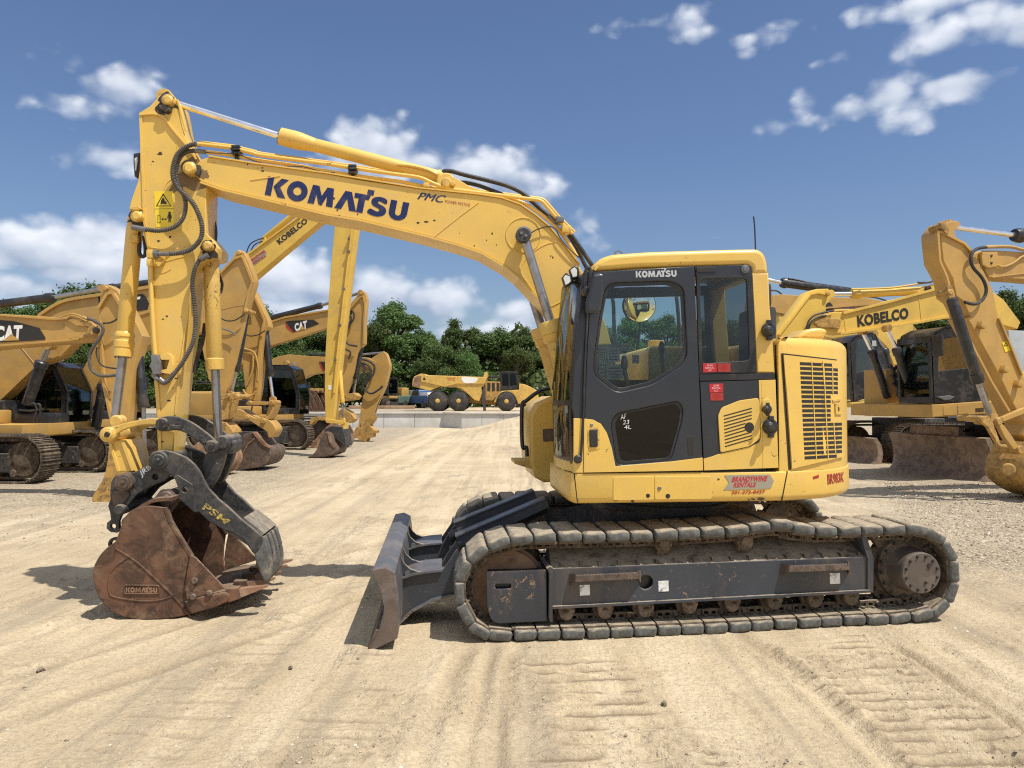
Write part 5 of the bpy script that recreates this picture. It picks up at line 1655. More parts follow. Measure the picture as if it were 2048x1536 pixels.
for q in (c1([(605, 190), (640, 185), (690, 205), (690, 232), (650, 236), (605, 212)]), c1([(880, 650), (915, 648), (922, 690), (905, 740), (878, 720), (888, 690)])):
    mk('pin_retainer', stick, M['dark_steel'], trace(FM, q[::-1], 1.07, 1.13, bev=.008))
mk('pin_retainer', stick, M['yellow_worn'], trace(FM, c1([(375, 985), (380, 972), (450, 962), (462, 985), (440, 1000), (388, 1002)])[::-1], 1.07, 1.13, bev=.008))
# yellow warning sticker
q = c1([(568, 855), (716, 855), (720, 1128), (582, 1130)])
ws_ = mk('warning_sticker', stick, M['label_yellow'], trace(FM, q[::-1], SV0 - .0025, SV0 + .001, bev=.0005))
tri = c1([(638, 868), (702, 970), (582, 970)]); tin = c1([(638, 884), (692, 964), (594, 964)])
mks('warning_symbol', ws_, M['ink'], trace(FM, tri, SV0 - .0035, SV0 - .0028, [tin], bev=.0002),
   trace(FM, c1([(618, 952), (622, 925), (634, 905), (645, 908), (650, 930), (664, 935), (664, 955), (640, 950)]), SV0 - .0035, SV0 - .0028, bev=.0002),
   trace(FM, c1([(592, 1040), (618, 1040), (618, 1098), (592, 1098)]), SV0 - .0035, SV0 - .0028, [c1([(595, 1044), (615, 1044), (615, 1094), (595, 1094)])], bev=.0002),
   trace(FM, c1([(624, 1068), (636, 1058), (636, 1065), (656, 1065), (656, 1058), (668, 1068), (656, 1079), (656, 1072), (636, 1072), (636, 1079)]), SV0 - .0035, SV0 - .0028, bev=.0002),
   trace(FM, c1([(676, 1030), (700, 1030), (706, 1062), (699, 1064), (697, 1048), (697, 1094), (690, 1094), (688, 1066), (686, 1094), (679, 1094), (678, 1048), (674, 1064), (668, 1062)]), SV0 - .0035, SV0 - .0028, bev=.0002),
   pin(FM, one(c1, 688, 1021), SV0 - .0035, SV0 - .0028, .011), band(FM, c1([(570, 990), (716, 988)]), .003, SV0 - .0035, SV0 - .0028), smooth=False)
# corrugated hoses looping over the stick
H1 = c1([(890, 492), (850, 500), (800, 525), (750, 570), (722, 640), (712, 710), (722, 770), (755, 830), (810, 885), (870, 950), (910, 1030), (935, 1110), (935, 1190), (905, 1250), (850, 1300), (780, 1325), (690, 1335)])
H2 = c1([(880, 545), (830, 548), (780, 580), (745, 650), (735, 730), (760, 810), (795, 880), (812, 950), (805, 1020), (780, 1080), (730, 1125), (660, 1150), (590, 1158), (510, 1148)])
H3 = c2([(960, 410), (940, 550), (905, 660), (885, 750), (880, 790)])
H4 = [p for p in c1([(985, 1345), (930, 1370), (890, 1430), (870, 1500)])] + c2([(862, 120), (872, 200), (884, 320), (885, 440), (865, 560), (800, 690), (720, 800), (650, 868), (600, 838)])
H5 = c1([(965, 970), (990, 1010), (1020, 1080), (1035, 1160), (1030, 1240), (1015, 1265)])
mk('guarded_hose', EX, M['hose_grey'], hose([FM.p3(p, 1.03) for p in H1], .021, 12, ribs=.014))
mk('guarded_hose', EX, M['hose_grey'], hose([FM.p3(p, 1.06) for p in H2], .019, 12, ribs=.014))
mk('guarded_hose', EX, M['hose_grey'], hose([FM.p3(p, 1.06) for p in H4], .019, 12, ribs=.014))
mks('rubber_hose', EX, M['hose'], hose([FM.p3(p, 1.36) for p in H3], .018), hose([FM.p3(p, 1.40) for p in H5], .023))
mks('rubber_hose', EX, M['hose'], hose([FM.p3(p, 1.26) for p in c1([(450, 1165), (452, 1260), (455, 1320), (475, 1355), (498, 1345), (502, 1290), (492, 1200)])], .016))
mks('rubber_hose', EX, M['hose'], hose([FM.p3(p, 1.36) for p in c1([(1045, 1400), (1062, 1480), (1085, 1540)]) + c2([(1092, 120), (1080, 180)])], .012))
mks('hose_fitting', EX, M['zinc'], rod(FM.p3(one(c1, 700, 1335), 1.03), FM.p3(one(c1, 600, 1337), 1.03), .017, 10), rod(FM.p3(one(c1, 600, 1337), 1.03), FM.p3(one(c1, 568, 1337), 1.03), .036, 8),
   rod(FM.p3(one(c1, 510, 1150), 1.06), FM.p3(one(c1, 400, 1130), 1.06), .022, 10), rod(FM.p3(one(c1, 920, 1375), 1.06), FM.p3(one(c1, 985, 1345), 1.06), .024, 10))
mk('pipe_block', EX, M['yellow'], box(FM.p3(one(c1, 545, 1340), 1.09), (.05, .07, .07), .008), box(FM.p3(one(c1, 545, 1405), 1.09), (.05, .07, .06), .008),
   trace(FM, c1([(580, 1395), (630, 1400), (655, 1360), (620, 1350), (650, 1380), (610, 1432), (575, 1425)])[::-1], 1.09, 1.13, bev=.004))
mk('hydraulic_pipe', EX, M['yellow'], hose([FM.p3(p, 1.10) for p in c1([(545, 1350), (545, 1530)]) + c2([(545, 100), (560, 400), (578, 650)])], .017, 10))
mk('valve_block', EX, M['zinc'], trace(FM, c2([(540, 650), (606, 652), (610, 690), (620, 700), (620, 800), (556, 806), (545, 760), (528, 740), (545, 700)])[::-1], 1.04, 1.12, bev=.008),
   rod(FM.p3(one(c2, 560, 800), 1.07), FM.p3(one(c2, 612, 850), 1.07), .022, 8), rod(FM.p3(one(c2, 612, 835), 1.07), FM.p3(one(c2, 650, 868), 1.07), .02, 10))
mk('valve_bracket', EX, M['yellow'], trace(FM, c2([(610, 655), (640, 645), (680, 640), (705, 665), (712, 780), (695, 800), (620, 790), (620, 770), (665, 760), (685, 690), (620, 690)])[::-1], 1.06, 1.13, bev=.003))
# lamp on the far edge of the stick
mk('stick_lamp', EX, M['black'], trace(FM, c1([(405, 560), (455, 552), (460, 700), (440, 755), (412, 735), (403, 620)])[::-1], 1.40, 1.50, bev=.02))
mk('lamp_bracket', EX, M['black_steel'], trace(FM, c1([(440, 640), (500, 640), (500, 690), (440, 690)])[::-1], 1.40, 1.44, bev=.004))
mk('lens', EX, M['lens'], trace(FM, c1([(418, 600), (440, 590), (442, 620), (430, 700), (420, 690)])[::-1], 1.392, 1.402, bev=.004))

# bucket cylinder (left) and thumb cylinder (right)
o, A, B, C = cyl('bucket_cylinder', EX, (270, 452), one(c2, 330, 665), one(c2, 272, 1140), BC, .066, .036, 'yellow', 'chrome_dirty', False)
Bv = Vector(B); d = (Vector(A) - Bv).normalized()
mk('gland', o, M['yellow'], turned(Bv, Bv + d * .21, [(0, .07), (.02, .078), (.3, .078), (.32, .073), (.36, .073), (.38, .08), (.62, .08), (.66, .073), (.78, .073), (.80, .079), (.9, .079), (1, .066)], 28))
mks('gland_bolts', o, M['zinc'], *[turned(Bv - d * .012 + Vector((math.cos(a) * .06, math.sin(a) * .06, 0)), Bv + d * .01 + Vector((math.cos(a) * .06, math.sin(a) * .06, 0)), [(0, .008), (1, .008)], 6) for a in [k * math.pi / 5 for k in range(10)]])
mks('rod_eye', o, M['yellow_worn'], pin(FM, one(c2, 272, 1165), BC - .06, BC + .06, .055), pin(FM, (270, 440), BC - .07, BC + .07, .07))
mk('port_block', o, M['yellow_worn'], box(FM.p3(one(c1, 420, 1222), 1.22), (.06, .05, .06), .006))
o, A, B, C = cyl('thumb_cylinder', EX, one(c1, 1005, 1335), one(c2, 1038, 768), one(c2, 1062, 1300), BC, .064, .035, 'scratched', 'chrome_dirty', False)
Bv = Vector(B); d = (Vector(A) - Bv).normalized()
mk('gland', o, M['yellow_worn'], turned(Bv, Bv + d * .10, [(0, .068), (.04, .075), (.9, .075), (1, .064)], 28))
mk('rod_eye', o, M['yellow_worn'], pin(FM, one(c1, 990, 1280), BC - .06, BC + .06, .06))

# linkage
LV0, LV1 = 1.04, 1.54
def pair(name, parent, mat, pts, t=.045, v0=LV0, v1=LV1, bev=.008, r=0, holes=()):
    P = [FM.uz(p, v0) for p in pts]
    H = [[FM.uz(p, v0) for p in h] for h in holes]
    if r:
        P = round_poly(P, r)
    o_ = mk(name, parent, M[mat], slab(P, v0, v0 + t, H, bev))
    mk('far_plate', o_, M[mat], slab(P, v1 - t, v1, H, bev))
    return o_
yl_px = c3([(128, 205), (140, 182), (170, 178), (260, 145), (380, 120), (475, 112), (480, 150), (400, 152), (300, 172), (228, 205), (212, 232), (185, 252), (150, 250), (132, 232)])
lk = pair('guide_link', EX, 'yellow_worn', smooth_poly(yl_px, 2)[::-1])
mk('link_pin', lk, M['yellow_worn'], pin(FM, one(c3, 165, 213), 1.01, 1.57, .062), pin(FM, one(c3, 165, 213), 1.0, 1.02, .04))
mk('pin_hole', lk, M['ink'], pin(FM, one(c3, 165, 213), .994, 1.0, .022))
pl_px = c3([(168, 245), (272, 248), (300, 300), (335, 440), (222, 445), (190, 320)])
mk('push_link', EX, M['yellow'], trace(FM, pl_px[::-1], 1.10, 1.48, bev=.012), band(FM, c3([(262, 260), (325, 435)]), .025, 1.08, 1.11), band(FM, c3([(185, 270), (235, 440)]), .02, 1.08, 1.11))
bk_px = c3([(465, 165), (468, 130), (490, 108), (540, 98), (600, 104), (680, 135), (760, 190), (820, 240), (850, 285), (842, 318), (808, 326), (778, 315), (755, 280), (700, 235), (640, 200), (590, 186), (530, 192), (485, 190)])
bkl = pair('curved_link', EX, 'dark_steel', smooth_poly(bk_px, 2)[::-1], .05)
mk('link_boss', bkl, M['dark_steel'], trace(FM, c3([(560, 155), (622, 158), (622, 176), (560, 178)])[::-1], 1.02, 1.04, bev=.004), trace(FM, c3([(735, 215), (755, 218), (775, 262), (760, 272), (728, 240)])[::-1], 1.01, 1.04, bev=.006),
   pin(FM, one(c3, 500, 146), 1.015, 1.56, .05), pin(FM, one(c3, 803, 288), 1.015, 1.56, .055))
mks('pin_hole', bkl, M['ink'], pin(FM, one(c3, 500, 146), 1.008, 1.015, .02), pin(FM, one(c3, 803, 288), 1.008, 1.015, .02))
mk('thumb_lever', EX, M['dark_steel'], trace(FM, c3([(838, 240), (870, 232), (905, 245), (920, 270), (912, 300), (890, 330), (870, 400), (845, 470), (800, 545), (775, 545), (735, 440), (770, 330), (800, 320), (836, 300)])[::-1], 1.10, 1.20, bev=.012),
   slab([FM.uz(p, 1.10) for p in c3([(838, 240), (870, 232), (905, 245), (920, 270), (912, 300), (890, 330), (870, 400), (845, 470), (800, 545), (775, 545), (735, 440), (770, 330), (800, 320), (836, 300)])], 1.38, 1.48, bev=.012),
   pin(FM, one(c3, 870, 262), 1.07, 1.50, .06), pin(FM, one(c3, 895, 285), 1.16, 1.42, .07))
# quick coupler
cp_px = c3([(190, 505), (205, 475), (235, 458), (280, 460), (340, 440), (420, 395), (455, 350), (540, 330), (575, 380), (560, 450), (520, 500), (430, 530), (350, 580), (300, 640), (262, 690), (240, 745), (243, 800), (225, 817), (185, 812), (160, 790), (163, 755), (188, 735), (182, 690), (170, 650), (185, 610), (183, 560)])
h1 = [tuple(Vector(one(c3, 203, 777)) + Vector((math.cos(a), math.sin(a))) * 5) for a in [i * math.pi / 6 for i in range(12)]]
h2 = [tuple(Vector(one(c3, 460, 474)) + Vector((math.cos(a), math.sin(a))) * 6.5) for a in [i * math.pi / 6 for i in range(12)]]
cpl = pair('quick_coupler', EX, 'dark_steel', cp_px[::-1], .04, 1.04, 1.54, .008, 0, (h1, h2))
mk('coupler_core', cpl, M['dark_steel'], slab([FM.uz(p, 1.08) for p in c3([(205, 520), (330, 470), (500, 440), (540, 470), (430, 510), (330, 570), (260, 660), (210, 700), (195, 600)])], 1.09, 1.49, bev=.02), pin(FM, one(c3, 240, 675), .99, 1.59, .045))
mk('coupler_plate', cpl, M['rust_brown'], trace(FM, smooth_poly(c3([(205, 560), (290, 560), (300, 590), (250, 650), (215, 660), (195, 610)]), 2)[::-1], 1.03, 1.042, bev=.004))
for (x, y, r, mname) in ((262, 508, .072, 'rust_brown'), (478, 372, .078, 'dark_steel')):
    pn = mk('coupler_pin', EX, M[mname], pin(FM, one(c3, x, y), .97, 1.61, r, 28), pin(FM, one(c3, x, y), .955, .98, r * .65), pin(FM, one(c3, x - 4, y), .94, .96, .018, 6))
write('raised_lettering', cpl, FM, c3([(362, 440), (425, 398), (445, 425), (380, 482)]), 1.033, M['silver'], 'JRB', .02)
mk('name_plate', cpl, M['dark_steel'], trace(FM, round_poly(c3([(352, 440), (425, 388), (450, 430), (380, 490)]), 8)[::-1], 1.034, 1.042, bev=.003))

# thumb
th_px = c3([(445, 400), (448, 345), (475, 312), (520, 310), (575, 322), (650, 352), (700, 395), (735, 440), (765, 500), (790, 545), (850, 610), (900, 650), (990, 735), (1060, 790), (1125, 845), (1130, 880), (1095, 940), (1072, 952), (1050, 925), (1030, 885), (990, 850), (940, 820), (880, 798), (790, 748), (740, 700), (690, 660), (640, 632), (590, 600), (605, 570), (600, 510), (560, 460), (500, 425)])
TV0, TV1 = .99, 1.50
h3 = [tuple(Vector(one(c3, 645, 553)) + Vector((math.cos(a), math.sin(a))) * 6) for a in [i * math.pi / 6 for i in range(12)]]
P = [FM.uz(p, TV0) for p in th_px]
thumb = mk('thumb', EX, M['dark_steel'], slab(P[::-1], TV0, TV0 + .045, [[FM.uz(p, TV0) for p in h3]], .008))
far_pts = P
mk('far_thumb_plate', thumb, M['dark_steel'], slab(P[::-1], TV1 - .045, TV1, bev=.008))
q = c3([(800, 560), (990, 735), (1125, 845), (1060, 800), (940, 700), (850, 625)])
web = [FM.uz(p, TV0) for p in c3([(985, 742), (1050, 792), (1112, 842)])]
mks('thumb_web', thumb, M['tine'], thick_strip(web, TV0 + .03, TV1 - .03, .03), thick_strip([FM.uz(p, TV0) for p in c3([(1075, 930), (1040, 880), (900, 790)])], TV0 + .03, TV1 - .03, .03))
mk('edge_plate', thumb, M['dark_steel'], trace(FM, c3([(575, 470), (600, 462), (690, 520), (705, 580), (722, 690), (700, 690), (640, 635), (595, 600), (610, 560)])[::-1], TV0 - .014, TV0 + .002, [h3], bev=.004))
tn = [FM.uz(p, TV0) for p in smooth_poly(c3([(1095, 870), (1070, 945), (1085, 1010), (1105, 1070), (1128, 1118), (1150, 1120), (1168, 1090), (1175, 1020), (1165, 950), (1150, 890), (1130, 840)]), 3)]
for k in range(4):
    v = TV0 + .0 + k * .135
    mk('thumb_tine', thumb, M['tine'], slab(tn[::-1], v, v + .085, bev=.014))
mk('tine_plate', thumb, M['dark_steel'], thick_strip([tn[len(tn) * 8 // 11], tn[len(tn) * 10 // 11]], TV0 + .02, TV1 - .02, .05)) 
write('maker_chips', thumb, FM, c3([(775, 630), (925, 740), (890, 765), (748, 668)]), TV0 - .004, M['worn_chips'], 'PSM', .03)

# bucket
KV0, KV1 = .80, 1.82
side_px = c3([(340, 706), (420, 690), (510, 702), (545, 790), (600, 890), (668, 1003), (655, 1100), (650, 1190), (668, 1290), (688, 1352), (620, 1372), (500, 1387), (420, 1390), (340, 1388), (260, 1372), (190, 1335), (130, 1280), (100, 1220), (82, 1150), (80, 1090), (95, 1040), (130, 985), (170, 945), (215, 912), (240, 850), (275, 760), (300, 730)])
Ps = [FM.uz(p, KV0) for p in side_px]
zb = min(p[1] for p in Ps)
Ps = [(u, z - zb + .004) for u, z in Ps]
def bk(pts, v=None):
    return [(u, z - zb + .004) for u, z in [FM.uz(p, KV0 if v is None else v) for p in pts]]
bucket = bpy.data.objects.new('bucket', None); link(bucket, EX)
mks('side_plate', bucket, M['rust'], slab(Ps[::-1], KV0, KV0 + .035, bev=.006), slab(Ps[::-1], KV1 - .035, KV1, bev=.006))
shell = bk(c3([(960, 1262), (820, 1318), (688, 1352), (620, 1372), (500, 1387), (420, 1390), (340, 1388), (260, 1372), (190, 1335), (130, 1280), (100, 1220), (82, 1150), (80, 1090), (95, 1040), (130, 985), (170, 945), (215, 912), (240, 850), (275, 760), (340, 706), (440, 650), (560, 640)]))
mk('bucket_shell', bucket, M['rust'], thick_strip(smooth_poly(shell, 2, False), KV0 + .004, KV1 - .004, -.028))
mks('mouth_flange', bucket, M['rust'], *[slab(bk(c3([(508, 702), (530, 700), (560, 785), (618, 885), (690, 1000), (672, 1010), (600, 893), (543, 792)]))[::-1], a, a + .055, bev=.004) for a in (KV0 - .004, KV1 - .05)])
lip = bk(c3([(655, 1270), (870, 1222), (905, 1222), (925, 1245), (915, 1272), (820, 1318), (690, 1352)]))
mk('lip_plate', bucket, M['rust'], slab(lip[::-1], KV0 - .005, KV1 + .005, bev=.006))
mks('side_cutter', bucket, M['rust'], *[slab(bk(c3([(684, 986), (720, 1010), (895, 1194), (800, 1225), (662, 1268), (650, 1190), (665, 1080)]))[::-1], a, a + .028, bev=.006) for a in (KV0 - .026, KV1 - .002)])
mks('cutter_bolts', bucket, M['rust_brown'], *[pin(Frame(FM.x, FM.y, 5.3, -zb + .004) if False else FM, one(c3, x, y), KV0 - .05, KV0 - .02, .026, 10) for x, y in ((700, 1113), (690, 1212), (790, 1190))])
mk('corner_casting', bucket, M['rust'], slab(bk(c3([(650, 1275), (760, 1240), (895, 1215), (925, 1232), (915, 1272), (820, 1318), (690, 1352)]))[::-1], KV0 - .03, KV0 + .02, bev=.012))
for k in range(5):
    v = KV0 - .02 + k * (KV1 - KV0 - .06) / 4
    a, b, c_ = bk([one(c3, 905, 1246), one(c3, 985, 1226), one(c3, 1150, 1186)])
    T_ = Vector((c_[0] - a[0], c_[1] - a[1])).normalized(); n_ = Vector((-T_.y, T_.x))
    def pt(p, w): return (p[0] + n_.x * w, p[1] + n_.y * w)
    ad = slab([pt(a, -.05), pt(b, -.042), pt(b, .045), pt(a, .065)], v + .0, v + .085, bev=.01)
    tooth = mk('bucket_tooth', bucket, M['rust_tooth'], hexa([(*[pt(b, -.033)[0]], v, pt(b, -.033)[1]), (pt(c_, -.006)[0], v + .02, pt(c_, -.006)[1]), (pt(c_, -.006)[0], v + .07, pt(c_, -.006)[1]), (pt(b, -.033)[0], v + .09, pt(b, -.033)[1]),
                                                     (pt(b, .033)[0], v + .005, pt(b, .033)[1]), (pt(c_, .005)[0], v + .02, pt(c_, .005)[1]), (pt(c_, .005)[0], v + .07, pt(c_, .005)[1]), (pt(b, .033)[0], v + .085, pt(b, .033)[1])]))
    mk('tooth_adapter', bucket, M['rust'], ad)
# pressed ribs and maker's plate on the bucket side
mks('wear_rib', bucket, M['rust'], *[band(FM, smooth_poly(c3(q), 4, False), w, KV0 - .006, KV0 + .004) for q, w in (([(215, 912), (330, 985), (440, 1080), (540, 1175), (620, 1260), (685, 1340)], .012), ([(290, 970), (230, 1010), (185, 1060), (175, 1120), (180, 1185), (205, 1210), (300, 1228), (400, 1237), (500, 1228), (585, 1198)], .010))])
fr_out = round_poly(c3([(268, 1136), (486, 1138), (490, 1195), (266, 1195)]), 4); fr_in = round_poly(c3([(275, 1143), (480, 1145), (483, 1188), (273, 1188)]), 3)
mk('plate_frame', bucket, M['rust'], trace(FM, fr_out[::-1], KV0 - .010, KV0 + .002, [fr_in], bev=.003))
vs_, fs_2 = heavy_word(); q_ = fit_quad(vs_, c3([(282, 1142), (474, 1144), (476, 1184), (280, 1184)]))
n0 = len(q_)
vv = [FM.p3(p, KV0 - .008) for p in q_]
lo_ = write('raised_lettering', bucket, FM, c3([(282, 1142), (474, 1144), (476, 1184), (280, 1184)]), KV0 - .007, M['rust_light'], shapes=heavy_word())
# lifting eye and ears on the bucket back
def ring(c_, r, v0, v1):
    u, z = FM.uz(one(c3, *c_), v0)
    o_ = [(u + r * math.cos(a), z + r * math.sin(a)) for a in [i * math.pi / 12 for i in range(24)]]; i_ = [(u + r * .55 * math.cos(a), z + r * .55 * math.sin(a)) for a in [i * math.pi / 10 for i in range(20)]]
    return slab(o_, v0, v1, [i_], .006)
mk('lifting_eye', bucket, M['dark_steel'], ring((212, 885), .055, 1.28, 1.32))
mks('bucket_ear', bucket, M['rust_brown'], *[slab([FM.uz(p, 1.0) for p in c3([(250, 860), (262, 760), (310, 720), (470, 590), (500, 550), (550, 545), (590, 580), (600, 640), (560, 690), (480, 720), (340, 760)])][::-1], a, a + .04, bev=.006) for a in (.98, 1.56)])
mk('ear_pin', bucket, M['rust_brown'], pin(FM, one(c3, 524, 608), .93, 1.65, .062, 28), pin(FM, one(c3, 524, 608), .915, .94, .035), pin(FM, one(c3, 290, 755), .93, 1.65, .05, 28))

# smears of old grease and small knocks in the paint
def smear(fr, p, r, v, seed, drop=.6, stretch=1.0):
    rnd_ = random.Random(seed)
    u, z = fr.uz(p, v)
    pts = []
    for k in range(22):
        a = 2 * math.pi * k / 22
        q = r * (1 + rnd_.uniform(-.22, .28)) * (1 + (drop if math.sin(a) < -.4 else 0) * rnd_.uniform(.2, 1))
        pts.append((u + q * math.cos(a) * stretch, z + q * math.sin(a)))
    return slab(smooth_poly(pts, 2), v - .0016, v + .0005, bev=.0004)
for k, (p, r) in enumerate(((one(c1, 668, 160), .062), (one(c1, 845, 690), .072), (one(c1, 985, 1290), .055), (one(c1, 432, 1050), .052))):
    mk('grease_smear', stick, M['grease'], smear(FM, p, r, SV0, k + 3, .9))
mk('grease_smear', stick, M['grime'], smear(FM, one(c1, 850, 700), .12, SV0 - .0002, 12, .9))
mk('grease_smear', boom, M['grime'], smear(FM, (408, 348), .035, BV0, 21, .4))
rnd_ = random.Random(8)
for (par, v, spots, n_) in ((stick, SV0, [(300, 300), (330, 470), (345, 640), (335, 760), (325, 800), (330, 880)], 16), (boom, BV0, [(510, 335), (700, 420), (860, 440), (985, 475), (1100, 520), (640, 400), (930, 470)], 18),
                        (skirt, -.001, [(1350, 985), (1500, 1000), (1230, 998), (1440, 960)], 10)):
    gs = []
    for k in range(n_):
        sx, sy = spots[k % len(spots)]
        p = (sx + rnd_.gauss(0, 16), sy + rnd_.gauss(0, 9 if par is not skirt else 3))
        gs.append(smear(FM, p, rnd_.uniform(.0035, .009), v, 100 + k, .3, rnd_.uniform(.6, 2.6)))
    mks('paint_scratch', par, M['red_brown'] if False else M['grease'], *gs)
# ------------------------------------------------------------------ machines parked in the yard
cL = lambda p: cr(0, 560, 6.4, p)
cM = lambda p: cr(420, 420, 2.955, p)
cN = lambda p: cr(440, 760, 5.12, p)
cQ = lambda p: cr(0, 540, 3.338, p)
cR = lambda p: cr(1500, 420, 2.5602, p)
cS = lambda p: cr(1640, 620, 3.8407, p)
cT = lambda p: cr(700, 580, 4.876, p)
idp = lambda p: list(p)
GRP_L = 'excavators parked in a row along the left of the yard'
GRP_R = 'excavators parked on the gravel at right'


def S(name, parent, fr, mat, pts, v0, v1, bev=.012, holes=(), sm=0, label=None, dx=0):
    if dx:
        pts = [(x + dx, y_) for x, y_ in pts]
    return mk(name, parent, M[mat] if isinstance(mat, str) else mat, trace(fr, pts, v0, v1, holes, bev, sm=sm), label=label)


def bcyl(parent, fr, a, b, c, v, rpx, rrpx, mb='black_steel', mr='chrome_dirty', name='hydraulic_cylinder'):
    A, B = fr.p3(a, v), fr.p3(b, v)
    k = fr.m_per_px(b, v)
    rb, rr = rpx * k, rrpx * k
    L = (Vector(B) - Vector(A)).length
    g = min(.16 / L, .4)
    o = mk(name, parent, M[mb], turned(A, B, [(0, rb * .9), (.01, rb), (1 - g, rb), (1 - g + .002, rb * 1.2), (.97, rb * 1.2), (1, rb)], 18))
    if c is not None:
        C = fr.p3(c, v)
        mk('piston_rod', o, M[mr], rod(B, C, rr, 14))
        k2 = Vector(C)
        mk('rod_eye', o, M['gold_dirty'] if mb != 'lemon' else M['lemon'], turned((C[0], v - rb * .9, C[2]), (C[0], v + rb * .9, C[2]), [(0, rb * .9), (1, rb * .9)], 14))
    return o


def bpin(parent, fr, p, v0, v1, rpx, mat='gold_dirty', name='pivot_pin'):
    k = fr.m_per_px(p, v0)
    return mk(name, parent, M[mat], pin(fr, p, v0, v1, rpx * k, 16))


def bhose(parent, fr, pts, v, rpx, mat='hose'):
    k = fr.m_per_px(pts[0], v)
    return mk('rubber_hose', parent, M[mat], hose([fr.p3(p, v) for p in pts], rpx * k, 8, sm=4))


def line(parent, fr, pts, v, rpx, mat, name='weld_seam'):
    k = fr.m_per_px(pts[0], v)
    return mk(name, parent, M[mat], tube([fr.p3(p, v) for p in pts], rpx * k, 6))


def stadium(u0, u1, h, n=10, z0=0.0):
    r = h / 2
    out = []
    for k in range(n + 1):
        a = -math.pi / 2 - math.pi * k / n
        out.append((u0 + r + r * math.cos(a), z0 + r + r * math.sin(a)))
    for k in range(n + 1):
        a = math.pi / 2 - math.pi * k / n
        out.append((u1 - r + r * math.cos(a), z0 + r + r * math.sin(a)))
    return out


def yard_track(parent, u0, u1, v0, v1, h=.95, z0=0.0, sag=.03):
    """one crawler track: ribbed steel shoes round a side frame"""
    P = stadium(u0, u1, h, 12, z0)
    n = int(((u1 - u0) * 2 + h) / .2)
    pts, L = resample(P, n)
    gs = []
    for k in range(n):
        p = pts[k]; t = (pts[(k + 1) % n] - pts[k - 1]).normalized()
        ang = math.atan2(t.y, t.x)
        Mx = Matrix.Translation((p.x, 0, p.y)) @ Matrix.Rotation(-ang, 4, 'Y')
        for (xa, xb, za, zb) in ((-.092, .092, -.035, -.005), (-.06, -.045, -.005, .022), (.0, .015, -.005, .018), (.06, .075, -.005, .022)):
            g = bxx((xa, v0, za), (xb, v1, zb))
            g = (g[0], g[1])
            gs.append(([Mx @ Vector((q[0], q[1], q[2])) for q in g[0]], g[1]))
    o = mk('crawler_track', parent, M['shoe'], *gs, smooth=False)
    r = h / 2
    inner = [(a, b) for a, b in stadium(u0 + .13, u1 - .13, h - .26, 8, z0 + .13)]
    mk('chain_band', o, M['dusty_steel'], thick_strip(inner + [inner[0]], v0 + .16, v1 - .16, .05))
    body = [(u0 + r * 1.5, z0 + .22), (u1 - r * 1.5, z0 + .22), (u1 - r * 1.5, z0 + h * .62), (u0 + r * 1.5, z0 + h * .62)]
    f = mk('track_frame', parent, M['dark_steel'], slab(body, v0 + .06, v1 - .06, bev=.02))
    for u in (u0 + r, u1 - r):
        mk('track_wheel', parent, M['dusty_steel'], turned((u, v0 + .1, z0 + r), (u, v1 - .1, z0 + r), [(0, .12), (.02, .2), (.06, .22), (.08, r - .14), (.92, r - .14), (.94, .22), (1, .12)], 26))
    rl = []
    for k in range(8):
        u = u0 + r + .2 + (u1 - u0 - h - .4) * k / 7
        rl.append(turned((u, v0 + .12, z0 + .2), (u, v1 - .12, z0 + .2), [(0, .07), (.1, .09), (.9, .09), (1, .07)], 12))
        mk('bottom_roller', f, M['dusty_steel'], rl[-1])
    return o


M['shoe'] = worn('steel_track_shoes', (.15, .118, .085), .6, .3, (.32, .25, .17), .8, 4.0, (.05, .04, .03), .6, bmp=.3, metal=.2, mottle=(.045, .035, .026), mscale=9.0, mamt=.7)


def undercarriage(parent, uc, vm, L=4.0, gauge=2.3, w=.6, h=.92, turn=0.0, zt=.92):
    before = set(bpy.data.objects)
    for s in (-1, 1):
        yard_track(parent, uc - L / 2, uc + L / 2, vm + s * gauge / 2 - w / 2, vm + s * gauge / 2 + w / 2, h)
    mk('centre_frame', parent, M['dark_steel'], bxx((uc - .9, vm - .95, .35), (uc + .9, vm + .95, zt - .16), .03))
    mk('swing_ring', parent, M['dark_steel'], turned((uc, vm, .6), (uc, vm, zt), [(0, .62), (1, .62)], 30))
    if turn:
        R_ = Matrix.Translation((uc, vm, 0)) @ Matrix.Rotation(math.radians(turn), 4, 'Z') @ Matrix.Translation((-uc, -vm, 0))
        for o in set(bpy.data.objects) - before:
            if o.parent is parent:
                o.matrix_local = R_


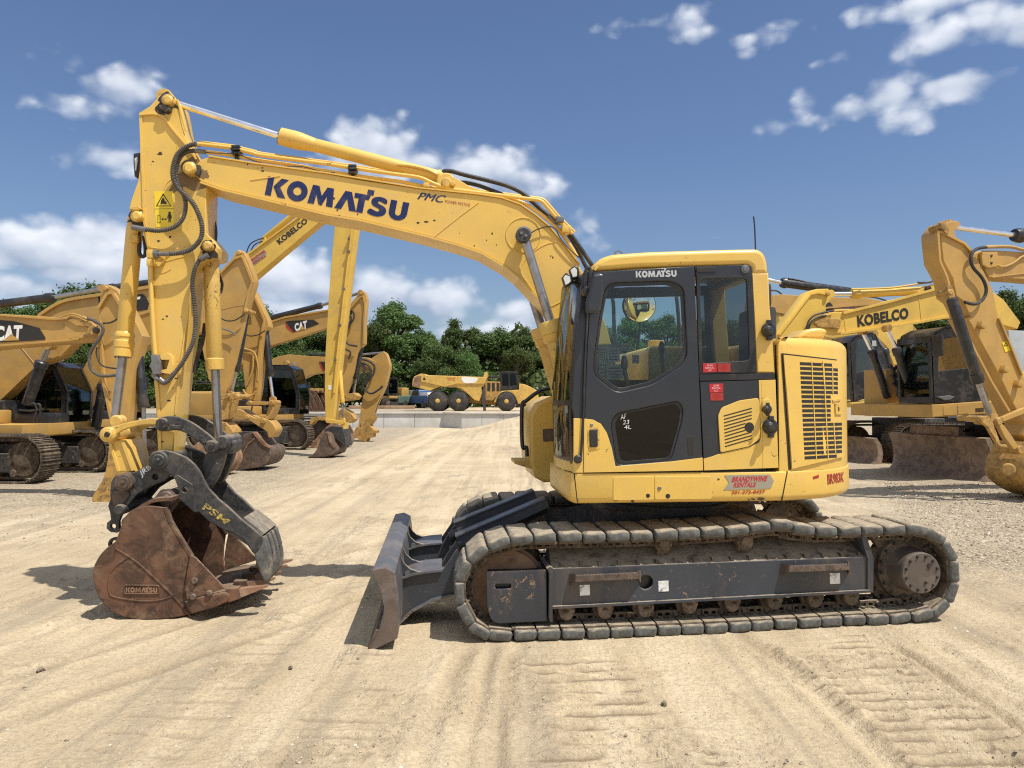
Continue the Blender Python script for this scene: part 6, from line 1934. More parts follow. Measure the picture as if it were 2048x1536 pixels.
def house(parent, uc, vm, s, mat='gold', W=2.6, rear=2.4, cab_side=1, hood_z=2.0, cab_h=3.0, cab_l=1.55):
    """machine house; s=+1 faces +u; cab_side = +1 / -1 in v"""
    R = rear
    plan = []
    for k in range(17):
        a = math.pi / 2 - math.pi * k / 16
        plan.append((uc - s * (R - 1.0) - s * 1.0 * math.cos(a) ** .7 if math.cos(a) > 1e-6 else uc - s * (R - 1.0), vm + (W / 2) * math.sin(a)))
    plan += [(uc + s * 1.35, vm - W / 2), (uc + s * 1.35, vm + W / 2)]
    Z0 = .90
    base = mk('lower_body', parent, M[mat], plan_prism(plan, Z0, 1.18, .01, .04, 3), angle=45)
    p2 = [(u, v) for u, v in plan[:17]] + [(uc - s * .6, vm - W / 2), (uc - s * .6, vm + W / 2)]
    mk('counterweight', parent, M[mat], plan_prism(p2, 1.18, hood_z, .10, .004, 4), angle=45)
    cs = cab_side
    va, vb = sorted((vm + cs * (W / 2 - .02), vm + cs * (W / 2 - 1.02)))
    ua, ub = uc - s * .05, uc + s * cab_l
    hc_ = cab_h
    out = [(ua, 1.18), (ub, 1.18), (ub + s * .02, 1.9), (ub - s * .25, hc_ - .15), (ub - s * .45, hc_ - .02), (ua + s * .1, hc_), (ua, hc_ - .1)]
    win = [(ua + s * .15, 1.45), (ub - s * .12, 1.4), (ub - s * .12, 1.9), (ub - s * .34, hc_ - .22), (ua + s * .15, hc_ - .18)]
    if s < 0:
        out = out[::-1]; win = win[::-1]
    for v in (va, vb - .05):
        f = mk('cab_side_frame', parent, M['black_steel'], slab(out, v, v + .05, [win], .01))
        mk('side_glass', f, M['glass_mid'], slab(win, v + .02, v + .025, bev=.001))
    o2 = [(ub - s * .25, hc_ - .15), (ub - s * .45, hc_ - .02), (ua + s * .1, hc_), (ua, hc_ - .1), (ua, 1.3)]
    mk('cab_roof', parent, M['black_steel'], thick_strip(o2, va, vb, .04 * s))
    mk('windscreen', parent, M['glass_mid'], thick_strip([(ub, 1.35), (ub + s * .02, 1.9), (ub - s * .25, hc_ - .15)], va + .04, vb - .04, .01))
    mks('windscreen_frame', parent, M['black_steel'], *[thick_strip([(ub + s * .01, 1.3), (ub + s * .03, 1.9), (ub - s * .24, hc_ - .14)], a, a + .07, .04) for a in (va, vb - .07)])
    mk('seat', parent, M['seat'], box((uc + s * .5, (va + vb) / 2, 1.85), (.45, .45, .15), .04), box((uc + s * .28, (va + vb) / 2, 2.25), (.14, .45, .75), .04))
    vo = vm - cs * (W / 2 - .5)
    zr = hood_z
    for v in (vm - W / 2 + .12, vm + W / 2 - .12):
        mk('hand_rail', parent, M['black_steel'], hose([(uc - s * .7, v, zr), (uc - s * .7, v, zr + .32), (uc - s * 1.2, v, zr + .34), (uc - s * 2.0, v, zr + .34), (uc - s * 2.05, v, zr)], .02, 6, sm=3))
    mk('hand_rail', parent, M['black_steel'], hose([(uc + s * .45, vo - cs * .42, 1.2), (uc + s * .5, vo - cs * .42, 1.9), (uc + s * .1, vo - cs * .42, 2.0), (uc - s * .5, vo - cs * .42, 1.95)], .02, 6, sm=3))
    mk('side_mirror', parent, M['black'], box((ub - s * .1, (va if cs < 0 else vb) + cs * .22, 2.2), (.05, .2, .36), .02))
    mk('cab_lamp', parent, M['lens'], box((ub - s * .3, (va + vb) / 2 - .25, hc_ + .05), (.08, .14, .1), .02))
    mk('hydraulic_unit', parent, M['black_steel'], box((uc + s * .9, vm, 1.25), (.8, .8, .3), .05), box((uc - s * .1, vm, 1.4), (.8, 1.0, .6), .05))
    mk('side_cover', parent, M[mat], bxx((uc - s * .6, vo - .46, 1.18), (uc + s * .45, vo + .46, 1.48), .05))
    return plan


def cat_badge(parent, fr, poly, quad, v, red=None, tri=None):
    b = S('maker_badge', parent, fr, 'ink', poly, v - .006, v, bev=.001)
    write('badge_lettering', b, fr, quad, v - .009, M['white'], 'CAT', .05)
    if red:
        S('badge_stripe', b, fr, 'red', red, v - .009, v - .0062, bev=.0005)
    if tri:
        S('badge_triangle', b, fr, 'gold', tri, v - .014, v - .0095, bev=.0005)
    return b


# ================= A: nearest machine at far left
FA = Frame(-6.9, 12.9, -3)
A = empty('excavator', FA, 'golden excavator with level boom carrying the largest black badge, stick behind the near stick', 'excavator', GRP_L)
bm_ = cL([(-900, 300), (-400, 395), (0, 435), (700, 488), (860, 470), (950, 440), (1130, 500), (1240, 590), (1245, 680), (1170, 730), (1000, 785), (860, 790), (0, 858), (-400, 900), (-800, 1100)])
b = S('boom', A, FA, 'gold', bm_[::-1], .0, .42)
S('boom_flange', b, FA, 'gold', cL([(-400, 400), (0, 437), (700, 490), (850, 474), (850, 500), (700, 515), (0, 462), (-400, 425)])[::-1], -.05, .47, .005)
S('boom_flange', b, FA, 'gold', cL([(-400, 855), (0, 828), (600, 778), (860, 760), (1000, 735), (1000, 760), (860, 785), (0, 852), (-400, 890)])[::-1], -.05, .47, .005)
line(b, FA, cL([(815, 500), (812, 770)]), -.002, .6, 'gold')
S('nose_casting', b, FA, 'gold_dirty', cL([(850, 510), (1000, 490), (1130, 520), (1240, 600), (1240, 680), (1160, 720), (1000, 760), (860, 740), (1000, 720), (1100, 690), (1130, 600), (980, 590)])[::-1], -.03, .0)
cat_badge(b, FA, cL([(-300, 500), (0, 512), (180, 530), (500, 615), (580, 740), (575, 765), (0, 800), (-300, 820)])[::-1], cL([(-60, 590), (290, 573), (272, 768), (-60, 782)]), -.004, tri=cL([(142, 690), (250, 770), (35, 780)]))
for q, r in ((cL([(0, 445), (480, 470), (720, 485), (850, 450), (930, 430), (1050, 470), (1140, 510)]), 1.6), (cL([(720, 500), (850, 490), (930, 455), (1040, 495), (1120, 530)]), 1.5)):
    mk('hydraulic_pipe', A, M['gold'], hose([FA.p3(p, -.03) for p in q], r * FA.m_per_px(q[0]), 8, sm=4))
bpin(b, FA, cL([(1215, 640)])[0], -.1, .5, 6.5, 'dark_steel')
st = [(203, 577), (207, 569), (214, 569), (234, 580), (246, 598), (262, 625), (285, 672), (280, 690), (266, 740), (258, 826), (252, 868), (228, 868), (222, 840), (205, 762), (196, 715), (194, 660), (198, 620), (200, 595)]
s_ = S('stick', A, FA, 'gold', st[::-1], .02, .28)
mk('stick_flange', s_, M['gold'], *[band(FA, q, .05, -.04, .03) for q in (cL([(1250, 360), (1360, 180), (1400, 160), (1440, 170), (1540, 330), (1600, 430)]), [(197, 640), (206, 765), (224, 850)])])
line(s_, FA, cL([(1350, 200), (1260, 360)]), .018, .8, 'gold')
bpin(s_, FA, (208.5, 576), -.05, .47, 5, 'gold')
bcyl(A, FA, cL([(-500, 370)])[0], cL([(700, 220)])[0], cL([(1335, 110)])[0], .21, 8.3, 4.6, name='arm_cylinder')
bcyl(A, FA, (275, 684), (287, 815), (290, 935), .21, 9, 4.2, name='bucket_cylinder')
bhose(A, FA, cL([(1120, 490), (1200, 520), (1290, 570), (1320, 640), (1280, 740), (1200, 850), (1150, 960), (1145, 1060), (1180, 1160), (1260, 1215), (1360, 1230), (1490, 1215)]), -.12, 3.2, 'hose_grey')
bhose(A, FA, cL([(1240, 860), (1235, 950), (1270, 1050), (1340, 1110), (1500, 1135)]), -.1, 1.6)
bhose(A, FA, cL([(1320, 555), (1430, 540), (1540, 470)]), -.1, 1.8)
S('bucket_link', A, FA, 'gold_dirty', [(236, 880), (290, 925), (294, 935), (285, 942), (230, 895)], -.02, .02)
bk_ = [(222, 850), (240, 862), (250, 900), (262, 960), (262, 1000), (190, 1005), (186, 990), (205, 960), (215, 920)]
k = S('bucket', A, FA, 'gold_dirty', smooth_poly(bk_, 2)[::-1], -.3, .3)
undercarriage(A, -6.9, .2, 4.1, 2.3, .6, .95)
house(A, -7.1, .2, 1, 'gold', cab_side=1)
S('boom_foot', A, FA, 'gold', [(-300, 560), (-120, 580), (-60, 650), (-60, 790), (-140, 900), (-300, 900)][::-1], .02, .28)

# ================= B
FB = Frame(-6.4, 16.9, -2)
B_ = empty('excavator', FB, 'golden excavator second from the left whose boom badge shows behind the near yellow cylinder', 'excavator', GRP_L)
bm_ = [(-60, 900), (-90, 830), (-40, 745), (30, 672), (76, 629), (103, 611), (133, 598), (200, 587), (295, 572), (380, 556), (405, 560), (414, 578), (405, 598), (380, 612), (295, 624), (240, 640), (190, 655), (150, 678), (118, 712), (70, 732), (0, 800)]
b = S('boom', B_, FB, 'gold', bm_[::-1], .0, .42)
mk('boom_flange', b, M['gold'], band(FB, smooth_poly([(76, 631), (103, 613), (133, 600), (200, 589), (295, 574), (380, 558)], 3, False), .07, -.06, .01), band(FB, [(118, 712), (150, 678), (190, 656), (240, 640), (295, 623), (380, 611)], .06, -.06, .01), band(FB, [(0, 798), (70, 731)], .05, -.06, .01))
line(b, FB, cL([(260, 850), (440, 1070)]), -.003, .8, 'gold')
cat_badge(b, FB, [(196, 594), (285, 588), (292, 594), (298, 607), (295, 619), (200, 634)][::-1], [(226, 601), (281, 592), (277, 617), (226, 625)], -.004, tri=[(263, 606), (274, 618), (250, 621)])
bcyl(B_, FB, (440, 548), (215, 578), (203, 578), .21, 8, 4, name='arm_cylinder')
S('stick', B_, FB, 'gold', cM([(-70, 500), (0, 420), (70, 350), (130, 290), (148, 248), (165, 235), (185, 238), (202, 252), (228, 305), (263, 400), (263, 432), (236, 520), (214, 600), (196, 690), (150, 900), (118, 1020), (92, 1085), (60, 1095), (-10, 1000), (-50, 800), (-60, 600)])[::-1], .02, .28)
st = [o for o in B_.children if o.name.startswith('stick')][0]
mk('stick_flange', st, M['gold'], band(FB, cM([(60, 370), (140, 288), (180, 272), (195, 285), (250, 425), (232, 470), (205, 590)]), .05, -.04, .03))
line(st, FB, cM([(65, 590), (140, 570), (225, 560)]), .018, .5, 'gold')
bpin(st, FB, cM([(168, 250)])[0], -.05, .47, 4.5, 'gold'); bpin(st, FB, cM([(208, 594)])[0], -.05, .47, 4.5)
bcyl(B_, FB, cM([(210, 612)])[0], cM([(152, 955)])[0], cM([(120, 1090)])[0], .21, 8.2, 4.4, name='bucket_cylinder')
bhose(B_, FB, cM([(65, 640), (100, 655), (150, 650), (205, 615)]), -.08, 1.3)
bhose(B_, FB, cM([(70, 700), (130, 720), (150, 740)]), -.08, 1.6, 'zinc')
S('bucket_link', B_, FB, 'gold_dirty', smooth_poly(cN([(-20, 160), (40, 140), (130, 138), (180, 130), (190, 180), (150, 205), (60, 200), (-20, 200)]), 2)[::-1], -.08, .0)
S('idler_link', B_, FB, 'gold_dirty', cN([(40, 180), (105, 200), (60, 400), (0, 420), (-40, 360)])[::-1], -.06, .46)
for p in ((70, 165), (168, 168)):
    bpin(B_, FB, cN([p])[0], -.14, .55, 4.5)
k = S('bucket', B_, FB, 'rust_light', smooth_poly(cN([(-200, 760), (-140, 660), (-20, 600), (60, 640), (120, 662), (165, 705), (195, 780), (195, 850), (170, 915), (110, 962), (20, 985), (-100, 960), (-180, 880)]), 2)[::-1], -.3, .6, .04, dx=-24)
S('quick_coupler', B_, FB, 'gold_dirty', cN([(-60, 440), (20, 420), (60, 440), (125, 510), (130, 540), (100, 560), (60, 620), (0, 650), (-60, 640)])[::-1], -.05, .47)
bcyl(B_, FB, cL([(350, 1600)])[0], cL([(545, 1040)])[0], cL([(640, 830)])[0], -.22, 11, 5, name='lift_cylinder')
bcyl(B_, FB, cL([(545, 1600)])[0], cL([(745, 1060)])[0], cL([(850, 850)])[0], .64, 10, 4.6, name='lift_cylinder')
for q in (cQ([(195, 900), (225, 890), (245, 930), (230, 1000), (210, 1050)]), cQ([(240, 900), (265, 900), (270, 960), (240, 1040)]), cQ([(130, 935), (200, 940), (290, 930)])):
    bhose(B_, FB, q, -.3, 2.4)
undercarriage(B_, -5.1, -.35, 4.1, 2.3, .6, .98)
house(B_, -5.25, .1, 1, 'gold', cab_side=1, cab_h=2.62, cab_l=1.28)

# ================= C
FC = Frame(-5.94, 18.4, -1)
C_ = empty('excavator', FC, 'golden excavator with grey-brown side-on bucket, third from the left, stick behind its taller neighbour', 'excavator', GRP_L)
S('stick', C_, FC, 'gold', cM([(238, 478), (258, 478), (290, 545), (340, 650), (347, 690), (325, 715), (305, 860), (290, 1050), (275, 1130), (215, 1120), (195, 950), (190, 800), (205, 640)])[::-1], .02, .36)
st = [o for o in C_.children if o.name.startswith('stick')][0]
mk('stick_flange', st, M['gold'], band(FC, cM([(255, 500), (318, 650), (308, 700), (285, 870), (270, 1050)]), .045, -.04, .03))
S('boom', C_, FC, 'gold', [(150, 860), (160, 750), (190, 690), (250, 645), (300, 625), (420, 605), (500, 610), (505, 650), (420, 660), (300, 690), (230, 735), (198, 762), (163, 830)][::-1], .02, .36)
bcyl(C_, FC, cM([(328, 712)])[0], cM([(355, 985)])[0], cM([(373, 1118)])[0], .2, 6.6, 3, mr='chrome', name='bucket_cylinder')
bhose(C_, FC, cM([(212, 735), (240, 745), (290, 735), (325, 712)]), -.08, 1.2)
for q in (cM([(195, 820), (240, 830), (265, 850), (280, 900), (285, 960), (280, 1010)]), cM([(255, 860), (250, 950), (215, 1035)]), cM([(195, 1060), (215, 1090), (250, 1095), (270, 1070)])):
    mk('hydraulic_pipe', C_, M['gold'], hose([FC.p3(p, -.03) for p in q], .025, 8, sm=4))
S('bucket_link', C_, FC, 'gold', cN([(262, 240), (285, 215), (320, 218), (500, 222), (560, 200), (590, 225), (560, 255), (300, 258), (275, 262)])[::-1], -.06, .02)
S('idler_link', C_, FC, 'gold', cN([(500, 250), (565, 250), (540, 330), (500, 400), (455, 410), (480, 330)])[::-1], -.04, .42)
for p in ((298, 237), (518, 233), (440, 425), (268, 385)):
    bpin(C_, FC, cN([p])[0], -.12, .5, 5)
S('quick_coupler', C_, FC, 'gold', smooth_poly(cN([(60, 380), (70, 340), (110, 305), (160, 298), (230, 312), (290, 355), (360, 390), (430, 385), (510, 420), (560, 480), (568, 520), (530, 590), (490, 580), (480, 530), (400, 480), (340, 440), (250, 390), (150, 368)]), 2)[::-1], -.08, .46)
kb = S('bucket', C_, FC, 'rust_brown', smooth_poly(cN([(178, 912), (200, 800), (225, 640), (235, 560), (330, 540), (380, 600), (430, 670), (495, 690), (520, 730), (512, 790), (480, 850), (420, 890), (330, 905)]), 2)[::-1], -.4, .72, .02)
S('cutting_plate', kb, FC, 'rust_light', cN([(328, 540), (376, 532), (420, 600), (470, 650), (520, 680), (512, 705), (430, 668), (385, 615)])[::-1], -.43, -.38)
S('wear_rib', kb, FC, 'rust_light', cN([(222, 762), (232, 765), (290, 660), (360, 600), (352, 592), (280, 650)])[::-1], -.42, -.395, .004)
bcyl(C_, FC, cQ([(640, 1050)])[0], cQ([(690, 760)])[0], cQ([(720, 640)])[0], -.2, 9, 4, name='lift_cylinder')
undercarriage(C_, -6.0, 2.0, 4.1, 2.3, .6, .98)
house(C_, -6.3, 2.0, 1, 'gold', cab_side=1, cab_h=2.7)

# ================= D
FD = Frame(-5.5, 26.6, -6)
D_ = empty('excavator', FD, 'golden excavator with white-lettered badge on its boom, partly behind the tall hanging yellow stick', 'excavator', GRP_L)
b = S('boom', D_, FD, 'gold', cM([(100, 760), (200, 690), (345, 662), (440, 632), (640, 600), (695, 590), (800, 572), (840, 590), (835, 625), (800, 650), (700, 690), (600, 722), (480, 762), (362, 797), (250, 850), (150, 950)])[::-1], .0, .45)
mk('boom_flange', b, M['gold'], band(FD, cM([(345, 664), (440, 634), (695, 592), (800, 574)]), .06, -.06, .01), band(FD, cM([(362, 795), (480, 760), (600, 720), (700, 688), (800, 648)]), .06, -.06, .01))
cat_badge(b, FD, cM([(445, 660), (475, 655), (612, 648), (645, 672), (600, 690), (492, 722)])[::-1], cM([(498, 672), (572, 652), (574, 700), (503, 718)]), -.004, red=cM([(445, 662), (455, 680), (490, 714), (492, 726), (452, 694)])[::-1], tri=cM([(545, 682), (560, 703), (528, 710)]))
bcyl(D_, FD, cM([(345, 642)])[0], cM([(662, 563)])[0], cM([(893, 487)])[0], .22, 5.5, 3, name='arm_cylinder')
S('stick', D_, FD, 'gold', cM([(815, 590), (830, 555), (872, 500), (885, 478), (905, 478), (920, 500), (927, 530), (918, 640), (915, 790), (890, 812), (872, 850), (850, 960), (815, 1060), (790, 1130), (750, 1120), (765, 950), (790, 800), (806, 650)])[::-1], .02, .28)
st = [o for o in D_.children if o.name.startswith('stick')][0]
mk('stick_flange', st, M['gold'], band(FD, cM([(820, 590), (885, 515), (905, 512), (915, 560), (910, 640), (905, 790)]), .05, -.04, .03))
bpin(st, FD, cM([(893, 487)])[0], -.05, .47, 4); bpin(st, FD, cM([(823, 600)])[0], -.1, .5, 5, 'dark_steel')
bcyl(D_, FD, cM([(893, 815)])[0], cM([(862, 1000)])[0], cM([(846, 1100)])[0], .21, 5, 2.4, name='bucket_cylinder')
for q in (cM([(812, 590), (845, 600), (850, 640), (820, 690), (800, 740), (812, 790), (870, 805)]), cM([(790, 780), (800, 820), (830, 840), (820, 880)]), cM([(812, 600), (835, 640), (812, 690), (790, 730)])):
    bhose(D_, FD, q, -.1, 1.8)
S('bucket_link', D_, FD, 'gold_dirty', cM([(760, 1105), (790, 1090), (850, 1080), (875, 1100), (860, 1120), (800, 1130), (770, 1130)])[::-1], -.05, .45)
kb = S('bucket', D_, FD, 'rust_light', smooth_poly(cN([(880, 690), (980, 690), (1010, 640), (1150, 480), (1230, 440), (1310, 480), (1350, 560), (1345, 640), (1300, 690), (1200, 720), (1000, 700)]), 2)[::-1], -.3, .7, dx=-12)
S('quick_coupler', D_, FD, 'gold_dirty', cN([(1180, 330), (1260, 290), (1340, 340), (1380, 400), (1330, 440), (1230, 440), (1170, 400)])[::-1], -.05, .45)
uD = FD.uz((625, 880), -.9)[0]
undercarriage(D_, uD - 2.2, .2, 4.4, 2.4, .6, 1.0)
house(D_, uD - 2.6, .2, 1, 'gold', cab_side=1)

# ================= E
FE = Frame(-5.7, 30.6, -6)
E_ = empty('excavator', FE, 'golden excavator with bare coupler hanging just above the ground, farthest in the left row', 'excavator', GRP_L)
b = S('boom', E_, FE, 'gold', cM([(290, 1010), (310, 940), (350, 890), (400, 865), (470, 853), (560, 862), (680, 868), (800, 860), (930, 872), (985, 900), (960, 950), (880, 962), (680, 960), (600, 972), (530, 1005), (480, 1062), (435, 1062), (420, 1020), (450, 990), (380, 1010), (300, 1050)])[::-1], .0, .42)
S('maker_badge', b, FE, 'ink', cM([(645, 895), (720, 898), (720, 950), (672, 950)])[::-1], -.01, .0, .001)
S('badge_stripe', b, FE, 'red', cM([(643, 897), (650, 897), (676, 950), (668, 952)])[::-1], -.014, -.0105, .0005)
bcyl(E_, FE, cM([(310, 1120)])[0], cM([(390, 1005)])[0], cM([(452, 905)])[0], -.25, 6, 4.5, name='lift_cylinder')
bcyl(E_, FE, cM([(450, 1100)])[0], cM([(470, 1030)])[0], cM([(525, 940)])[0], .62, 5, 3.5, name='lift_cylinder')
bcyl(E_, FE, cM([(580, 855)])[0], cM([(850, 858)])[0], cM([(1025, 842)])[0], .2, 3, 2, name='arm_cylinder')
S('stick', E_, FE, 'gold', cM([(930, 890), (1000, 848), (1028, 838), (1042, 850), (1060, 905), (1062, 935), (1035, 1040), (985, 1150), (960, 1230), (930, 1310), (905, 1340), (870, 1330), (880, 1250), (900, 1120), (915, 1060), (955, 960)])[::-1], .02, .38)
bcyl(E_, FE, cM([(1025, 1045)])[0], cM([(965, 1195)])[0], cM([(940, 1250)])[0], .2, 4.2, 2.4, name='bucket_cylinder')
for q in (cM([(880, 880), (930, 890), (970, 920), (965, 970), (925, 1020), (890, 1050)]), cM([(890, 900), (935, 920), (950, 960), (910, 1030), (900, 1060)]), cM([(905, 1050), (950, 1085), (1000, 1060), (1020, 1040)]), cM([(830, 900), (880, 905), (915, 930), (900, 980), (870, 1020)])):
    bhose(E_, FE, q, -.1, 2.0)
S('quick_coupler', E_, FE, 'gold_dirty', cN([(1375, 520), (1400, 480), (1470, 490), (1530, 460), (1570, 510), (1598, 520), (1590, 545), (1565, 550), (1560, 585), (1505, 600), (1495, 630), (1430, 625), (1410, 600), (1370, 590)])[::-1], -.05, .45)
S('bucket_link', E_, FE, 'gold_dirty', cN([(1440, 440), (1540, 380), (1580, 370), (1570, 410), (1540, 450), (1480, 510), (1440, 500)])[::-1], -.04, .44)
uE = FE.uz((612, 868), -.9)[0]
undercarriage(E_, uE - 2.2, .2, 4.4, 2.4, .6, 1.0)
house(E_, uE - 2.6, .2, 1, 'gold', cab_side=1)

# ================= F: long-reach machine with the tall hanging stick
FF = Frame(-5.39, 22.3, -6)
F_ = empty('excavator', FF, 'lemon yellow long-reach excavator with steeply raised lettered boom and very tall straight hanging stick', 'excavator', GRP_L)
b = S('boom', F_, FF, 'lemon', [(330, 630), (420, 562), (493, 508), (560, 458), (600, 430), (660, 380), (700, 362), (722, 372), (722, 395), (700, 412), (637, 444), (560, 508), (510, 551), (430, 622), (350, 700)][::-1], .0, .45)
mk('boom_flange', b, M['lemon'], band(FF, [(420, 564), (493, 510), (600, 431)], .05, -.05, .01), band(FF, [(430, 620), (510, 550), (637, 443)], .05, -.05, .01))
write('maker_lettering', b, FF, cM([(390, 180), (562, 44), (580, 72), (412, 206)]), -.006, M['ink'], 'KOBELCO', .045)
S('company_sticker', b, FF, 'greige', cM([(240, 296), (322, 234), (336, 252), (330, 274), (258, 330)])[::-1], -.006, .0, .001)
write('sticker_lettering', b, FF, cM([(236, 292), (318, 236), (328, 250), (246, 306)]), -.009, M['red'], 'BRANDYWINE', .02)
write('sticker_lettering', b, FF, cM([(250, 308), (322, 262), (330, 276), (258, 322)]), -.009, M['red'], 'RENTALS', .02)
bcyl(F_, FF, cM([(318, 172)])[0], cM([(600, -60)])[0], None, .2, 5.5, 3, 'lemon', name='arm_cylinder')
bhose(F_, FF, cM([(320, 165), (285, 175), (245, 195), (225, 225), (215, 260)]), .1, 1.2); bhose(F_, FF, cM([(310, 185), (280, 195), (255, 215), (240, 250)]), .1, 1.2)
S('cylinder_mount', b, FF, 'lemon', cM([(285, 215), (300, 170), (325, 160), (335, 180)])[::-1], .1, .35)
s_ = S('stick', F_, FF, 'lemon', cM([(748, -20), (868, 0), (862, 105), (845, 230), (822, 420), (800, 600), (775, 800), (758, 950), (742, 1120), (726, 1240), (683, 1240), (677, 1100), (679, 900), (690, 700), (704, 480), (722, 250), (738, 85)])[::-1], .0, .42)
mk('stick_flange', s_, M['lemon'], band(FF, cM([(846, 105), (820, 300), (790, 560), (748, 900), (730, 1080)]), .045, -.05, .01))
mk('hydraulic_pipe', F_, M['lemon'], hose([FF.p3(p, -.06) for p in cM([(838, 110), (812, 320), (782, 580), (745, 900)])], .02, 8, sm=2))
for p in ((822, 168), (820, 245), (792, 465), (768, 680), (742, 885)):
    c_ = FF.p3(cM([p])[0], -.07)
    mk('pipe_clamp', F_, M['zinc'], box(c_, (.07, .08, .07), .01))
bcyl(F_, FF, cM([(768, 950)])[0], cM([(782, 1140)])[0], cM([(787, 1240)])[0], .2, 4.2, 2, 'lemon', 'chrome_dirty', name='bucket_cylinder')
S('pale_sticker', s_, FF, 'white', cM([(699, 1036), (716, 1034), (717, 1062), (700, 1064)])[::-1], -.006, .0, .001)
S('bucket_link', F_, FF, 'lemon', cN([(1072, 405), (1090, 395), (1250, 420), (1275, 410), (1280, 440), (1255, 455), (1090, 440)])[::-1], -.06, .02)
S('idler_link', F_, FF, 'lemon', cN([(1238, 440), (1275, 440), (1255, 560), (1215, 545)])[::-1], -.04, .42)
S('stick_hook', F_, FF, 'gold_dirty', smooth_poly(cN([(1080, 385), (1000, 375), (950, 385), (925, 395), (915, 455), (945, 450), (970, 420), (1020, 410), (1080, 415)]), 2)[::-1], .0, .3)
kb = S('bucket', F_, FF, 'rust_brown', cN([(890, 797), (930, 770), (965, 745), (1000, 690), (1030, 600), (1045, 560), (1075, 530), (1110, 540), (1130, 560), (1150, 640), (1185, 690), (1190, 720), (1170, 760), (1110, 785), (1000, 795)])[::-1], -.35, .65, .03)
S('bucket_ear', kb, FF, 'dark_steel', cN([(1065, 545), (1070, 500), (1150, 470), (1250, 480), (1275, 560), (1290, 680), (1180, 600), (1100, 535)])[::-1], -.1, .5)
S('wear_plate', kb, FF, 'rust_light', cN([(1095, 540), (1122, 545), (1140, 630), (1180, 680), (1165, 700), (1120, 640)])[::-1], -.37, -.34, .004)

# ================= back-row buckets lying in line
for i, (x, y, w, h, lab) in enumerate(((770, 265, 70, 70, 'rusty loose bucket leftmost in the back row before the trees'), (905, 280, 72, 62, 'rusty loose bucket second in the back row before the trees'), (960, 262, 72, 78, 'rusty loose bucket in the middle of the back row before the trees'), (1020, 258, 72, 80, 'rusty loose bucket beside the tall hanging stick in the back row'))):
    fr = Frame(*[px_dir(*cN([(x, 330)])[0]).x / px_dir(*cN([(x, 330)])[0]).y * 52, 52], -20, .9)
    t = empty('loose_bucket', fr, lab, 'bucket', 'spare buckets in the back row')
    pr = [(-.5, 0), (.55, 0), (.75, .12), (.3, 1.05), (.0, 1.35), (-.3, 1.45), (-.65, 1.1), (-.75, .5)]
    mk('shell', t, M['rust'], slab(smooth_poly(pr, 2), -.6, -.55, bev=.01), slab(smooth_poly(pr, 2), .55, .6, bev=.01), thick_strip([(.75, .10), (.55, 0), (-.5, 0), (-.75, .5), (-.65, 1.1), (-.3, 1.45), (0, 1.4)], -.58, .58, .03))
    mk('ear', t, M['gold_dirty'], bxx((-.5, -.3, 1.3), (.1, -.22, 1.62), .02), bxx((-.5, .22, 1.3), (.1, .3, 1.62), .02))

# ================= concrete retaining wall
FW = Frame(-3.0, 44.7, 0)
wl_ = empty('retaining_wall', FW, 'long pale concrete retaining wall with a jog, below the dump truck', 'wall')
zc = .955
mk('wall_panel', wl_, M['concrete'], bxx((-24, 1.5, -.3), (-1.2, 1.75, zc - .1), .008))
mk('wall_panel', wl_, M['concrete'], bxx((0, .0, -.3), (3.6, .25, zc - .1), .008))
mk('wall_panel', wl_, M['concrete'], hexa([(-1.2, 1.5, -.3), (0, 0, -.3), (.2, .2, -.3), (-1.0, 1.7, -.3), (-1.2, 1.5, zc - .1), (0, 0, zc - .1), (.2, .2, zc - .1), (-1.0, 1.7, zc - .1)]))
mk('wall_cap', wl_, M['concrete'], bxx((-24, 1.42, zc - .1), (-1.15, 1.85, zc), .012))
mk('wall_cap', wl_, M['concrete'], bxx((-.05, -.08, zc - .1), (3.7, .35, zc), .012))
mk('wall_cap', wl_, M['concrete'], hexa([(-1.25, 1.42, zc - .1), (-.05, -.08, zc - .1), (.25, .25, zc - .1), (-.95, 1.8, zc - .1), (-1.25, 1.42, zc - .003), (-.05, -.08, zc - .003), (.25, .25, zc - .003), (-.95, 1.8, zc - .003)]))
for k in range(12):
    u = -22 + k * 1.9
    mk('panel_joint', wl_, M['joint'], bxx((u, 1.492, -.2), (u + .025, 1.499, zc - .1)))
for u in (1.2, 2.5):
    mk('panel_joint', wl_, M['joint'], bxx((u, -.008, -.2), (u + .025, -.001, zc - .1)))

# ================= articulated dump truck
FH = Frame(-2.71, 55, 0, .92)
H_ = empty('dump_truck', FH, 'golden six-wheel articulated dump truck with black cab, parked above the concrete wall', 'dump truck')
bed = S('dump_body', H_, FH, 'yellow_worn', cT([(605, 930), (612, 870), (628, 842), (690, 815), (735, 820), (742, 830), (1300, 848), (1312, 802), (1336, 800), (1340, 850), (1312, 915), (1290, 1000), (1262, 1085), (1215, 1075), (1090, 965), (1000, 945), (925, 948), (880, 940), (780, 985), (700, 965), (612, 940)])[::-1], -1.2, 1.4, .04)
S('side_rail', bed, FH, 'yellow_worn', cT([(688, 830), (735, 822), (742, 832), (1330, 852), (1312, 915), (1040, 915), (925, 945), (880, 935), (690, 893)])[::-1], -1.28, -1.19, .02)
S('tailgate', bed, FH, 'rust_light', cT([(612, 930), (630, 845), (690, 835), (680, 960)])[::-1], -1.24, 1.42, .03)
S('white_patch', bed, FH, 'white', smooth_poly(cT([(1088, 848), (1200, 852), (1246, 862), (1225, 900), (1180, 908), (1110, 905)]), 2)[::-1], -1.29, -1.279, .002)
write('sticker_lettering', bed, FH, cT([(945, 853), (1030, 856), (1028, 868), (944, 865)]), -1.285, M['red'], 'BRANDYWINE', .02)
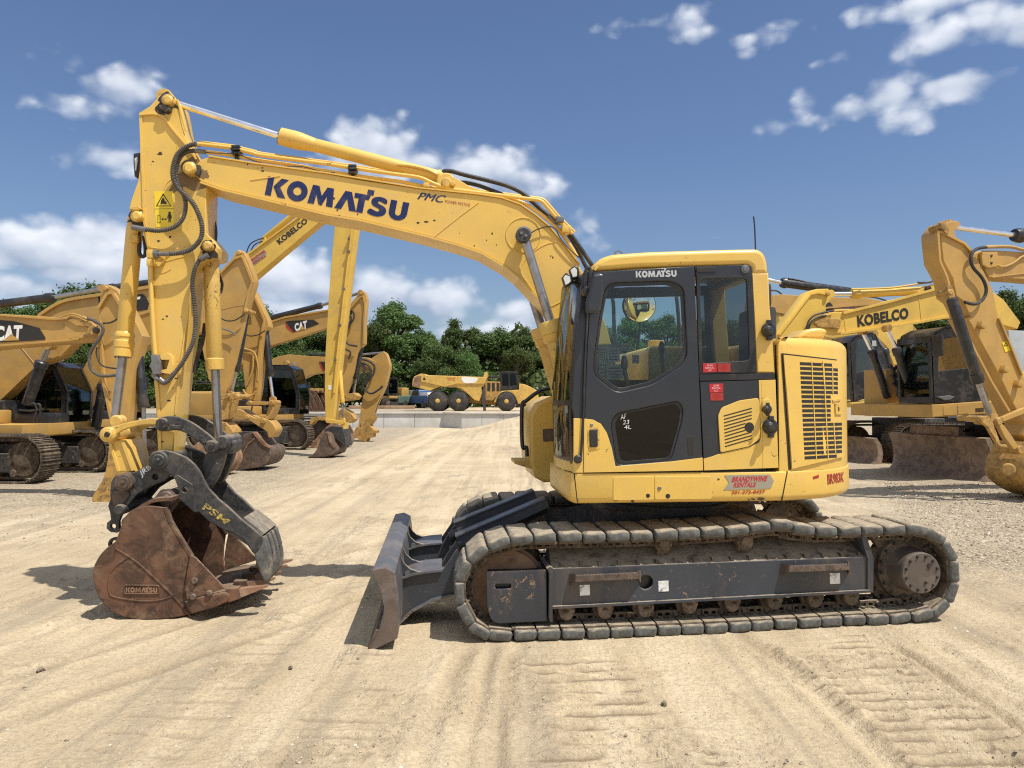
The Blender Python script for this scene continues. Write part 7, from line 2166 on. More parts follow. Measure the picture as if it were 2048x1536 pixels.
write('sticker_lettering', bed, FH, cT([(955, 871), (1025, 873), (1023, 884), (953, 882)]), -1.285, M['red'], 'RENTALS', .02)
S('warning_triangle', bed, FH, 'ink', cT([(722, 845), (742, 878), (708, 878)]), -1.285, -1.279, .002)
S('hoist_cylinder', H_, FH, 'yellow_worn', cT([(1050, 925), (1262, 1065), (1255, 1085), (1040, 945)])[::-1], -1.15, -.95, .02)
S('hood', H_, FH, 'yellow_worn', cT([(1400, 1092), (1430, 1040), (1455, 1000), (1480, 985), (1648, 972), (1650, 912), (1700, 918), (1760, 945), (1830, 985), (1842, 1060), (1838, 1085), (1800, 1110), (1640, 1112), (1612, 1050), (1580, 1018), (1540, 1002), (1490, 1008), (1450, 1040), (1420, 1100)])[::-1], -1.25, 1.45, .05)
S('radiator_guard', H_, FH, 'gold_dirty', cT([(1318, 888), (1465, 895), (1465, 985), (1430, 1040), (1390, 1080), (1320, 1075)])[::-1], -.9, 1.1, .03)
for x in (1340, 1385, 1430):
    S('guard_slot', H_, FH, 'ink', cT([(x, 905), (x + 28, 907), (x + 28, 985), (x, 985)])[::-1], -.915, -.899, .002)
S('frame_rail', H_, FH, 'gold_dirty', cT([(760, 1020), (1240, 1040), (1420, 1090), (1420, 1125), (1200, 1100), (760, 1070)])[::-1], -.5, .7, .02)
cbo = cT([(1462, 800), (1480, 793), (1625, 800), (1640, 830), (1652, 972), (1468, 976)])
f = S('cab_frame', H_, FH, 'black_steel', cbo[::-1], -.75, -.68, .02, holes=[cT([(1480, 815), (1612, 815), (1628, 930), (1482, 935)])])
S('cab_frame', H_, FH, 'black_steel', cbo[::-1], .75, .82, .02, holes=[cT([(1480, 815), (1612, 815), (1628, 930), (1482, 935)])])
S('cab_glass', f, FH, 'glass_dark', cT([(1480, 815), (1612, 815), (1628, 930), (1482, 935)])[::-1], -.72, -.715, .002)
mk('cab_roof', H_, M['black_steel'], slab([FH.uz(p, -.75) for p in cT([(1455, 803), (1480, 790), (1625, 796), (1640, 812)])][::-1], -.8, .85, bev=.02), slab([FH.uz(p, -.75) for p in cT([(1335, 852), (1450, 832), (1465, 838), (1465, 850), (1340, 862)])][::-1], -.8, .85, bev=.02))
for x in (1545, 1470):
    S('cab_post', f, FH, 'black_steel', cT([(x, 800), (x + 12, 800), (x + 16, 970), (x + 4, 970)])[::-1], -.77, -.74, .005)
def tyre_set(parent, fr, p, rpx, v0, w, rim='yellow_worn', y3=None):
    k = fr.m_per_px(p, v0); r = rpx * k
    u, z = fr.uz(p, v0); z = r - .01
    seg = 36
    gs = [turned((u, v0, z), (u, v0 + w, z), [(0, r * .55), (.02, r * .62), (.06, r * .86), (.16, r * .97), (.3, r), (.7, r), (.84, r * .97), (.94, r * .86), (.98, r * .62), (1, r * .55)], 40)]
    for i in range(seg):
        a = 2 * math.pi * i / seg
        gs.append(box((u + r * .985 * math.cos(a), v0 + w * .3, z + r * .985 * math.sin(a)), (r * .07, w * .5, r * .09), 0, Matrix.Rotation(-a, 3, 'Y') @ Matrix.Rotation(.5, 3, 'X')))
        gs.append(box((u + r * .985 * math.cos(a + .087), v0 + w * .7, z + r * .985 * math.sin(a + .087)), (r * .07, w * .5, r * .09), 0, Matrix.Rotation(-a, 3, 'Y') @ Matrix.Rotation(-.5, 3, 'X')))
    t = mk('wheel', parent, M['tyre'], *gs, angle=50)
    mk('rim', t, M[rim], turned((u, v0 - .01, z), (u, v0 + .2, z), [(0, r * .2), (.05, r * .22), (.3, r * .24), (.35, r * .40), (.36, r * .44), (.5, r * .52), (1, r * .56)], 28))
    return t
for p, r in ((cT([(853, 1093)])[0], 20.3), (cT([(1058, 1090)])[0], 20.3), (cT([(1525, 1100)])[0], 19.6)):
    tyre_set(H_, FH, p, r, -1.45, .62)
    u, z = FH.uz(p, -1.45)
    tyre_set(H_, FH, FH.to_px((u, 1.05, z)), r * .957, 1.05, .62)
S('truck_steps', H_, FH, 'dark_steel', cT([(1280, 950), (1310, 930), (1320, 1040), (1325, 1180), (1300, 1185), (1290, 1100)])[::-1], -1.2, -.9, .01)

# ================= G: far excavator behind the row
FG = Frame(-12.3, 74, 62, .92)
G_ = empty('excavator', FG, 'distant golden excavator seen from behind its tracks, parked on timber mats beside the trees', 'excavator')
undercarriage(G_, 0, 0, 3.9, 2.2, .6, .95)
house(G_, 0, 0, -1, 'gold', cab_side=-1)
tmb = Frame(-11.4, 68.0, 4, .92)
for i, (u, v, lab) in enumerate(((-1.8, 0, 'brown timber mat at the left of the stack before the distant excavator'), (1.1, -.4, 'brown timber mat reaching right toward the dump truck'))):
    t = mk('timber_mat', None, M['wood'], *[bxx((u - 1.5, v + q * .32 - .4, 0), (u + 1.5, v + q * .32 - .1, .28), .015) for q in range(3)])
    t.location = (tmb.x, tmb.y, tmb.z); t.rotation_euler = (0, 0, tmb.a); t['label'] = lab; t['category'] = 'timber mat'

# ================= small parked vehicles behind
def pickup(fr, label, body, white, name='pickup_truck', cat='pickup'):
    t = empty(name, fr, label, cat)
    mk('body', t, M[body], slab(round_poly([(-2.6, .45), (2.6, .45), (2.65, .8), (2.5, 1.12), (1.5, 1.2), (.9, 1.75), (-.5, 1.78), (-.6, 1.2), (-2.6, 1.2)], .12), -.9, .9, bev=.08, res=2))
    mks('window', t, M['glass_dark'], slab([(-.4, 1.25), (1.25, 1.25), (.82, 1.66), (-.35, 1.68)], -.93, -.9, bev=.004), slab([(-.4, 1.25), (1.25, 1.25), (.82, 1.66), (-.35, 1.68)], .9, .93, bev=.004))
    for u in (-1.6, 1.65):
        for v in (-.95, .7):
            mk('wheel', t, M['tyre'], turned((u, v, .38), (u, v + .25, .38), [(0, .2), (.05, .34), (.2, .38), (.8, .38), (.95, .34), (1, .2)], 20))
    if white:
        mk('load_box', t, M['white'], bxx((-2.5, -.8, 1.0), (-.7, .8, 1.5), .03))
    return t
pickup(Frame(-10.6, 76, 62, .92), 'small dull green pickup far behind the wall, left of the dump truck', 'green_paint', False)
pickup(Frame(-8.6, 74, 120, .92), 'small blue truck far behind the wall with white flat panel, beside the green pickup', 'blue', True)
pickup(Frame(1.9, 66, 15, .92), 'grey-green pickup glimpsed beneath the dump body between its wheels', 'green_paint', False) if False else None
tk = empty('storage_tank', Frame(3.3, 62, 0, .92), 'low white tank on the ground right behind the nose of the dump truck', 'tank')
mk('shell', tk, M['white'], turned((-.9, 0, .5), (.9, 0, .5), [(0, .3), (.08, .5), (.92, .5), (1, .3)], 20))
mk('stand', tk, M['dark_steel'], bxx((-.6, -.3, 0), (-.5, .3, .2)), bxx((.5, -.3, 0), (.6, .3, .2)))
# ================= J: near machine at the right edge
FJ = Frame(8.05, 12.35, 16)
J_ = empty('excavator', FJ, 'golden excavator with long slanting stick with black cylinder and bucket', 'excavator', GRP_R)
topJ = cR([(906, 140), (905, 110), (920, 85), (940, 62), (965, 55), (990, 55), (1010, 72), (1018, 105), (1055, 150), (1100, 180), (1140, 212), (1185, 290), (1245, 410)])
botJ = cS([(1372, 62), (1470, 290), (1567, 522), (1640, 690), (1700, 900), (1700, 1000), (1640, 1020), (1560, 960), (1520, 880), (1460, 792), (1300, 470), (1200, 290), (1130, 160), (1075, 60)])
topJ = [(x + (28 if i < 7 else (12 if i == 7 else 0)), y) for i, (x, y) in enumerate(topJ)]
botJ = [(x + (16 if i >= 8 else 0), y) for i, (x, y) in enumerate(botJ)]
midJ = [(x + 28, y) for x, y in cR([(1060, 545), (1020, 465), (985, 440), (968, 350), (920, 262)])]
s_ = S('stick', J_, FJ, 'gold', (topJ + botJ + midJ)[::-1], .0, .40, .012)
mk('stick_flange', s_, M['gold'], band(FJ, cR([(965, 112), (985, 112), (1100, 170), (1140, 215)]), .04, -.04, .02), band(FJ, cR([(965, 115), (975, 260), (1010, 340), (1035, 430), (1060, 545)]), .04, -.04, .02),
   band(FJ, cR([(1060, 545), (1140, 690), (1240, 880), (1330, 1030)]), .04, -.04, .02), band(FJ, cS([(1380, 60), (1470, 275), (1560, 500)]), .03, -.04, .02))
bpin(s_, FJ, cR([(993, 82)])[0], -.07, .2, 7, 'gold_dirty'); bpin(s_, FJ, cR([(1030, 420)])[0], -.07, .2, 6, 'gold_dirty')
S('pin_plate', s_, FJ, 'gold_dirty', smooth_poly(cR([(975, 65), (1000, 60), (1015, 85), (1022, 112), (1005, 120), (985, 95)]), 2)[::-1], -.06, -.02, .006)
S('pin_plate', s_, FJ, 'gold_dirty', smooth_poly(cR([(1012, 395), (1030, 385), (1050, 430), (1045, 455), (1020, 450)]), 2)[::-1], -.06, -.02, .006)
for p in ((1185, 590), (1303, 815), (1375, 890)):
    c_ = FJ.p3(cR([p])[0], -.05); mk('hose_bracket', s_, M['gold'], box(c_, (.10, .1, .10), .01, Matrix.Rotation(.5, 3, 'Y')))
q = cR([(1292, 680), (1318, 668), (1335, 718), (1308, 728)])
w_ = S('warning_sticker', s_, FJ, 'label_yellow', q[::-1], -.008, .0, .001)
S('warning_symbol', w_, FJ, 'ink', cR([(1310, 673), (1322, 695), (1300, 698)]), -.011, -.0085, .0005, holes=[cR([(1310, 680), (1317, 692), (1305, 694)])])
b = S('boom', J_, FJ, 'gold', cR([(1155, 250), (1150, 225), (1190, 207), (1270, 207), (1403, 215), (1700, 230), (1900, 300), (2050, 560), (2100, 900), (1980, 900), (1900, 620), (1700, 400), (1500, 365), (1403, 356), (1225, 345), (1200, 300), (1150, 288)])[::-1], .03, .38)
S('nose_plate', b, FJ, 'gold', cR([(1185, 215), (1270, 215), (1270, 290), (1220, 300), (1190, 280)])[::-1], -.03, .03, .02)
mk('plate_bolts', b, M['dark_steel'], *[pin(FJ, p, -.045, -.02, .022, 8) for p in cR([(1240, 233), (1240, 270)])])
line(b, FJ, cR([(1240, 345), (1403, 325), (1600, 330)]), .02, 1.2, 'gold', 'boom_flange')
bcyl(J_, FJ, cR([(1900, 190)])[0], cR([(1352, 128)])[0], cR([(1000, 82)])[0], .2, 12, 5.2, mr='chrome', name='arm_cylinder')
bcyl(J_, FJ, cR([(1032, 452)])[0], cR([(1170, 885)])[0], cR([(1232, 1062)])[0], -.12, 10.5, 6, mr='chrome_dirty', name='bucket_cylinder')
bhose(J_, FJ, cR([(1210, 190), (1160, 200), (1132, 235), (1140, 290), (1190, 350), (1210, 410), (1190, 460), (1150, 482), (1100, 472)]), -.08, 3.2)
mk('hydraulic_pipe', J_, M['gold'], hose([FJ.p3(p, .0) for p in cR([(1200, 190), (1330, 188), (1403, 205), (1500, 215)])], .03, 8, sm=3))
mk('hydraulic_pipe', J_, M['gold'], hose([FJ.p3(p, .0) for p in cR([(1180, 225), (1280, 290), (1350, 270), (1403, 235), (1500, 240)])], .02, 8, sm=3))
L1 = S('bucket_link', J_, FJ, 'gold_dirty', cS([(1238, 830), (1250, 815), (1300, 812), (1330, 860), (1380, 1000), (1400, 1060), (1370, 1040), (1290, 900), (1240, 860)])[::-1], -.22, -.16)
S('idler_link', J_, FJ, 'gold', cS([(1370, 880), (1410, 880), (1470, 960), (1535, 1060), (1490, 1075), (1420, 980)])[::-1], -.22, -.14)
S('guide_link', J_, FJ, 'gold', cS([(1400, 825), (1567, 752), (1640, 735), (1640, 790), (1567, 800), (1410, 860)])[::-1], -.1, -.02)
for p, r in (((1385, 855), 8), ((1250, 835), 6), ((1550, 1075), 9)):
    bpin(J_, FJ, cS([p])[0], -.26, .2, r)
bk_ = cS([(1372, 1020), (1335, 1100), (1300, 1160), (1285, 1230), (1290, 1290), (1320, 1345), (1380, 1395), (1460, 1440), (1560, 1468), (1700, 1480), (1850, 1400), (1900, 1250), (1700, 1120), (1560, 1080), (1500, 1075), (1440, 1060)])
kb = S('bucket', J_, FJ, 'gold_dirty', smooth_poly(bk_, 2)[::-1], -.45, .45, .05, dx=92)
mk('bucket_eye', kb, M['gold_dirty'], ring((0, 0), .1, -.3, -.24) if False else turned(FJ.p3(cS([(1448, 1225)])[0], -.49), FJ.p3(cS([(1448, 1225)])[0], -.44), [(0, .08), (.5, .1), (1, .1)], 18))
uJ = FJ.uz((2048, 960), .2)[0]
undercarriage(J_, uJ + 5.2, .2, 4.1)
house(J_, uJ + 5.2, .2, -1, 'gold', cab_side=-1)


def traced_cab(parent, fr, side, holes, v0, v1, front_rows, roofz=0):
    """cab from its measured side: two side walls, roof, rear, windscreen"""
    P = [fr.uz(p, v0) for p in side]
    H = [[fr.uz(p, v0) for p in h] for h in holes]
    for v in (v0, v1 - .05):
        f = mk('cab_side_frame', parent, M['black_steel'], slab(P[::-1], v, v + .05, H, .01))
        for h in H:
            mk('side_glass', f, M['glass_mid'], slab(h[::-1], v + .02, v + .025, bev=.001))
    return P


# ================= K: machine with black cab and wide blade
FK = Frame(9.6, 15.1, 12.5)
K_ = empty('excavator', FK, 'yellow excavator with black cab, wide brown blade and big black lettering on its boom', 'excavator', GRP_R)
b = S('boom', K_, FK, 'lemon', cR([(310, 585), (325, 562), (360, 545), (430, 522), (480, 525), (700, 472), (870, 425), (985, 395), (1100, 380), (1230, 410), (1300, 460), (1385, 575), (1370, 610), (1300, 590), (1200, 560), (1020, 548), (880, 575), (700, 603), (560, 630), (465, 636), (345, 605)])[::-1], 1.05, 1.40)
mk('boom_flange', b, M['lemon'], band(FK, cR([(480, 527), (700, 474), (870, 427), (985, 397)]), .05, 1.0, 1.06), band(FK, cR([(465, 632), (700, 601), (880, 573), (1020, 546)]), .05, 1.0, 1.06))
line(b, FK, cR([(862, 430), (878, 572)]), 1.05, 1, 'lemon'); line(b, FK, cR([(478, 530), (492, 630)]), 1.05, 1, 'lemon')
write('maker_lettering', b, FK, cR([(547, 542), (810, 498), (813, 556), (552, 600)]), 1.044, M['ink'], 'KOBELCO', .05)
S('nose_casting', b, FK, 'gold_dirty', cR([(330, 575), (380, 548), (470, 560), (460, 610), (350, 600)])[::-1], 1.0, 1.06, .02)
s_ = S('stick', K_, FK, 'lemon', cR([(110, 665), (300, 420), (345, 404), (400, 403), (421, 420), (418, 450), (388, 488), (390, 515), (300, 600), (250, 665), (180, 760), (60, 760)])[::-1], 1.08, 1.37)
mk('stick_flange', s_, M['lemon'], band(FK, cR([(150, 640), (310, 432), (350, 422), (390, 430)]), .04, 1.04, 1.09))
bpin(s_, FK, cR([(403, 428)])[0], 1.0, 1.45, 4.5)
bcyl(K_, FK, cR([(905, 412)])[0], cR([(520, 430)])[0], cR([(405, 430)])[0], 1.22, 8.5, 4.5, 'lemon', 'chrome', name='arm_cylinder')
mk('cylinder_mount', b, M['lemon'], trace(FK, cR([(860, 425), (880, 395), (930, 380), (985, 395), (980, 420)])[::-1], 1.12, 1.32, bev=.01))
bpin(b, FK, cR([(916, 402)])[0], 1.08, 1.36, 7, 'dark_steel')
for q, r in ((cR([(400, 530), (440, 515), (560, 510), (700, 470), (840, 440), (960, 420)]), .022), (cR([(520, 405), (700, 400), (800, 388), (900, 372), (960, 360)]), .020), (cR([(380, 545), (440, 530), (520, 525), (640, 500)]), .022)):
    mk('hydraulic_pipe', K_, M['lemon'], hose([FK.p3(p, 1.1) for p in q], r, 8, sm=3))
for q in (cR([(290, 610), (300, 570), (330, 540), (380, 525), (430, 515)]), cR([(300, 615), (312, 575), (345, 550), (390, 540)]), cR([(860, 372), (920, 370), (960, 350), (975, 345)])):
    bhose(K_, FK, q, 1.0, 2)
for v in (.85, 1.6):
    e = FK.uz(cR([(700, 605)])[0], .85); g_ = FK.uz(cR([(748, 705)])[0], .85); f_ = FK.uz(cR([(835, 960)])[0], .85)
    bcyl(K_, FK, FK.to_px((f_[0], v, f_[1])), FK.to_px((g_[0], v, g_[1])), FK.to_px((e[0], v, e[1])), v, 8, 4, mr='chrome', name='lift_cylinder')
side = cS([(862, 210), (880, 170), (960, 128), (1060, 120), (1150, 150), (1232, 195), (1245, 440), (1255, 700), (880, 716), (868, 400)])
hl = [cS([(915, 228), (1030, 208), (1205, 212), (1215, 436), (1030, 458), (910, 470)])]
P = traced_cab(K_, FK, side, hl, .08, 1.0, None)
mk('cab_roof', K_, M['black_steel'], thick_strip([P[0], P[1], P[2], P[3], P[4], P[5], P[6], P[7]], .08, 1.0, -.05))
uf, zf0 = P[8]; zf1 = P[0][1]
mk('windscreen', K_, M['glass_mid'], thick_strip([(uf - .01, zf0 + .05), (P[9][0] - .02, P[9][1]), (P[0][0], zf1)], .13, .95, .008))
mks('windscreen_frame', K_, M['black_steel'], *[thick_strip([(uf - .02, zf0), (P[9][0] - .03, P[9][1]), (P[0][0] - .01, zf1)], a, a + .06, .04) for a in (.08, .94)], thick_strip([(uf - .02, zf0), (uf - .02, zf0 + .12)], .08, 1.0, .04), thick_strip([(P[0][0] - .01, zf1 - .1), (P[0][0], zf1 + .03)], .08, 1.0, .04))
S('cab_sill', K_, FK, 'zinc', cS([(900, 668), (1000, 655), (1040, 668), (1000, 690), (960, 695)])[::-1], .03, .08, .01)
mk('rear_view_mirror', K_, M['black'], box(FK.p3(cS([(905, 275)])[0], -.1), (.06, .25, .42), .03), rod(FK.p3(cS([(905, 275)])[0], -.1), FK.p3(cS([(870, 210)])[0], .1), .015))
mk('far_mirror', K_, M['black'], box(FK.p3(cS([(790, 270)])[0], .9), (.06, .25, .38), .03))
sd = FK.uz(cS([(1010, 420)])[0], .5)
mk('seat', K_, M['seat'], box((sd[0] + .25, .5, sd[1] + .1), (.14, .45, .7), .04), box((sd[0], .5, sd[1] - .25), (.45, .45, .14), .04))
sk = S('lower_body', K_, FK, 'gold', cS([(862, 728), (1270, 700), (1500, 690), (1700, 690), (1700, 790), (1270, 800), (862, 826)])[::-1], .04, 2.5, .02)
for q in (cS([(948, 742), (1052, 735), (1052, 805), (948, 810)]), cS([(1060, 735), (1160, 728), (1140, 795), (1060, 803)])):
    S('locker_door', sk, FK, 'gold', q[::-1], .03, .045, .004)
for q in (cS([(1195, 755), (1260, 750), (1262, 782), (1197, 785)]),):
    for k in range(4):
        S('louvre', sk, FK, 'ink', [(a, b0 + k * 2.1) for a, b0 in ((q[0][0], q[0][1]), (q[1][0], q[1][1]), (q[1][0], q[1][1] + 1.1), (q[0][0], q[0][1] + 1.1))][::-1], .034, .041, .001)
hz = FK.uz(cS([(1260, 470)])[0], .1)
mk('counterweight', K_, M['lemon'], bxx((hz[0] + .1, .06, sk.bound_box[0][2] + .1), (hz[0] + 1.7, 1.0, hz[1]), .12)), mk('engine_hood', K_, M['lemon'], bxx((hz[0] + .75, 1.0, sk.bound_box[0][2] + .1), (hz[0] + 1.69, 2.5, hz[1] - .01), .12))
ft = FK.uz(cS([(420, 600)])[0], 1.65)
S('right_body', K_, FK, 'gold', cS([(508, 452), (560, 450), (620, 462), (645, 700), (640, 815), (512, 818)])[::-1], 1.70, 2.45, .04)
for q in (cS([(560, 470), (600, 430), (640, 500), (680, 560)]), cS([(545, 500), (590, 560), (600, 650), (640, 700)]), cS([(600, 480), (640, 560), (650, 640), (690, 690)]), cS([(560, 560), (610, 600), (660, 640)]), cS([(540, 420), (580, 500), (620, 520), (680, 540)])):
    bhose(K_, FK, q, 1.25, 3.5)
# blade
pr = [(-.12, 0), (.0, .18), (.05, .45), (.0, .72), (-.1, .93), (.02, .95), (.16, .7), (.2, .4), (.16, .05), (.0, 0)]
z0 = 0
zt_ = FK.uz(cS([(1290, 985)])[0], 0)[1]
kx = zt_ / .95
bl = mk('dozer_blade', K_, M['blade_brown'], slab([(u, z * kx + .01) for u, z in pr][::-1], .0, 2.77, bev=.008))
mk('cutting_edge', bl, M['blade_brown'], slab([(-.15, .005), (-.12, .005), (.0, .17), (-.03, .18)][::-1], .02, 2.75, bev=.003))
S('blade_extension', bl, FK, 'rust_brown', [FK.to_px((.0, 1.0, zt_ - .1))] and cS([(1065, 890), (1120, 965), (1040, 965)])[::-1], 1.0, 1.06, .006)
mk('top_guard', bl, M['blade_brown'], bxx((.02, .85, zt_ - .1), (.08, 2.2, zt_ + .20), .01))
undercarriage(K_, 2.45, 1.3, 3.9, 2.1, .6, 1.08, zt=1.36)
mks('push_beam', K_, M['dark_steel'], bxx((.1, .6, .25), (1.6, .85, .55), .02), bxx((.1, 1.75, .25), (1.6, 2.0, .55), .02))

# ================= I: the machine between, half hidden
FI = Frame(9.36, 19.3, 12)
I_ = empty('excavator', FI, 'yellow excavator with black cab half hidden behind the near engine hood, smaller rusty blade', 'excavator', GRP_R)
side = cS([(232, 250), (262, 205), (300, 190), (400, 172), (430, 190), (480, 300), (520, 420), (520, 640), (400, 670), (262, 704), (245, 480)])
hl = [cS([(285, 230), (400, 200), (425, 250), (450, 440), (275, 484)])]
P = traced_cab(I_, FI, side, hl, .08, 1.0, None)
mk('cab_roof', I_, M['black_steel'], thick_strip([P[0], P[1], P[2], P[3], P[4], P[5]], .08, 1.0, -.05))
uf, zf0 = P[9]
mk('windscreen', I_, M['glass_mid'], thick_strip([(uf - .01, zf0 + .05), (P[10][0], P[10][1]), (P[0][0], P[0][1])], .13, .95, .008))
mks('windscreen_frame', I_, M['black_steel'], *[thick_strip([(uf - .02, zf0), (P[10][0] - .02, P[10][1]), (P[0][0] - .01, P[0][1])], a, a + .06, .04) for a in (.08, .94)])
S('sticker', I_, FI, 'decal', cS([(400, 235), (432, 235), (434, 278), (402, 278)])[::-1], .06, .075, .001)
S('lower_body', I_, FI, 'lemon', cS([(235, 712), (400, 696), (700, 680), (900, 680), (900, 760), (400, 740), (235, 748)])[::-1], .04, 2.5, .02)
S('boom', I_, FI, 'lemon', cR([(560, 632), (640, 600), (720, 590), (835, 588), (832, 640), (815, 700), (790, 760), (770, 800), (735, 790), (700, 700), (640, 640)])[::-1], 1.05, 1.4)
S('boom_tip', I_, FI, 'lemon', cR([(560, 632), (300, 560), (150, 545), (150, 600), (300, 630), (560, 690)])[::-1], 1.06, 1.39)
bcyl(I_, FI, cR([(730, 900)])[0], cR([(680, 710)])[0], cR([(625, 635)])[0], .9, 9, 5, name='lift_cylinder')
zt_ = FI.uz(cS([(450, 985)])[0], 0)[1]; kx = zt_ / .95
bl = mk('dozer_blade', I_, M['blade_brown'], slab([(u, z * kx + .01) for u, z in pr][::-1], .0, 2.6, bev=.008))
undercarriage(I_, 2.5, 1.3, 3.9, 2.1, .6, 1.08, zt=1.36)
mk('counterweight', I_, M['lemon'], bxx((2.6, .06, 1.3), (4.2, 2.5, 2.0), .1))

# ================= L: long boom far behind the roofs
FLL = Frame(12.5, 25.5, 8)
L_ = empty('excavator', FLL, 'golden excavator behind at right, its long level boom with red sticker above the others', 'excavator', GRP_R)
b = S('boom', L_, FLL, 'gold', cR([(40, 520), (100, 436), (170, 432), (290, 440), (460, 446), (600, 450), (690, 468), (780, 520), (860, 620), (900, 760), (960, 960), (850, 960), (780, 760), (690, 640), (520, 600), (300, 590), (100, 600)])[::-1], .9, 1.35)
mk('boom_flange', b, M['gold'], band(FLL, cR([(100, 512), (240, 540), (400, 500), (560, 486), (680, 480)]), .06, .84, .91))
S('company_sticker', b, FLL, 'greige', cR([(445, 490), (555, 490), (560, 512), (445, 512)])[::-1], .89, .899, .001)
write('sticker_lettering', b, FLL, cR([(452, 492), (540, 492), (540, 503), (450, 503)]), .885, M['red'], 'BRANDYWINE', .02)
S('maker_badge', b, FLL, 'ink', cR([(385, 478), (410, 472), (425, 490), (425, 510), (380, 520)])[::-1], .88, .9, .001)
bcyl(L_, FLL, cR([(510, 420)])[0], cR([(160, 372)])[0], cR([(60, 350)])[0], 1.1, 9, 4, mr='chrome', name='arm_cylinder')
for q in (cR([(200, 360), (300, 378), (420, 405), (500, 418)]), cR([(195, 350), (260, 362), (340, 385)]), cR([(110, 412), (140, 415), (165, 435)]), cR([(540, 440), (640, 448), (700, 465)])):
    bhose(L_, FLL, q, 1.0, 1.6)
S('stick', L_, FLL, 'gold', cR([(20, 330), (70, 330), (80, 420), (60, 600), (60, 900), (0, 900), (-20, 600)])[::-1], .95, 1.3)
undercarriage(L_, 7.0, 1.2, 4.2)
house(L_, 7.0, 1.2, -1, 'gold', cab_side=-1)

# ================= dark machine and white lorry glimpsed at the right edge
FX = Frame(14.4, 22.0, 20)
X_ = empty('delivery_truck', FX, 'pale grey box truck only just glimpsed behind the long slanting stick', 'truck')
u0 = FX.uz(cR([(1325, 640)])[0], 0)
mk('box_body', X_, M['light_grey'], bxx((u0[0], 0, 1.0), (u0[0] + 5, 2.3, u0[1] + .15), .04))
mk('chassis', X_, M['dark_steel'], bxx((u0[0] - 1.2, .2, .6), (u0[0] + 5, 2.1, 1.0), .04))
for u in (u0[0] - .2, u0[0] + 3.8):
    for v in (.05, 1.9):
        mk('wheel', X_, M['tyre'], turned((u, v, .5), (u, v + .3, .5), [(0, .25), (.05, .45), (.2, .5), (.8, .5), (.95, .45), (1, .25)], 22))
# ------------------------------------------------------------------ trees
def crown_mesh(seed, H, Wd, n_cl, leaf, shape=0):
    rnd = random.Random(seed)
    vs, fs = [], []
    lobes = []
    for k in range(22 + seed % 4):
        a = rnd.random() * 6.283
        t = rnd.random() ** .8
        zz = .12 + .80 * t
        if shape == 1:
            rad = Wd * (1.05 - zz) * rnd.uniform(.25, .75)
        else:
            rad = Wd * math.sin(math.pi * min(max(zz * .95, .05), .95)) ** .7 * rnd.uniform(.2, .68)
        s = rnd.uniform(.16, .34) * Wd * (1.2 - .5 * zz)
        lobes.append((math.cos(a) * rad, math.sin(a) * rad, H * zz, s, s * rnd.uniform(.6, .95)))
    lobes.append((rnd.uniform(-.3, .3), 0, H * .93, Wd * .17, Wd * .24))
    per = n_cl
    for (lx, ly, lz, s, sz) in lobes:
        m = int(per * 1.25 * (s / (Wd * .33)) ** 2)
        for i in range(m):
            # twig clusters near the lobe's skin
            while True:
                d = Vector((rnd.gauss(0, 1), rnd.gauss(0, 1), rnd.gauss(0, 1)))
                if d.length > .1: break
            d.normalize()
            r = rnd.uniform(.55, 1.08) if rnd.random() < .85 else rnd.uniform(1.0, 1.28)
            c = Vector((lx + d.x * s * r, ly + d.y * s * r, lz + d.z * sz * r))
            for j in range(5):
                q = c + Vector((rnd.gauss(0, .5), rnd.gauss(0, .5), rnd.gauss(0, .4))) * leaf * 3.2
                nrm = (d * .6 + Vector((rnd.gauss(0, .6), rnd.gauss(0, .6), rnd.gauss(.35, .6)))).normalized()
                t1 = nrm.orthogonal().normalized(); t2 = nrm.cross(t1)
                an = rnd.random() * 6.28; ca, sa = math.cos(an), math.sin(an)
                a1 = (t1 * ca + t2 * sa) * leaf * rnd.uniform(.7, 1.3); a2 = (t2 * ca - t1 * sa) * leaf * rnd.uniform(.5, .9)
                b = len(vs)
                vs += [tuple(q - a1), tuple(q - a2 * .8 + a1 * .1), tuple(q + a1), tuple(q + a2 * .8 + a1 * .1)]
                fs.append((b, b + 1, b + 2, b + 3))
    me = bpy.data.meshes.new('crown'); me.from_pydata(vs, [], fs); me.materials.append(M['leaf']); me.update()
    return me, lobes


def trunk_mesh(seed, H, Wd, lobes):
    rnd = random.Random(seed + 50)
    gs = [tube([(0, 0, -.2), (rnd.uniform(-.15, .15), 0, H * .25), (rnd.uniform(-.3, .3), rnd.uniform(-.3, .3), H * .55), (0, 0, H * .9)], [.32, .25, .16, .04], 8)]
    for l in lobes:
        z0 = max(H * .18, l[2] - H * .25)
        gs.append(tube([(0, 0, z0), (l[0] * .5, l[1] * .5, (z0 + l[2]) / 2 + .2), (l[0], l[1], l[2])], [.12, .08, .03], 6))
    vs, fs = [], []
    for g in gs:
        b = len(vs); vs += [tuple(v) for v in g[0]]; fs += [tuple(i + b for i in f) for f in g[1]]
    me = bpy.data.meshes.new('trunk'); me.from_pydata(vs, [], fs); me.materials.append(M['bark']); me.update()
    me.polygons.foreach_set('use_smooth', [True] * len(me.polygons))
    return me


VAR = []
for sd, H, Wd, n, lf, shp in ((1, 14, 4.6, 560, .17, 0), (2, 12, 5.2, 560, .17, 0), (3, 15, 4.2, 540, .17, 0), (4, 11, 4.6, 520, .16, 0), (5, 14, 3.3, 480, .16, 1)):
    me, lb = crown_mesh(sd, H, Wd, n, lf, shp)
    VAR.append((me, trunk_mesh(sd, H, Wd, lb), H, Wd))
TG = 'trees along the far edge of the yard'
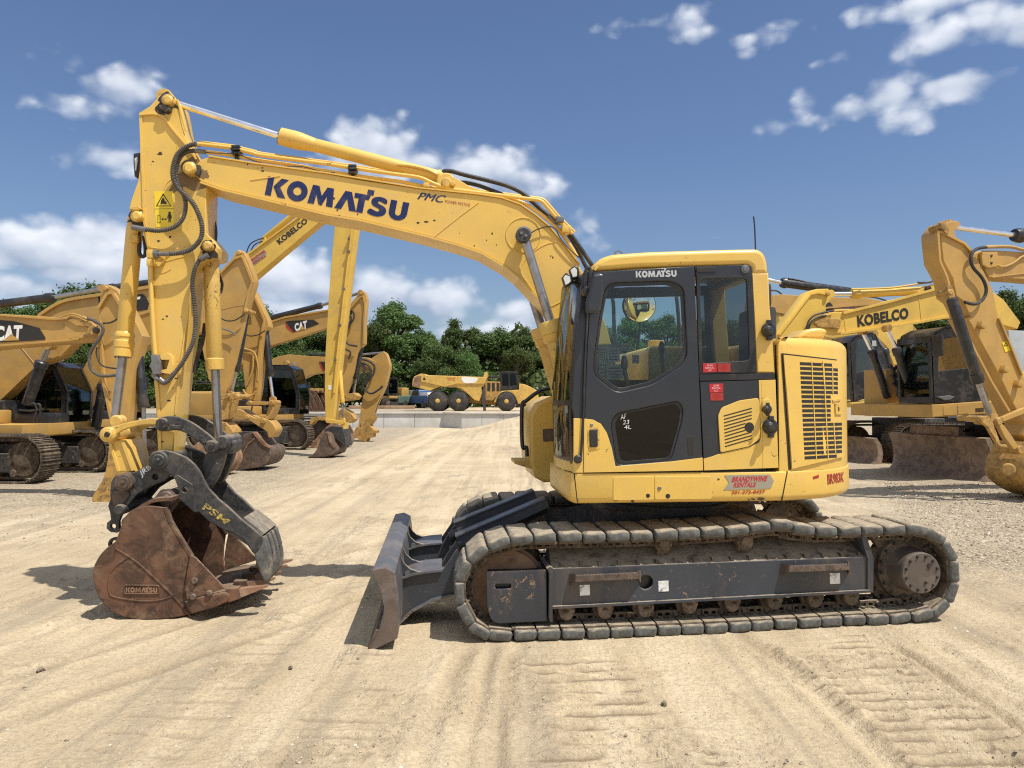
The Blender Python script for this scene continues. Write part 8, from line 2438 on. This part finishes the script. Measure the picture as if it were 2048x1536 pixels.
# px, top py, distance, variant, width scale, label
TREES = [
    (788, 598, 82, 0, 1.15, 'tallest leafy tree with pointed twin top, rising just right of the long hanging stick'),
    (752, 640, 80, 1, .9, 'leafy tree at the left shoulder of the tallest tree'),
    (838, 655, 84, 3, .8, 'medium green tree just right of the tallest tree'),
    (905, 630, 88, 4, .95, 'slim loose-topped tree standing above its neighbours over the dump truck bed'),
    (870, 680, 80, 3, .9, 'lower bushy tree over the rear of the dump truck'),
    (950, 650, 92, 2, 1.0, 'broad dark tree above the middle of the dump truck'),
    (935, 700, 78, 1, .8, 'short pale green tree behind the dump truck bed'),
    (1000, 655, 90, 1, 1.05, 'round-topped dark tree above the dump truck cab'),
    (1050, 650, 90, 0, .95, 'dark tree just left of the near lift cylinders'),
    (1035, 690, 80, 3, .8, 'lower tree behind the nose of the dump truck'),
    (1095, 660, 92, 2, 1.0, 'dark tree behind the near lift cylinders'),
    (1150, 655, 90, 1, 1.0, 'tree seen through the near windscreen'),
    (1215, 650, 88, 0, 1.0, 'tree seen through the left part of the cab door window'),
    (1275, 620, 84, 2, 1.1, 'tree seen through the middle of the cab door window'),
    (1335, 625, 84, 0, 1.1, 'tree seen through the right part of the cab door window'),
    (1400, 640, 88, 1, 1.0, 'tree behind the rear pillar of the near cab'),
    (1460, 640, 88, 3, 1.0, 'tree behind the rear side window of the near cab'),
    (700, 650, 84, 2, 1.0, 'tree hidden partly by the long hanging stick'),
    (655, 648, 84, 1, .9, 'tree between the lettered badge boom and the long hanging stick'),
    (610, 655, 82, 0, .9, 'tree above the farthest golden boom in the left row'),
    (560, 630, 78, 2, .95, 'tree rising behind the top of the badge boom with the black cylinder'),
    (525, 612, 76, 1, .9, 'tree peeping out beside the third stick of the left row'),
    (590, 700, 72, 3, 1.0, 'low bushy tree over the back row of buckets'),
    (650, 705, 72, 3, 1.0, 'low bushy tree left of the long hanging stick, over the loose buckets'),
    (450, 640, 80, 0, 1.0, 'tree behind the second stick of the left row'),
    (385, 640, 76, 1, 1.0, 'tree seen low between the near stick and its thumb cylinder'),
    (315, 630, 74, 2, 1.0, 'tree behind the near stick'),
    (275, 600, 72, 0, 1.0, 'tree behind the near bucket cylinder'),
    (180, 566, 68, 3, 1.1, 'tree topping the black arm cylinder at left, beside the stick eye'),
    (140, 572, 68, 1, .9, 'tree topping the black arm cylinder at left, its smaller left neighbour'),
    (110, 598, 66, 4, 1.0, 'small slim tree behind the black arm cylinder at left'),
    (60, 606, 68, 2, 1.0, 'second tree from the left, under the black arm cylinder'),
    (10, 600, 68, 0, 1.0, 'leftmost tree, below the black arm cylinder'),
    (-60, 600, 70, 1, 1.0, 'dark tree left of all the others'),
    (160, 690, 60, 3, .9, 'low tree seen between the two left booms'),
    (1620, 640, 82, 1, 1.0, 'tree behind the right booms, left end'),
    (1700, 640, 82, 0, 1.0, 'tree behind the lettered yellow boom at right'),
    (1790, 640, 78, 2, 1.0, 'tree just above the roofs of the black cabs'),
    (1865, 615, 74, 1, 1.1, 'tree showing between the lettered boom and the black cab at right'),
    (1930, 600, 74, 3, 1.0, 'tree behind the slanting stick at right'),
    (2010, 575, 70, 0, 1.2, 'tall leafy tree behind the slanting stick, topping the pale truck'),
    (2070, 585, 68, 1, 1.1, 'rightmost tree of the whole row, beside the pale truck'),
]
for i, (px, py, Y, vi, ws_, lab) in enumerate(TREES):
    me, tm, H, Wd = VAR[vi]
    d = px_dir(px, py); X = d.x / d.y * Y
    z = gz(X, Y)
    top = EYE + d.z / d.y * Y
    h = (top - z) * 1.0
    s = h / (H * 1.04)
    t = bpy.data.objects.new('tree', None); link(t)
    t.location = (X, Y, z); t.rotation_euler = (0, 0, i * 2.17)
    t['label'] = lab if len(lab.split()) <= 16 else ' '.join(lab.split()[:16])
    t['category'] = 'tree'; t['group'] = TG
    c = bpy.data.objects.new('crown', me); link(c, t)
    k = bpy.data.objects.new('trunk', tm); link(k, t)
    for o in (c, k):
        o.scale = (s * ws_ * 1.12, s * ws_ * 1.12, s)

# dense wood and undergrowth behind and below the separate trees: one mass
rnd = random.Random(77)
vs, fs = [], []
for i in range(60000):
    x = rnd.uniform(-95, 110); y = rnd.uniform(88, 104) if rnd.random() < .8 else rnd.uniform(80, 88)
    hmax = (8.2 + 1.4 * math.sin(x * .31) + 1.1 * math.sin(x * .83 + 1) + .8 * math.sin(x * 2.1)) * (1.0 if y > 88 else .45)
    z = .8 + hmax * rnd.random() ** .7
    nrm = Vector((rnd.gauss(0, .6), rnd.gauss(-.6, .5), rnd.gauss(.4, .5))).normalized()
    t1 = nrm.orthogonal().normalized(); t2 = nrm.cross(t1); L = rnd.uniform(.22, .46)
    an = rnd.random() * 6.28; a1 = (t1 * math.cos(an) + t2 * math.sin(an)) * L; a2 = (t2 * math.cos(an) - t1 * math.sin(an)) * L * .7
    q = Vector((x, y, z)); b = len(vs)
    vs += [tuple(q - a1), tuple(q - a2), tuple(q + a1), tuple(q + a2)]; fs.append((b, b + 1, b + 2, b + 3))
me = bpy.data.meshes.new('far_wood'); me.from_pydata(vs, [], fs); me.materials.append(M['leaf']); me.update()
o = bpy.data.objects.new('far_wood', me); link(o); o['kind'] = 'stuff'; o['label'] = 'dense dark wood and undergrowth behind the separate trees'; o['category'] = 'wood'
